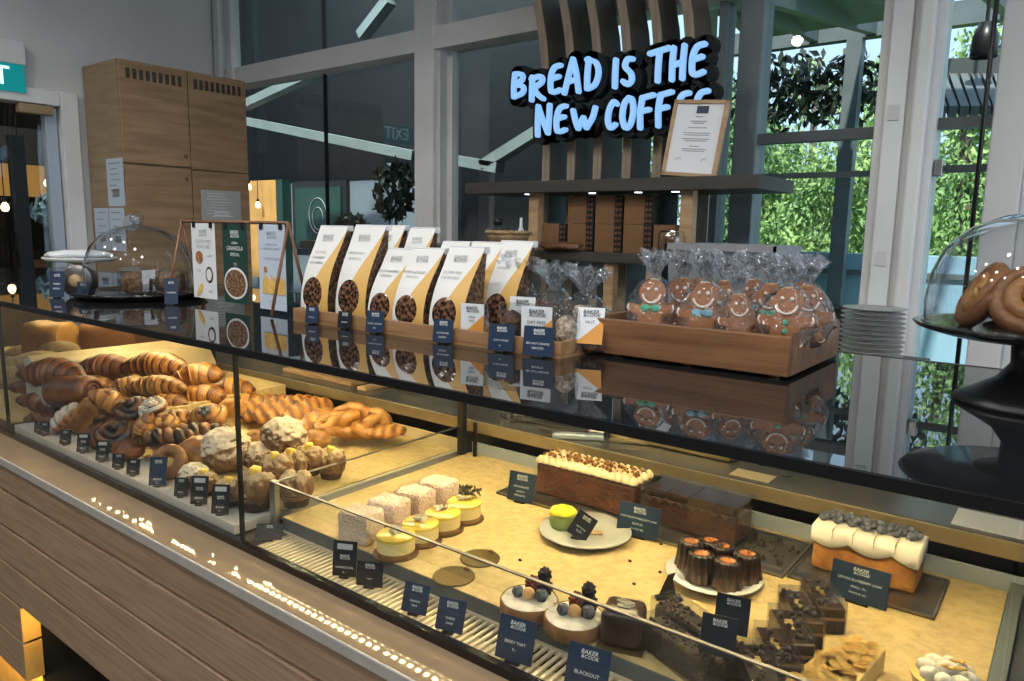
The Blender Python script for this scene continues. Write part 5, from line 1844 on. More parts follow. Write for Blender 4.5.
def gingerbread(label, loc, rz, lean, deco, s=1.0, tag_=False, seed=0):
    t = thing('gingerbread_bag', label, 'gingerbread', loc, (0, 0, math.radians(rz)))
    s *= 0.90
    t.scale = (s, s, s)
    bm = bmesh.new()
    prism(bm, ginger_outline(), 0.011, 'xz', -0.0055)
    bmesh.ops.bevel(bm, geom=[e for e in bm.edges if abs((e.verts[0].co - e.verts[1].co).y) < 1e-6], offset=0.0025, segments=2, affect='EDGES')
    ck = obj('gingerbread_man', bm, 'ginger', t, 60, loc=(0, 0, 0.008), rot=(math.radians(lean), 0, 0))
    bm = bmesh.new()
    sweep(bm, [(0.018 * math.cos(a), -0.007, 0.080 + 0.019 * math.sin(a)) for a in [PI + 0.15 + (PI - 0.3) * k / 12 for k in range(13)]], 0.0022, 6, up=(0, 1, 0))
    for sx in (-1, 1):
        blob(bm, (sx * 0.008, -0.0075, 0.088), (0.004, 0.003, 0.004), 0, 1, 0, 1)
        sweep(bm, [(sx * 0.044, -0.007, 0.058), (sx * 0.046, -0.007, 0.049), (sx * 0.042, -0.007, 0.042)], 0.0016, 5, up=(0, 1, 0))
        sweep(bm, [(sx * 0.018, -0.007, 0.004), (sx * 0.025, -0.007, 0.003), (sx * 0.031, -0.007, 0.009)], 0.0016, 5, up=(0, 1, 0))
    obj('white_icing', bm, 'icing_line', ck, True)
    if deco:
        bm = bmesh.new()
        if deco[0] == 'bow':
            for sx in (-1, 1):
                blob(bm, (sx * 0.010, -0.007, 0.050), (0.010, 0.003, 0.008), 0.15, 2, 1, 2)
            blob(bm, (0, -0.009, 0.050), (0.004, 0.003, 0.004), 0, 1, 0, 2)
        else:
            for z in (0.046, 0.030):
                blob(bm, (0, -0.008, z), (0.0055, 0.003, 0.0055), 0, 1, 0, 2)
        obj('bow' if deco[0] == 'bow' else 'button', bm, deco[1], ck, True)
    bm = bmesh.new()
    crinkle(bm, (0, 0.004, 0.058), (0.050, 0.026, 0.059), 0.14, seed * 2.1 + 1, 4, 0.25)
    for v in bm.verts:
        v.co.z = max(v.co.z, 0.001)
        v.co.y += math.tan(math.radians(-lean)) * v.co.z * 0.9
    obj('cellophane', bm, 'cello', t, True)
    bm = bmesh.new()
    top = Vector((0, 0.004 + math.tan(math.radians(-lean)) * 0.112, 0.114))
    tuft(bm, top, 0.034, 0.055, seed, 14)
    obj('gathered_top', bm, 'cello_tuft', t)
    bm = bmesh.new()
    sweep(bm, [top + Vector((math.cos(a) * 0.007, math.sin(a) * 0.007, 0)) for a in [2 * PI * k / 12 for k in range(12)]], 0.002, 6, closed=True)
    sweep(bm, [top + Vector((0.006, -0.004, 0)), top + Vector((0.014, -0.014, -0.012)), top + Vector((0.016, -0.016, -0.03))], 0.0016, 5)
    obj('tie', bm, 'parchment', t, True)
    if tag_:
        obj('price_sticker', B((-0.012, -0.036, 0.004), (0.016, -0.034, 0.012)), 'blue_paper', t)
    return t


CB = CTZ + 0.0345
for i, (px, Y, rz, lean, deco, s, tg_, lb) in enumerate((
        (648, 1.185, 14, -16, ('bow', 'icing_green'), 1.0, False, 'bagged gingerbread man with a green bow at the front left of the crate'),
        (700, 1.180, 16, -12, ('bow', 'icing_blue'), 1.0, False, 'bagged gingerbread man with a blue bow, second along the crate front'),
        (738, 1.180, 40, -10, None, 0.85, False, 'smaller bagged gingerbread man with a crooked smile, third along the crate front'),
        (783, 1.180, 14, -10, ('button', 'icing_green'), 1.0, True, 'bagged gingerbread man with green buttons at the front right corner'),
        (678, 1.255, 10, -8, None, 1.0, False, 'bagged gingerbread man in the middle row behind the green and blue bows'),
        (722, 1.255, 22, -8, None, 1.0, False, 'bagged gingerbread man in the middle row, two white eyes showing over the blue bow'),
        (766, 1.250, 8, -8, ('bow', 'icing_green'), 1.0, False, 'bagged gingerbread man in the middle row left of the green buttons'),
        (806, 1.265, 32, -8, ('button', 'icing_green'), 1.0, False, 'bagged gingerbread man turned sideways at the right end of the crate'),
        (700, 1.335, 12, -4, None, 1.0, False, 'bagged gingerbread man in the back row of the crate, left'),
        (748, 1.335, 20, -4, ('bow', 'icing_blue'), 1.0, False, 'bagged gingerbread man in the back row of the crate, middle'),
        (800, 1.345, 15, -4, None, 1.0, False, 'bagged gingerbread man in the back row of the crate, right'))):
    p = px_floor(px, Y, CB)
    gingerbread(lb, (p.x, p.y, CB), rz, lean, deco, s, tg_, i)

# right dome on a black pedestal with apple pastries
RX, RY = -0.04, 1.20
rd = thing('cake_pedestal', 'black pedestal cake stand at the right edge of the counter', 'cake stand', (RX, RY, CTZ))
SZ = 0.092
obj('foot', L([(0, 0), (0.092, 0), (0.094, 0.005), (0.075, 0.016), (0.045, 0.034), (0.03, 0.055), (0.032, SZ - 0.006), (0.06, SZ), (0, SZ)], 40), 'black', rd, True)
obj('plate', L([(0, SZ), (0.12, SZ), (0.146, SZ + 0.008), (0.152, SZ + 0.014), (0.148, SZ + 0.015), (0.12, SZ + 0.0105), (0, SZ + 0.010)], 48), 'black_gloss', rd, True)
PZ = CTZ + SZ + 0.0105
gd = thing('glass_dome', 'clear glass dome covering apple pastries on the black pedestal', 'dome', (RX, RY, PZ + 0.002))
obj('cover', L([(0.138, 0.0), (0.140, 0.03), (0.136, 0.065), (0.122, 0.102), (0.094, 0.130), (0.055, 0.147), (0.012, 0.153), (0.0, 0.153)], 48), 'dome_glass', gd, True)
bm = bmesh.new()
sweep(bm, [(math.cos(a) * 0.139, math.sin(a) * 0.139, 0.002) for a in [2 * PI * k / 48 for k in range(48)]], 0.0022, 6, closed=True)
obj('rim', bm, 'dome_glass', gd, True)
obj('knob', L([(0, 0.153), (0.008, 0.154), (0.006, 0.161), (0.016, 0.171), (0.014, 0.184), (0, 0.189)], 20), 'dome_glass', gd, True)
for i, (a, tilt, z, lb) in enumerate(((200, 62, 0.042, 'facing left'), (262, 60, 0.042, 'facing the front'), (330, 62, 0.042, 'at the right'), (120, 40, 0.035, 'at the back'), (30, 40, 0.035, 'behind at the right'))):
    an = math.radians(a)
    t = thing('apple_pastry', 'browned ring pastry with a glazed centre under the right dome, %s' % lb, 'pastry', (RX + math.cos(an) * 0.070, RY + math.sin(an) * 0.070, PZ + z + 0.004))
    t.rotation_euler = Vector((math.cos(an), math.sin(an), math.tan(math.radians(90 - tilt)))).to_track_quat('Z', 'Y').to_euler()
    bm = bmesh.new()
    sp = []
    for k in range(60):
        q = k / 59
        sp.append((math.cos(q * 4 * PI) * (0.012 + 0.034 * q), math.sin(q * 4 * PI) * (0.012 + 0.034 * q), 0.006 - 0.006 * q))
    sweep(bm, sp, lambda u: 0.0115, 8, 1.0, lambda u, a_: 1 + 0.12 * noise.noise(Vector((u * 20, a_, i))), bake=lambda u, a_: 0.2 + 0.4 * u)
    obj('ring', bm, 'apple_ring', t, True)
    bm = bmesh.new()
    blob(bm, (0, 0, 0.008), (0.010, 0.010, 0.006), 0.15, 2, i, 2)
    obj('filling', bm, 'almond_flake', t, True)

# ------------------------------------------------------------------ baked goods: one of each kind, then copies
def arc_path(Ln, bend, n=56, lift=0.0):
    if bend < 1e-3:
        return [Vector(((k / (n - 1) - .5) * Ln, 0, 0)) for k in range(n)]
    Rr = Ln / bend
    return [Vector((math.sin((k / (n - 1) - .5) * bend) * Rr, (math.cos((k / (n - 1) - .5) * bend) - math.cos(bend / 4)) * Rr, 0)) for k in range(n)]


def croissant_me(Ln=0.155, R=0.034, bend=1.0, ridges=7, mat='croissant_crust', squash=0.82, seed=0, pw=0.62):
    bm = bmesh.new()
    P = arc_path(Ln, bend, 96)
    nr = max(3, ridges - 2)
    rr = random.Random(seed * 7 + 1)
    cuts_ = [0.02]
    for k in range(nr):
        cuts_.append((k + 1) / (nr + 1) + rr.uniform(-0.03, 0.03))
    cuts_.append(0.98)

    def env(u):
        return R * (0.14 + 0.86 * math.sin(PI * min(max(u, 0.0), 1.0)) ** (pw + 0.25))

    def lay_(u, a):
        # position inside a wrapped layer, 0 at its thick lip, 1 where it dives under the next; layers slant round the body
        v = 0.5 + abs(u - 0.5) * (1 if u > 0.5 else -1) + 0.045 * math.sin(a + 0.6)
        d = abs(v - 0.5) * 2
        f = d * (nr + 1) / 2 + 0.5
        return f - math.floor(f), math.floor(f)

    def fn(u, a):
        f, i = lay_(u, a)
        st = 0.90 + 0.15 * (1 - f) ** 0.8
        return st * (1 + 0.07 * noise.noise(Vector((u * 5 + seed, math.cos(a) * 1.3, math.sin(a) * 1.3 + seed))))

    def bk(u, a):
        f, i = lay_(u, a)
        line = 0.10 * math.sin(u * 150 + 4 * math.sin(a + i) + seed)
        return max(0, 0.02 + 0.50 * (1 - f) ** 1.4 + 0.15 * abs(u - 0.5) * 2 + (0.14 * max(0, math.sin(a))) + line)
    sweep(bm, P, env, 20, squash, fn, bake=bk)
    return mesh_of(bm, mat, True)


def roll_me(Ln=0.095, R=0.034, mat='croissant_dark', seed=0):
    """pain au chocolat: rolled cylinder with a spiral end"""
    bm = bmesh.new()
    P = arc_path(Ln, 0, 24)
    sweep(bm, P, lambda u: R * min(1, 0.78 + 2.2 * min(u, 1 - u)), 22, 0.86, lambda u, a: 1 + 0.03 * math.sin(3 * a + seed) + 0.03 * (a / (2 * PI)), bake=lambda u, a: 0.2 + 0.3 * abs(math.sin(a * 1.5)))
    for s in (-1, 1):
        sp = []
        for k in range(44):
            q = k / 43
            an = q * 5 * PI
            sp.append((s * Ln * 0.49, math.cos(an) * R * 0.72 * (1 - q * 0.9), math.sin(an) * R * 0.62 * (1 - q * 0.9)))
        sweep(bm, sp, R * 0.13, 7, up=(1, 0, 0), bake=lambda u, a: 0.1 + 0.4 * (math.sin(a) > 0))
    return mesh_of(bm, mat, True)


def swirl_me(R=0.045, mat='choc_swirl', turns=2.2, seed=0, h=1.0):
    """danish: coiled rope of dough with a sunken middle"""
    bm = bmesh.new()
    n = 90
    P = []
    for k in range(n):
        q = k / (n - 1)
        r = R * (0.12 + 0.72 * q)
        an = q * turns * 2 * PI + seed
        P.append((math.cos(an) * r, math.sin(an) * r * 0.85, R * 0.32 * (1 - q) * h + 0.004 * math.sin(an * 2 + seed)))
    sweep(bm, P, lambda u: R * 0.27 * (1 - 0.5 * max(0, u - 0.9) * 10 * 0.8), 10, 1.0,
          lambda u, a: 1 + 0.12 * noise.noise(Vector((u * 14 + seed, a * 1.2, seed))), bake=lambda u, a: 0.15 + 0.5 * (0.5 + 0.5 * math.sin(u * 37 + a + seed)))
    blob(bm, (0, 0, 0), (R * 0.7, R * 0.6, R * 0.25), 0.1, 2, seed, 2, bake=lambda d: 0.6)
    return mesh_of(bm, mat, True)


def twist_me(R=0.048, mat='pale_crust', seed=0, th=0.36):
    """flat twisted knot: two crossing arms of a pretzel"""
    bm = bmesh.new()
    n = 60
    P = []
    for k in range(n):
        a = 2 * PI * k / n
        P.append((math.sin(a) * R * (0.95 + 0.1 * math.cos(2 * a)), math.cos(a) * R * 0.62, 0.010 * math.sin(a * 2 + 0.6)))
    sweep(bm, P, lambda u: R * th, 10, 0.8, lambda u, a: 1 + 0.1 * math.sin(u * 40 + a * 2), closed=True, bake=lambda u, a: 0.1 + 0.35 * (0.5 + 0.5 * math.sin(u * 44 + a * 2)))
    P2 = [(-R * 0.55 + 1.1 * R * k / 20, -R * 0.5 + R * k / 20, 0.018 * math.sin(PI * k / 20)) for k in range(21)]
    sweep(bm, P2, lambda u: R * th * (0.75 + 0.2 * math.sin(PI * u)), 10, 0.8, bake=lambda u, a: 0.25)
    blob(bm, (0, 0, -0.004), (R * 0.7, R * 0.45, 0.012), 0, 1, 0, 2, bake=lambda d: 0.3)
    return mesh_of(bm, mat, True)


def oval_me(Ln=0.13, W=0.030, T=0.014, mat='croissant_crust', seed=0, cuts=6):
    bm = bmesh.new()
    P = arc_path(Ln, 0.35, 64)
    sweep(bm, P, lambda u: W * (0.15 + 0.85 * math.sin(PI * u) ** 0.5), 16, T / W,
          lambda u, a: 1 + 0.10 * math.sin(u * cuts * 2 * PI + 1.1 * math.cos(a) + seed),
          bake=lambda u, a: 0.12 + 0.4 * (0.5 + 0.5 * math.sin(u * cuts * 2 * PI + 1.1 * math.cos(a) + seed + 0.7)))
    return mesh_of(bm, mat, True)


def ring_me(R=0.036, r=0.021, mat='bagel_crust', seed=0):
    bm = bmesh.new()
    P = [(math.cos(2 * PI * k / 48) * R * (1 + 0.05 * math.sin(4 * PI * k / 48 + seed)), math.sin(2 * PI * k / 48) * R, 0) for k in range(48)]
    sweep(bm, P, r, 16, 0.9, lambda u, a: 1 + 0.05 * noise.noise(Vector((math.cos(2 * PI * u) * 2, math.sin(2 * PI * u) * 2, a))), closed=True,
          bake=lambda u, a: 0.1 + 0.35 * max(0, math.sin(a)))
    return mesh_of(bm, mat, True)


def ball_me(R=0.045, mat='sugar_ball', seed=0, amp=0.22, fl=0.85):
    bm = bmesh.new()
    blob(bm, (0, 0, 0), (R, R, R * fl), amp * 0.5, 3.0, seed, 5, bake=lambda d: 0.3 + 0.5 * abs(noise.noise(d * 3 + Vector((seed, 0, 0)))))
    return mesh_of(bm, mat, True)


def bun_me(R=0.038, mat='pale_crust', seed=0, fl=0.66):
    bm = bmesh.new()
    blob(bm, (0, 0, 0), (R, R * 0.88, R * fl), 0.10, 1.4, seed, 4, bake=lambda d: 0.12 + 0.4 * max(0, d.z))
    return mesh_of(bm, mat, True)


def braid_me(Ln=0.12, R=0.018, mat='choc_swirl', seed=0):
    bm = bmesh.new()
    for ph in (0, PI):
        P = [((k / 60 - .5) * Ln, math.cos(k / 60 * 5 * PI + ph) * R * 0.75, math.sin(k / 60 * 5 * PI + ph) * R * 0.55) for k in range(61)]
        sweep(bm, P, lambda u: R * (0.35 + 0.45 * math.sin(PI * u) ** 0.5), 10, 0.9, bake=lambda u, a: 0.1 + 0.5 * (0.5 + 0.5 * math.sin(u * 30 + a + ph)))
    return mesh_of(bm, mat, True)


CR_A = croissant_me(0.158, 0.037, 0.9, 8, 'croissant_dark', seed=1)
CR_B = croissant_me(0.168, 0.037, 0.8, 9, 'croissant_crust', seed=2)
CR_C = croissant_me(0.125, 0.035, 1.2, 6, 'croissant_crust', seed=3)
CR_D = croissant_me(0.120, 0.034, 0.7, 6, 'pale_crust', seed=4)
ROLL = roll_me()
ROLL_P = roll_me(0.08, 0.028, 'croissant_crust', 2)
SW_C = swirl_me(0.046, 'choc_swirl', 2.2, 0)
SW_D = swirl_me(0.042, 'choc_swirl', 1.8, 2.1, 1.4)
SW_P = swirl_me(0.045, 'pale_crust', 2.0, 1.0)
SW_N = swirl_me(0.042, 'iced_crust', 2.0, 4.0)
TW = twist_me()
TW2 = twist_me(0.052, 'croissant_crust', 1, 0.32)
OV = oval_me(0.135, 0.036, 0.014)
OV2 = oval_me(0.12, 0.034, 0.016, 'pale_crust', 2, 4)
RING = ring_me()
BALL = ball_me(0.047)
BALL2 = ball_me(0.042, 'sugar_ball', 5)
BUN = bun_me()
BUN_D = bun_me(0.05, 'croissant_dark', 3, 0.62)
BRAID = braid_me()
BRAID_P = braid_me(0.12, 0.022, 'pale_crust')
ICED = oval_me(0.115, 0.034, 0.026, 'iced_crust', 1, 5)
SAUS = croissant_me(0.12, 0.024, 1.5, 5, 'croissant_dark', 0.9, 7, 0.4)


def settle(px, py, Y, pts, s):
    """keep a bake clear of the tray below and of the front glass: (location, scale)"""
    s0, Y0 = s, Y
    for _ in range(60):
        p = at(px, py, Y=Y)
        zmin = p.z + s * min(q.z for q in pts)
        ymin = p.y + s * min(q.y for q in pts)
        if zmin >= TZ and ymin >= 0.776:
            break
        if ymin - 0.004 > 0.776 and zmin < TZ:
            Y -= 0.003
        elif ymin < 0.776 and zmin > TZ + 0.004:
            Y += 0.003
        else:
            s *= 0.985
    return at(px, py, Y=Y), s


def put(kind, me, px, py, Y, rot, label, s=1.0, nuts=None):
    o = link(kind, me, None, (0, 0, 0), R(*rot))
    s *= 1.27 if px < 258 and kind not in ('sugar_bun', 'almond_bread') else 1.12
    em = Euler(R(*rot)).to_matrix()
    o.location, s = settle(px, py, Y, [em @ Vector((v.co.x, v.co.y, v.co.z * 1.06)) for v in me.vertices][::5], s)
    o.scale = (s, s, s * 1.06)
    tag(o, label, {'croissant': 'croissant', 'chocolate_roll': 'pastry', 'danish_pastry': 'pastry'}.get(kind, kind.split('_')[-1]))
    if nuts:
        bm = bmesh.new()
        rr = random.Random(int(px))
        for k in range(16):
            an, q = rr.uniform(0, 6.3), rr.uniform(0, 0.026)
            c = Vector((math.cos(an) * q, math.sin(an) * q, 0.021 - q * 0.15))
            blob(bm, c, (0.005, 0.004, 0.002), 0.2, 2, k, 1)
        obj('topping', bm, nuts, o, True)
    return o


CAM_RZ = 38
items = [
    # top of the pile
    ('croissant', CR_A, 107, 368, 0.985, (8, 0, 36), 'large dark ridged croissant, topmost of the pile beside the divider', 1.0),
    ('croissant', CR_B, 158, 366, 1.045, (8, 2, 30), 'large golden croissant on top of the pile, right of the dark ridged one', 1.0),
    ('croissant', CR_C, 198, 376, 1.09, (10, -4, 52), 'small golden croissant at the right end of the top row', 0.95),
    ('croissant', CR_C, 199, 396, 1.08, (6, 0, 40), 'golden croissant directly under the right end of the top row', 1.05),
    ('croissant', CR_B, 158, 387, 0.99, (0, 0, 36), 'golden croissant in the second row under the large golden one', 0.82),
    ('croissant', CR_D, 128, 388, 0.955, (10, -10, 60), 'pale flaky croissant in the second row under the dark ridged one', 0.85),
    ('bread_bun', BUN, 97, 386, 0.945, (10, 0, 20), 'smooth golden bun under the left end of the dark ridged croissant', 0.95),
    ('croissant', CR_C, 166, 404, 0.99, (4, 0, 42), 'croissant in the third row, shaded between two golden ones', 0.85),
    ('croissant', CR_C, 232, 390, 1.18, (0, 0, 48), 'croissant behind the glass joint, right of the pile', 0.9),
    ('croissant', CR_C, 248, 404, 1.20, (0, 0, 50), 'half shaded croissant just right of the glass joint', 0.85),
    # left end
    ('croissant', CR_A, 54, 374, 0.865, (12, 0, 30), 'dark croissant at the left end against the divider', 1.12),
    ('croissant', SAUS, 36, 388, 0.865, (20, 10, 60), 'small dark crescent at the far left below the dark croissant', 0.95),
    ('chocolate_roll', ROLL, 72, 391, 0.868, (6, -4, 25), 'rolled pastry with a spiral end facing left', 1.12),
    ('croissant', SAUS, 41, 404, 0.835, (10, 10, 20), 'curved dark crescent at the far left, middle of three', 1.05),
    ('croissant', SAUS, 37, 417, 0.815, (20, 0, 75), 'curved dark crescent lowest at the far left', 0.95),
    ('chocolate_roll', ROLL, 50, 420, 0.825, (0, 10, 60), 'small dark roll low at the far left behind the black price tags', 0.95),
    ('iced_pastry', ICED, 66, 418, 0.825, (25, -42, 48), 'pastry streaked with white icing near the left front', 0.95),
    ('chocolate_roll', ROLL_P, 86, 415, 0.85, (60, -50, 40), 'golden roll end right of the white-streaked pastry', 0.9),
    ('chocolate_twist', BRAID, 101, 411, 0.88, (20, -60, 40), 'upright brown twist right of the white-streaked pastry', 0.85),
    ('croissant', CR_D, 112, 402, 0.90, (10, 30, 55), 'pale croissant lit bright in the middle of the left pile', 0.85),
    ('danish_pastry', SW_C, 131, 409, 0.885, (35, 0, 30), 'chocolate swirl danish under the pale flaky croissant', 0.82),
    ('danish_pastry', SW_N, 154, 409, 0.90, (35, -15, 40), 'danish with white nut pieces in the middle of the pile', 0.75),
    # middle
    ('danish_pastry', SW_C, 115, 433, 0.835, (40, 0, 30), 'dark chocolate swirl with a hollow centre near the front', 0.95),
    ('croissant', CR_D, 143, 428, 0.865, (20, -60, 50), 'pale pastry standing upright right of the dark hollow swirl', 0.62),
    ('danish_pastry', SW_P, 164, 424, 0.91, (35, 0, 30), 'pale folded danish left of the one with the blueberry', 0.72),
    ('danish_pastry', SW_P, 182, 420, 0.955, (35, 20, 70), 'pale folded danish between two others behind the braids', 0.78),
    ('danish_pastry', SW_P, 209, 417, 1.00, (40, 0, 20), 'golden danish with a dark blueberry centre', 0.92),
    ('braided_pastry', BRAID, 168, 438, 0.88, (0, 0, 40), 'dark braided pastry above the sesame ring', 0.85),
    ('braided_pastry', BRAID, 205, 433, 0.95, (0, 0, 36), 'dark braided pastry above the smooth bun', 0.9),
    ('bread_bun', BUN_D, 129, 449, 0.845, (12, 0, 35), 'big dark flaky bun at the front behind two black price tags', 1.0),
    ('bread_bun', BUN_D, 101, 436, 0.835, (12, 0, 35), 'dark brown bun low at the front, left of the big flaky one', 0.7),
    ('sesame_ring', RING, 169, 462, 0.835, (62, 6, 34), 'sesame bread ring standing upright at the front', 0.92),
    ('bread_bun', BUN, 198, 452, 0.885, (20, 0, 30), 'smooth golden bun right of the upright sesame ring', 1.05),
    ('bread_bun', BUN, 233, 408, 1.10, (0, 0, 30), 'small bun behind the blueberry danish next to the glass joint', 0.8),
    # sugar buns
    ('sugar_bun', BALL, 226, 449, 0.93, (10, 0, 0), 'large sugar-dusted bun behind the glass joint', 1.08),
    ('sugar_bun', BALL, 284, 437, 1.03, (0, 10, 60), 'large round sugar-dusted bun right of the glass joint', 1.02),
    ('sugar_bun', BALL2, 194, 476, 0.835, (0, 0, 90), 'sugar-dusted bun at the front behind the black price tags', 1.0),
    ('sugar_bun', BALL2, 259, 456, 0.975, (0, 0, 0), 'small sugar-dusted bun between the two large ones', 0.82),
    ('bread_bun', BUN, 317, 439, 1.11, (0, 0, 30), 'golden bun right of the round sugar-dusted bun', 0.85),
    ('bread_bun', BUN, 258, 437, 1.08, (0, 0, 10), 'golden bun half hidden behind the glass joint among the sugar buns', 0.7),
    # the flat row at the back right
    ('almond_bread', OV, 262, 408, 1.21, (52, -14, 84), 'flat golden pastry leaning in the back row, first from the glass joint', 0.9),
    ('almond_bread', OV, 277, 409, 1.22, (52, -14, 84), 'flat golden pastry leaning in the back row, second from the glass joint', 0.95),
    ('almond_bread', OV, 292, 410, 1.23, (52, -14, 82), 'flat golden pastry leaning in the back row, third from the glass joint', 1.0),
    ('almond_bread', OV, 308, 412, 1.24, (50, -12, 78), 'flat golden pastry leaning in the back row, fourth from the glass joint', 1.0),
    ('almond_bread', OV2, 320, 420, 1.22, (46, -10, 78), 'plump flat pastry lying in front of the leaning row', 0.85),
    ('twisted_pastry', TW, 333, 425, 1.22, (35, 0, 60), 'twisted flat pastry left of the largest knot', 0.78),
    ('twisted_pastry', TW2, 350, 421, 1.26, (52, 0, 30), 'largest twisted knot pastry in the back row', 0.98),
    ('twisted_pastry', TW, 371, 424, 1.285, (50, 0, 40), 'twisted pastry leaning behind the largest knot', 0.85),
    ('almond_bread', OV2, 386, 431, 1.30, (15, 0, 50), 'shaded flat pastry at the right end of the back row', 0.8),
]
for it in items:
    o = put(*it[:8])
    if 'nut pieces' in it[6]:
        bm = bmesh.new()
        rr = random.Random(9)
        for k in range(18):
            an, q = rr.uniform(0, 6.3), rr.uniform(0, 0.03)
            blob(bm, (math.cos(an) * q, math.sin(an) * q, 0.024 - q * 0.2), (0.006, 0.004, 0.002), 0.2, 2, k, 1)
        obj('almond_flakes', bm, 'white_choc', o, True)
    if 'blueberry centre' in it[6]:
        bm = bmesh.new()
        for k in range(5):
            blob(bm, (math.cos(k * 1.3) * 0.008, math.sin(k * 1.3) * 0.008, 0.022), 0.006, 0.05, 2, k, 2)
        obj('blueberry_filling', bm, 'blueberry', o, True)


def butter_bun(label, px, py, Y, s, cube=True, rz=0, split=True):
    loc, s = settle(px, py, Y, [Vector((0, -0.032, -0.031)), Vector((0, 0.03, 0.035))], s * 1.12)
    t = thing('butter_bun', label, 'bun', loc, R(0, 0, rz))
    t.scale = (s, s, s)
    bm = bmesh.new()
    lathe(bm, [(0, -0.030), (0.021, -0.030), (0.027, -0.006), (0.024, -0.006), (0.02, -0.026), (0, -0.026)], 44, rfun=lambda q, z: 1 + 0.05 * math.sin(q * 2 * PI * 22))
    obj('paper_cup', bm, 'baking_cup', t)
    bm = bmesh.new()
    for sx in (-1, 1):
        blob(bm, (sx * 0.011, 0, 0.003), (0.019, 0.028, 0.028), 0.16, 2.6, sx * 3 + px, 4, bake=lambda d: 0.2 + 0.3 * abs(d.x))
    blob(bm, (0, 0, -0.010), (0.026, 0.027, 0.016), 0.0, 1, 0, 3, bake=lambda d: 0.4)
    obj('dough', bm, 'sugar_muffin', t, True)
    if cube:
        obj('butter_cube', B((-0.008, -0.008, 0.022), (0.008, 0.008, 0.037), 0.003, (0.1, 0.2, 0.5)), 'butter', t, True)
    return t


for k, (px, py, Y, s, c, rz, lb) in enumerate((
        (205, 483, 0.84, 1.0, True, 20, 'yellow-topped sugared bun farthest left, behind the tall black price tags'),
        (229, 492, 0.828, 1.15, True, 60, 'yellow-topped sugared bun at the front just left of the glass joint'),
        (256, 489, 0.842, 1.15, True, 10, 'yellow-topped sugared bun at the front just right of the glass joint'),
        (275, 470, 0.91, 0.98, True, 40, 'yellow-topped sugared bun below the round sugar-dusted bun'),
        (291, 466, 0.955, 0.98, True, 70, 'yellow-topped sugared bun, second from the right front'),
        (296, 488, 0.885, 1.05, False, 45, 'plain sugared bun in a dark cup at the corner of the tray'),
        (309, 460, 1.01, 0.98, True, 20, 'yellow-topped sugared bun between its neighbours in the right row'),
        (331, 463, 1.05, 0.98, True, 30, 'yellow-topped sugared bun at the far right of its row, dark cup showing'))):
    butter_bun(lb, px, py, Y, s, c, rz)


# left breads
def tin_loaf_me(Ln, W, H, mat, seed=0):
    bm = bmesh.new()
    lay = bm.verts.layers.float.new('bake')
    nx, na = 20, 20
    rings = []
    for i in range(nx + 1):
        u = i / nx
        e = 1 - 0.12 * abs(2 * u - 1) ** 6
        ring = []
        for k in range(na):
            a = 2 * PI * k / na
            ca, sa = math.cos(a), math.sin(a)
            y = W / 2 * (abs(ca) ** 0.5) * (1 if ca > 0 else -1)
            z = H / 2 * (abs(sa) ** (0.75 if sa > 0 else 0.35)) * (1 if sa > 0 else -1)
            if sa > 0.2:
                y *= 1.08
                z *= 1 + 0.06 * math.sin(u * 9 + seed)
            v = bm.verts.new(((u - .5) * Ln, y * e, z * (e if sa > 0 else 1) + H / 2))
            v[lay] = 0.05 if sa > 0.5 else (0.3 if sa > -0.6 else 0.5)
            ring.append(v)
        rings.append(ring)
    for i in range(nx):
        for k in range(na):
            k2 = (k + 1) % na
            bm.faces.new((rings[i][k], rings[i][k2], rings[i + 1][k2], rings[i + 1][k]))
    bm.faces.new(list(reversed(rings[0])))
    bm.faces.new(rings[-1])
    bmesh.ops.recalc_face_normals(bm, faces=bm.faces)
    return mesh_of(bm, mat, 60)


rb = tag(obj('bread_riser', B((-3.35, 0.98, DECK + 0.0003), (-2.50, 1.38, 1.03), 0.003), 'parchment'), 'paper-covered riser under the tin loaves at the far left', 'riser')
o = link('tin_loaf', tin_loaf_me(0.17, 0.115, 0.135, 'loaf_crust'), None, (-2.93, 1.07, 1.0305), R(0, 0, 20))
tag(o, 'golden tin loaf with a bright domed top at the far left', 'bread')
o = link('tin_loaf', tin_loaf_me(0.22, 0.13, 0.15, 'loaf_brown', 2), None, (-2.76, 1.23, 1.0305), R(0, 0, 28))
tag(o, 'dark brown tin loaf right of the golden one', 'bread')
sd = bmesh.new()
blob(sd, (0, 0, 0), (0.085, 0.055, 0.042), 0.06, 1.5, 3, 5, bake=lambda d: 0.2)
SEED = mesh_of(sd, 'seed_crust', True)
for (px, py, Y, rz, s, lb) in ((26, 366, 0.93, 20, 0.9, 'seeded roll at the left edge of the case, front one'), (60, 351, 0.99, 35, 0.8, 'seeded roll in front of the golden tin loaf'),
                               (40, 362, 0.90, 45, 0.85, 'seeded roll lying right against the parchment divider'), (20, 355, 1.03, 10, 0.8, 'seeded roll at the left edge behind the front one'), (12, 378, 0.85, 30, 0.9, 'lowest seeded roll, half outside the left glass joint')):
    p = at(px, py, Y=Y)
    tag(link('seeded_roll', SEED, None, (p.x, p.y, p.z), R(0, 0, rz)), lb, 'roll').scale = (s, s, s)

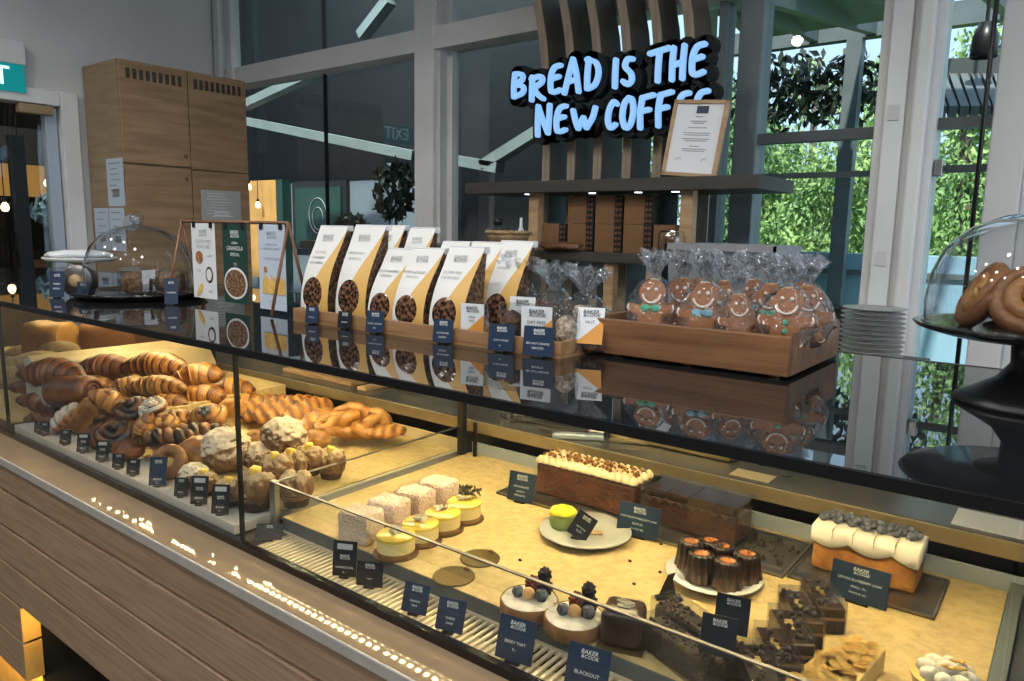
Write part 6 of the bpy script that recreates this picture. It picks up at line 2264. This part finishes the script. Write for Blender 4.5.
# black price tags of the pastry tray
small = 'navy_card'
for (px, py, w, h, pill, lb) in (
        (24, 436, 0.036, 0.038, False, 'black price tag farthest left in front of the pastries'),
        (40, 436, 0.036, 0.040, False, 'small black price tag, second from the left in front of the pastries'),
        (58, 446, 0.036, 0.044, False, 'small black price tag in front of the white-streaked pastry'),
        (76, 454, 0.038, 0.056, True, 'black price tag with a pale pill, right of the white-streaked pastry'),
        (94, 463, 0.038, 0.058, True, 'black price tag with a pale pill, left of the big dark bun'),
        (111, 470, 0.034, 0.040, False, 'black price tag in front of the big dark bun, left one'),
        (125, 477, 0.036, 0.042, False, 'black price tag in front of the big dark bun, right one'),
        (150, 488, 0.046, 0.074, False, 'tall navy price tag left of the upright sesame ring'),
        (172, 499, 0.034, 0.046, False, 'small black price tag under the sesame ring'),
        (191, 507, 0.042, 0.068, True, 'tall black price tag with a pale pill in front of the sugar bun'),
        (211, 517, 0.042, 0.068, True, 'tall black price tag with a pale pill nearest the glass joint')):
    p = at(px, py, Z=TZ)
    price_tag(lb, (p.x, max(p.y, 0.767), TZ - 0.0021), w * 0.86, h * 0.86, 36, [('BREAD', 0.22, 0.9), ('5.-', 0.1, 0.8)], tilt=-14, m='black_card' if px != 150 else 'navy_card', pill=pill)

# ------------------------------------------------------------------ the cake deck
DZ_ = DECK + 0.0003


def onf(px, py, z=DZ_):
    return at(px, py, Z=z)


# lamingtons
for k, (px, py, rz, lb) in enumerate(((363, 545, 12, 'pink coconut cube nearest the front'), (392, 527, 10, 'pink coconut cube, second from the front'),
                                      (417, 514, 8, 'pink coconut cube, third from the front'), (441, 503, 6, 'pink coconut cube at the back of the row'))):
    p = onf(px, py)
    bm = B((-0.034, -0.030, 0), (0.034, 0.030, 0.058), 0.008)
    bmesh.ops.subdivide_edges(bm, edges=bm.edges, cuts=3, use_grid_fill=True)
    for v in bm.verts:
        v.co += v.co.normalized() * 0.0022 * noise.noise(v.co * 90 + Vector((k * 5, 0, 0)))
        v.co.z = max(v.co.z, 0)
    tag(obj('coconut_cube', bm, 'coconut', smooth=True, loc=(-1.018 - 0.002 * k, 0.868 + 0.0715 * k, DZ_), rot=R(0, 0, rz)), lb, 'cake')


# yellow tarts
def yellow_tart(label, p):
    t = thing('yellow_tart', label, 'cake', p)
    obj('board', L([(0, 0), (0.041, 0), (0.041, 0.002), (0, 0.002)], 32), 'brown_board', t)
    obj('biscuit_base', L([(0, 0.002), (0.034, 0.002), (0.034, 0.009), (0, 0.009)], 32), 'tart_shell', t, 40)
    obj('mousse', L([(0, 0.009), (0.034, 0.009), (0.034, 0.034), (0.032, 0.036), (0, 0.036)], 36), 'mousse', t, 40)
    obj('glaze', L([(0.0342, 0.030), (0.0345, 0.035), (0.031, 0.038), (0, 0.0385)], 36), 'yellow_glaze', t, 50)
    bm = bmesh.new()
    rr = random.Random(int(p.x * 1000))
    for q in range(9):
        an = rr.uniform(0, 6.3)
        c = Vector((math.cos(an) * rr.uniform(0, 0.011), math.sin(an) * rr.uniform(0, 0.011), 0.041 + 0.002 * (q % 3)))
        e = Euler((rr.uniform(-.6, .6), rr.uniform(-.6, .6), an)).to_matrix()
        vs = [bm.verts.new(c + e @ Vector(v)) for v in ((-.009, -.003, 0), (.009, -.004, .001), (.008, .004, .002), (-.008, .003, .001))]
        f = bm.faces.new(vs)
    bmesh.ops.solidify(bm, geom=bm.faces, thickness=0.001)
    obj('chocolate_shavings', bm, 'white_choc', t)
    return t


for k, lb in enumerate(('round yellow mousse tart nearest the front', 'round yellow mousse tart, second from the front', 'round yellow mousse tart, third from the front', 'round yellow mousse tart at the back by the dried sprig')):
    yellow_tart(lb, Vector((-0.925 - 0.004 * k, 0.868 + 0.0655 * k, DZ_)))
p = onf(468, 497)
sp = thing('dried_sprig', 'dried herb sprig behind the last yellow tart', 'herb', p)
bm = bmesh.new()
for k in range(12):
    an = rn.uniform(0, 6.3)
    sweep(bm, [(0, 0, 0.004), (math.cos(an) * 0.018, math.sin(an) * 0.012, 0.015 + rn.uniform(0, .01)), (math.cos(an) * 0.034, math.sin(an) * 0.022, 0.006 + rn.uniform(0, .02))], 0.0015, 5)
leaf_cloud(bm, (0, 0, 0.012), (0.034, 0.022, 0.011), 50, 0.007, rn, 0.1)
obj('twigs', bm, 'herb', sp)

# empty round boards
for px, py, lb in ((454, 577, 'empty round gold cake board nearest the front'), (480, 559, 'empty round gold cake board behind the other')):
    p = onf(px, py)
    bm = L([(0, 0), (0.035, 0), (0.036, 0.0015), (0.035, 0.003), (0, 0.003)], 36)
    o = tag(obj('cake_board', bm, 'gold_board', loc=p), lb, 'cake board')
    bm = bmesh.new()
    for q in range(4):
        blob(bm, (0.002 * q, 0.028, 0.005), 0.003, 0.3, 2, q, 1)
    obj('crumb', bm, 'caramel_crumb', o)


def berry_bits(t, z, spots):
    for (kind, x, y, r, zz) in spots:
        bm = bmesh.new()
        if kind == 'blackberry' or kind == 'raspberry':
            for q in range(28):
                an = q * 2.4
                h = -0.8 + 1.7 * q / 27
                rr = math.sqrt(max(0, 1 - h * h))
                blob(bm, (math.cos(an) * rr * r * 0.78, math.sin(an) * rr * r * 0.78, h * r), r * 0.33, 0, 1, 0, 1)
            blob(bm, (0, 0, 0), r * 0.85, 0, 1, 0, 2)
        elif kind == 'blueberry':
            lathe(bm, [(0, -r), (r * 0.7, -r * 0.7), (r, 0), (r * 0.75, r * 0.68), (r * 0.42, r * 0.86), (r * 0.36, r * 0.78), (0, r * 0.72)], 16)
        else:
            blob(bm, (0, 0, 0), r, 0.04, 2, 1, 2)
        obj(kind, bm, {'physalis': 'physalis'}.get(kind, kind), t, True, loc=(x, y, z + zz))


def berry_tart(label, p, rz):
    t = thing('berry_tart', label, 'tart', p, R(0, 0, rz))
    obj('shell', L([(0, 0), (0.043, 0), (0.045, 0.002), (0.045, 0.019), (0.0435, 0.022), (0.041, 0.021), (0, 0.020)], 40), 'tart_shell', t, 50)
    bm = bmesh.new()
    blob(bm, (0, 0, 0.020), (0.0425, 0.0425, 0.006), 0.06, 2.5, rz, 4)
    obj('icing_sugar', bm, 'icing_sugar', t, True)
    berry_bits(t, 0.022, (('blueberry', -0.017, -0.004, 0.0095, 0.010), ('raspberry', 0.002, 0.013, 0.0115, 0.016), ('physalis', 0.000, -0.006, 0.0105, 0.009),
                          ('blackberry', 0.022, 0.014, 0.012, 0.012), ('blackberry', 0.020, 0.018, 0.011, 0.030), ('blueberry', 0.020, -0.008, 0.0105, 0.010)))


p = onf(529, 611)
berry_tart('berry tart with white sugar top, left of the two at the front', Vector((p.x, p.y, DZ_)), 25)
p = onf(574, 629)
berry_tart('berry tart with white sugar top, right one beside the chocolate cube', Vector((p.x, p.y, DZ_)), 32)

# chocolate cube
p = onf(623, 641)
t = thing('chocolate_cube_cake', 'glossy rounded chocolate cube cake beside the berry tart', 'cake', Vector((p.x, p.y, DZ_)), R(0, 0, 18))
obj('board', B((-0.033, -0.033, 0), (0.033, 0.033, 0.002)), 'gold_board', t)
obj('cake', B((-0.029, -0.029, 0.002), (0.029, 0.029, 0.055), 0.010), 'chocolate', t, True)
bm = bmesh.new()
for q in range(12):
    box(bm, (rn.uniform(-.012, .006), rn.uniform(-.010, .006), 0.055), (rn.uniform(.007, .012), rn.uniform(.007, .012), 0.0555 + 0.0003 * q), 0, (0, 0, 0.3 * q))
obj('silver_flakes', bm, 'steel', t)

# eclair-like bars in clear film
for k, (ax, ay, bx, by, lb) in enumerate(((662, 614, 738, 668, 'long chocolate crumb bar in clear film, rear one'), (652, 632, 715, 681, 'long chocolate crumb bar in clear film, front one'))):
    a, b = onf(ax, ay + 10), onf(bx, by + 10)
    c = (a + b) / 2
    d = b - a
    t = thing('chocolate_bar_cake', lb, 'cake', Vector((c.x, c.y, DZ_)), (0, 0, math.atan2(d.y, d.x)))
    ln = d.length
    bm = B((-ln / 2, -0.019, 0), (ln / 2, 0.019, 0.040), 0.007)
    bmesh.ops.subdivide_edges(bm, edges=[e for e in bm.edges if e.calc_length() > ln * 0.5], cuts=30, use_grid_fill=True)
    for v in bm.verts:
        v.co += v.normal * 0.0012 * noise.noise(v.co * 160)
        v.co.z = max(v.co.z, 0)
    obj('cake', bm, 'choc_crumb', t, 50)
    bm = bmesh.new()
    for q in range(60):
        blob(bm, (rn.uniform(-.46, .46) * ln, rn.uniform(-.013, .013), 0.0405), rn.uniform(.002, .0045), 0.2, 2, q, 1)
    obj('crumbs', bm, 'chocolate', t, True)
    obj('film', B((-ln / 2 - 0.004, -0.022, 0.0), (ln / 2 + 0.004, 0.022, 0.049), 0.002), 'clear_plastic', t)
for (px, py, lb) in ((728, 660, 'black price tag behind the long chocolate bars, upper one'), (714, 684, 'black price tag between the long chocolate bars, lower one')):
    p = onf(px, py + 3)
    price_tag(lb, (p.x, p.y, DZ_ + 0.04), 0.045, 0.05, 12, [], tilt=-20, m='black_card', base=False)


# wrapped brownie squares
def brownie(label, loc, rz, sx=0.066, sy=0.056):
    t = thing('brownie', label, 'brownie', loc, R(0, 0, rz))
    obj('lower_layer', B((-sx / 2, -sy / 2, 0.001), (sx / 2, sy / 2, 0.020)), 'choc_crumb', t)
    obj('middle_layer', B((-sx / 2 + .0002, -sy / 2 + .0002, 0.020), (sx / 2 - .0002, sy / 2 - .0002, 0.024)), 'cake_layer', t)
    obj('top_layer', B((-sx / 2, -sy / 2, 0.024), (sx / 2, sy / 2, 0.040), 0.002), 'chocolate', t)
    bm = bmesh.new()
    rr = random.Random(int(rz * 10 + loc[0] * 1000))
    for q in range(12):
        blob(bm, (rr.uniform(-.42, .42) * sx, rr.uniform(-.42, .42) * sy, 0.0425), 0.0045, 0, 1, 0, 2)
    obj('chocolate_pearls', bm, 'chocolate', t, True)
    bm = bmesh.new()
    for q in range(5):
        box(bm, (-0.014 + 0.005 * q, -0.006 - 0.002 * (q % 2), 0.0415), (-0.010 + 0.005 * q, 0.004, 0.043), 0, (0, 0, 0.4 * q))
    obj('gold_flakes', bm, 'gold_leaf', t)
    obj('film', B((-sx / 2 - 0.002, -sy / 2 - 0.002, 0.0), (sx / 2 + 0.002, sy / 2 + 0.002, 0.049), 0.001), 'clear_plastic', t)
    return t


# five slices fanned out towards the back
for k, ((x, y), nm) in enumerate(zip(((-0.266, 1.125), (-0.279, 1.062), (-0.272, 0.996), (-0.271, 0.934), (-0.275, 0.876)),
                                     ('rearmost, nearest the blueberry loaf', 'second from the rear', 'in the middle', 'second from the front', 'frontmost'))):
    brownie('wrapped chocolate brownie slice of the fanned row, %s' % nm, (x, y, DZ_), -57, 0.094, 0.0365)

# almond slices
for k, (px, py, rz, lb) in enumerate(((850, 677, 24, 'almond flake slice in front of the brownies, larger one'), (822, 690, 20, 'almond flake slice half cut off by the picture, left one'))):
    p = onf(px, py + 4)
    t = thing('almond_slice', lb, 'cake', Vector((p.x, p.y, DZ_)), R(0, 0, rz + 60))
    obj('sponge', B((-0.058, -0.024, 0), (0.058, 0.024, 0.032), 0.003), 'almond_base', t)
    bm = bmesh.new()
    for q in range(34):
        c = Vector((rn.uniform(-.054, .054), rn.uniform(-.02, .02), 0.033 + rn.uniform(0, 0.005)))
        e = Euler((rn.uniform(-.25, .25), rn.uniform(-.25, .25), rn.uniform(0, 6))).to_matrix()
        bm.faces.new([bm.verts.new(c + e @ Vector((math.cos(a) * 0.009, math.sin(a) * 0.006, 0))) for a in [2 * PI * j / 8 for j in range(8)]])
    bmesh.ops.solidify(bm, geom=bm.faces, thickness=0.001)
    obj('almond_flakes', bm, 'almond_flake', t)
p = onf(945, 692)
t = thing('cream_tart', 'cream topped tart at the lower right corner', 'tart', Vector((p.x, p.y, DZ_)))
obj('shell', L([(0, 0), (0.036, 0), (0.042, 0.022), (0.038, 0.022), (0, 0.016)], 36), 'almond_base', t, 50)
bm = bmesh.new()
for q in range(8):
    a = 2 * PI * q / 8
    blob(bm, (math.cos(a) * 0.024, math.sin(a) * 0.024, 0.027), (0.012, 0.010, 0.010), 0.1, 2, q, 3)
blob(bm, (0, 0, 0.03), (0.014, 0.014, 0.012), 0.1, 2, 3, 3)
obj('cream', bm, 'white_icing', t, True)
bm = bmesh.new()
for q in range(8):
    blob(bm, (rn.uniform(-.02, .02), rn.uniform(-.02, .02), 0.041), (0.006, 0.004, 0.0015), 0.2, 2, q, 1)
obj('nut_flakes', bm, 'almond_flake', t, True)

# caneles on a plate
p = onf(711, 580)
CP = Vector((p.x + 0.004, p.y, DZ_))
pl = link('plate', mesh_of(L([(0, 0), (0.045, 0), (0.05, 0.002), (0.072, 0.010), (0.080, 0.014), (0.079, 0.016), (0.05, 0.006), (0, 0.005)], 48), 'plate_white', True), None, CP)
tag(pl, 'white plate under the caneles', 'plate')
prof = [(0.0, 0.0), (0.021, 0.0), (0.0225, 0.003), (0.020, 0.020), (0.018, 0.040), (0.0175, 0.046), (0.014, 0.049), (0.010, 0.046), (0.005, 0.043), (0, 0.042)]
bm = bmesh.new()
lathe(bm, prof, 72, rfun=lambda q, z: 1 + (0.10 * math.cos(q * 2 * PI * 12) if 0.001 < z else 0.05 * math.cos(q * 2 * PI * 12)))
lay = bm.verts.layers.float.new('bake')
for v in bm.verts:
    r = math.hypot(v.co.x, v.co.y)
    v[lay] = 0.05 if (v.co.z > 0.04 and r < 0.012) else min(0.9, 0.42 + max(0, (0.0205 - r)) * 60 + v.co.z * 4)
CAN = mesh_of(bm, 'canele_crust', True)
for k, (dx, dy, lb) in enumerate(((-0.045, 0.006, 'leftmost'), (-0.014, -0.022, 'front left'), (0.0, 0.030, 'at the back'), (0.030, -0.020, 'front right'), (0.047, 0.020, 'rightmost'), (-0.022, 0.038, 'hidden at the back left'))):
    o = link('canele', CAN, None, CP + Vector((dx, dy, 0.0065 + (0.003 if abs(dx) > .04 else 0))), (0, 0, 0.3 * k))
    o.scale = (1.12, 1.12, 0.98)
    tag(o, 'ribbed dark caramelised canele on the white plate, %s' % lb, 'canele')
p = onf(672, 598)
t = thing('fallen_tag_holder', 'fallen black clip leaning on the plate of caneles', 'clip', Vector((p.x - 0.004, p.y - 0.006, DZ_)), R(0, 0, 20))
bm = bmesh.new()
prism(bm, [(-0.016, 0.0), (0.018, 0.0), (0.012, 0.010), (0.006, 0.034), (0.010, 0.046), (-0.002, 0.040), (-0.010, 0.018)], 0.003, 'xz', -0.0015)
obj('plate', bm, 'black', t)
bm = bmesh.new()
bar(bm, (-0.018, -0.01, 0.003), (0.018, 0.008, 0.003), 0.010, 0.005)
blob(bm, (0.012, -0.008, 0.006), (0.012, 0.005, 0.006), 0.2, 3, 2, 2)
obj('foot', bm, 'black', t)

# grey plate with a green and yellow cake and a slanted tag
p = onf(585, 536)
GP = Vector((p.x, p.y, DZ_))
tag(link('plate', mesh_of(L([(0, 0), (0.052, 0), (0.058, 0.002), (0.082, 0.010), (0.088, 0.013), (0.087, 0.015), (0.058, 0.006), (0, 0.005)], 48), 'plate_grey', True), None, GP), 'grey oval-looking plate with one yellow-topped cake', 'plate')
t = thing('green_cake', 'round green cake with a bright yellow top on the grey plate', 'cake', GP + Vector((-0.050, -0.002, 0.0075)))
obj('sponge', L([(0, 0), (0.024, 0), (0.026, 0.008), (0.026, 0.022), (0.024, 0.028), (0, 0.029)], 28), 'green_sponge', t, True)
bm = bmesh.new()
blob(bm, (0, 0, 0.030), (0.026, 0.026, 0.009), 0.08, 3, 1, 4)
obj('yellow_top', bm, 'yellow_dust', t, True)
price_tag('black price tag tilted on the grey plate against the green cake', GP + Vector((0.000, -0.034, 0.0065)), 0.040, 0.048, 12, [('MATCHA', 0.4, 0.9), ('YUZU', 0.25, 0.9)], tilt=-25, m='black_card', roll=25)
t = thing('cake_server', 'small wooden server lying on the grey plate', 'server', GP + Vector((0.010, 0.004, 0.0075)), R(0, 0, 35))
obj('blade', B((-0.03, -0.009, 0), (0.022, 0.009, 0.003), 0.001), 'pale_wood', t)
# crumbs on the deck
for k, (px, py) in enumerate(((520, 561), (630, 562), (634, 585), (657, 540), (660, 573), (597, 624), (468, 500), (372, 528), (661, 545))):
    p = onf(px, py)
    bm = bmesh.new()
    blob(bm, (0, 0, 0.002), (0.0035, 0.0025, 0.0022), 0.3, 3, k, 2)
    tag(obj('crumb', bm, 'choc_crumb', smooth=True, loc=p), 'dark cake crumb on the tan paper of the cake deck', 'crumb', 'dark crumbs on the cake deck')

# steel trays under the loaves
def steel_tray(label, x0, x1, y0, y1):
    t = thing('steel_tray', label, 'tray', ((x0 + x1) / 2, y0, DZ_))
    w = (x1 - x0) / 2
    obj('sheet', B((-w, 0, 0), (w, y1 - y0, 0.003)), 'steel_dull', t)
    bm = bmesh.new()
    for lo, hi in (((-w, 0, 0.003), (w, 0.003, 0.006)), ((-w, y1 - y0 - 0.003, 0.003), (w, y1 - y0, 0.006)), ((-w, 0, 0.003), (-w + 0.003, y1 - y0, 0.006)), ((w - 0.003, 0, 0.003), (w, y1 - y0, 0.006))):
        box(bm, lo, hi)
    obj('rolled_edge', bm, 'steel', t)
    return t


steel_tray('long steel tray under the cream-piped and the dark loaf', -0.975, -0.352, 1.215, 1.385)
steel_tray('short steel tray under the blueberry loaf', -0.348, -0.128, 1.225, 1.385)
TZ2 = DZ_ + 0.0034
bm = bmesh.new()
for k in range(36):
    blob(bm, (rn.uniform(-0.46, -0.36), rn.uniform(1.25, 1.36), TZ2 + 0.001), rn.uniform(.0015, .005), 0.4, 3, k, 1)
o = tag(obj('loose_crumbs', bm, 'choc_crumb', smooth=True), 'scattered chocolate crumbs on the empty end of the long steel tray', 'crumbs')
o['kind'] = 'stuff'
tag(obj('cake_knife', B((-0.405, 1.235, TZ2), (-0.362, 1.243, TZ2 + 0.003), 0.001), 'steel'), 'steel blade tip on the empty end of the long tray', 'knife')

# loaf 1: chocolate loaf with piped cream
t = thing('cream_loaf', 'chocolate loaf cake with piped cream and caramel crumbs', 'cake', (-0.790, 1.272, TZ2))
lx0, lx1, ly, lz = -0.118, 0.122, 0.078, 0.070
bm = B((lx0, 0, 0), (lx1, ly, lz), 0.004)
bmesh.ops.subdivide_edges(bm, edges=[e for e in bm.edges if e.calc_length() > 0.05], cuts=10, use_grid_fill=True)
for v in bm.verts:
    v.co += Vector((0.3, 1, 0.4)) * 0.0015 * noise.noise(v.co * 60)
    v.co.z = max(v.co.z, 0)
obj('sponge', bm, 'choc_loaf', t, 50)
bm = bmesh.new()
for i in range(15):
    for j in range(4):
        c = Vector((lx0 + 0.006 + i * (lx1 - lx0 - 0.012) / 14, 0.006 + j * (ly - 0.012) / 3, lz + 0.004))
        lathe(bm, [(0, -0.006), (0.0095, -0.004), (0.0105, 0.0), (0.008, 0.006), (0.003, 0.0105), (0, 0.012)], 12, c)
obj('piped_cream', bm, 'cream', t, True)
bm = bmesh.new()
for k in range(150):
    u = rn.random()
    blob(bm, (lx0 + 0.005 + u * (lx1 - lx0 - 0.01), 0.040 + rn.uniform(-.022, .022), lz + 0.012 + rn.uniform(0, .006)), rn.uniform(.002, .0048), 0.3, 3, k, 1)
obj('caramel_crumbs', bm, 'caramel_crumb', t, True)

# loaf 2: dark chocolate loaf in film
t = thing('chocolate_loaf', 'dark chocolate loaf with glossy slab top in clear film', 'cake', (-0.555, 1.278, TZ2))
obj('sponge', B((-0.098, 0, 0.002), (0.095, 0.085, 0.055), 0.004), 'choc_loaf', t)
for k in range(4):
    obj('glazed_slab', B((-0.094 + k * 0.047, 0.002, 0.055), (-0.050 + k * 0.047, 0.083, 0.071), 0.004), 'chocolate', t)
bm = bmesh.new()
sweep(bm, [(-0.096 + 0.19 * k / 60, -0.0012, 0.052 + 0.004 * math.sin(k * 0.9)) for k in range(61)], 0.0022, 6)
obj('ganache_line', bm, 'chocolate', t, True)
obj('film', B((-0.101, -0.004, 0.0), (0.099, 0.089, 0.076), 0.002), 'clear_plastic', t)

# loaf 3: lemon loaf with icing and blueberries
t = thing('blueberry_loaf', 'golden loaf cake with white icing and blueberries on top', 'cake', (-0.232, 1.285, TZ2))
ax, bx_, ly, lz = -0.095, 0.066, 0.075, 0.074
bm = B((ax, 0, 0), (bx_, ly, lz), 0.006)
bmesh.ops.subdivide_edges(bm, edges=[e for e in bm.edges if e.calc_length() > 0.05], cuts=10, use_grid_fill=True)
for v in bm.verts:
    v.co += Vector((0.3, 1, 0.4)) * 0.0012 * noise.noise(v.co * 60)
    v.co.z = max(v.co.z, 0)
obj('sponge', bm, 'lemon_loaf', t, 50)
# icing: cap with a scalloped skirt on the front and ends
bm = bmesh.new()
n = 70
top, edge, skirt = [], [], []
per = []
for k in range(n + 1):
    x = ax - 0.003 + (bx_ - ax + 0.006) * k / n
    drop = 0.016 + 0.013 * abs(math.sin((k / n) * PI * 2.5 + 0.3)) ** 0.8
    per.append((x, drop))
rows = []
for (x, drop) in per:
    col = [(x, ly + 0.003, lz - drop * 0.8), (x, ly + 0.003, lz + 0.002), (x, ly - 0.004, lz + 0.004), (x, ly / 2, lz + 0.005), (x, 0.004, lz + 0.004), (x, -0.004, lz - 0.001), (x, -0.0045, lz - drop + 0.002), (x, -0.002, lz - drop), (x, 0.001, lz - drop)]
    rows.append([bm.verts.new(c) for c in col])
for a, b in zip(rows, rows[1:]):
    for j in range(len(a) - 1):
        bm.faces.new((a[j], a[j + 1], b[j + 1], b[j]))
bm.faces.new(rows[0])
bm.faces.new(list(reversed(rows[-1])))
bmesh.ops.recalc_face_normals(bm, faces=bm.faces)
ic = obj('icing', bm, 'white_icing', t, True)
bm = bmesh.new()
for k in range(1, 5):
    x = ax + (bx_ - ax) * k / 5
    box(bm, (x - 0.0004, -0.0052, lz - 0.012), (x + 0.0004, 0.03, lz + 0.0053))
obj('cut_line', bm, 'cake_layer', ic)
bbm = bmesh.new()
rr_ = 0.0082
lathe(bbm, [(0, -rr_), (rr_ * 0.7, -rr_ * 0.7), (rr_, 0), (rr_ * 0.75, rr_ * 0.68), (rr_ * 0.42, rr_ * 0.86), (rr_ * 0.36, rr_ * 0.74), (0, rr_ * 0.68)], 16)
BB = mesh_of(bbm, 'blueberry', True)
for k in range(20):
    u = (k + 0.5) / 20
    c = (ax + 0.004 + u * (bx_ - ax - 0.008), 0.044 + 0.014 * ((k * 7) % 3 - 1) + rn.uniform(-.002, .002), lz + 0.005 + rr_ * 0.85)
    link('blueberry', BB, t, c, (rn.uniform(-.6, .6), rn.uniform(-.6, .6), 0))

# navy tags on the deck
for (px, py, w, h, rz, lines, lb) in (
        (532, 497, 0.062, 0.062, 8, [('CHOCOLATE', 0.5, 0.9), ('SLICE 9.-', 0.34, 0.8), ('WHOLE 52.-', 0.2, 0.8)], 'navy price tag in front of the cream-piped loaf'),
        (648, 530, 0.085, 0.060, 4, [('CHOCOLATE HAZELNUT LOAF', 0.56, 0.8), ('SLICE 10.-', 0.38, 0.8), ('WHOLE 58.-', 0.22, 0.8)], 'navy price tag in front of the dark chocolate loaf'),
        (862, 595, 0.086, 0.058, -2, [('LEMON BLUEBERRY LOAF', 0.56, 0.9), ('SMALL 10.-', 0.38, 0.8), ('WHOLE 65.-', 0.22, 0.8)], 'navy price tag in front of the blueberry loaf')):
    p = onf(px, py)
    price_tag(lb, (p.x, min(p.y, 1.205), DZ_), w, h, rz, lines, tilt=-12)

# tags along the vent grille
VZ = 0.9213
for k, (px, py, w, h, rz, lines, m_, pill, tilt, lb) in enumerate((
        (268, 541, 0.052, 0.030, 38, [], 'black_card', False, -30, 'small black price tag lying at the corner of the vent grille'),
        (344, 578, 0.044, 0.062, 28, [('LAMINGTON', 0.25, 0.8), ('6.-', 0.12, 0.8)], 'black_card', True, -8, 'tall black price tag in front of the pink coconut cubes'),
        (369, 588, 0.048, 0.042, 25, [('TART', 0.3, 0.9)], 'black_card', False, -8, 'black price tag in front of the yellow tarts'),
        (413, 615, 0.046, 0.046, 14, [('PASSION', 0.4, 0.9), ('TART', 0.25, 0.9)], 'navy_card', False, -20, 'navy price tag on the grille, first right of the black ones'),
        (447, 634, 0.047, 0.048, 14, [('CHEESE', 0.4, 0.9), ('CAKE', 0.25, 0.9)], 'navy_card', False, -20, 'navy price tag on the grille in front of the empty gold boards'),
        (506, 668, 0.058, 0.060, 10, [('BERRY TART', 0.42, 0.9), ('9.-', 0.26, 0.9)], 'navy_card', False, -18, 'large dark price tag on the grille below the berry tarts'),
        (578, 702, 0.060, 0.062, 10, [('BLACKOUT', 0.42, 1.0)], 'navy_card', False, -18, 'large dark price tag on the grille cut by the bottom edge'))):
    p = at(px, py, Z=VZ)
    price_tag(lb, (p.x, min(max(p.y, 0.768), 0.80), VZ), w, h, rz, lines, tilt=tilt, m=m_, pill=pill)
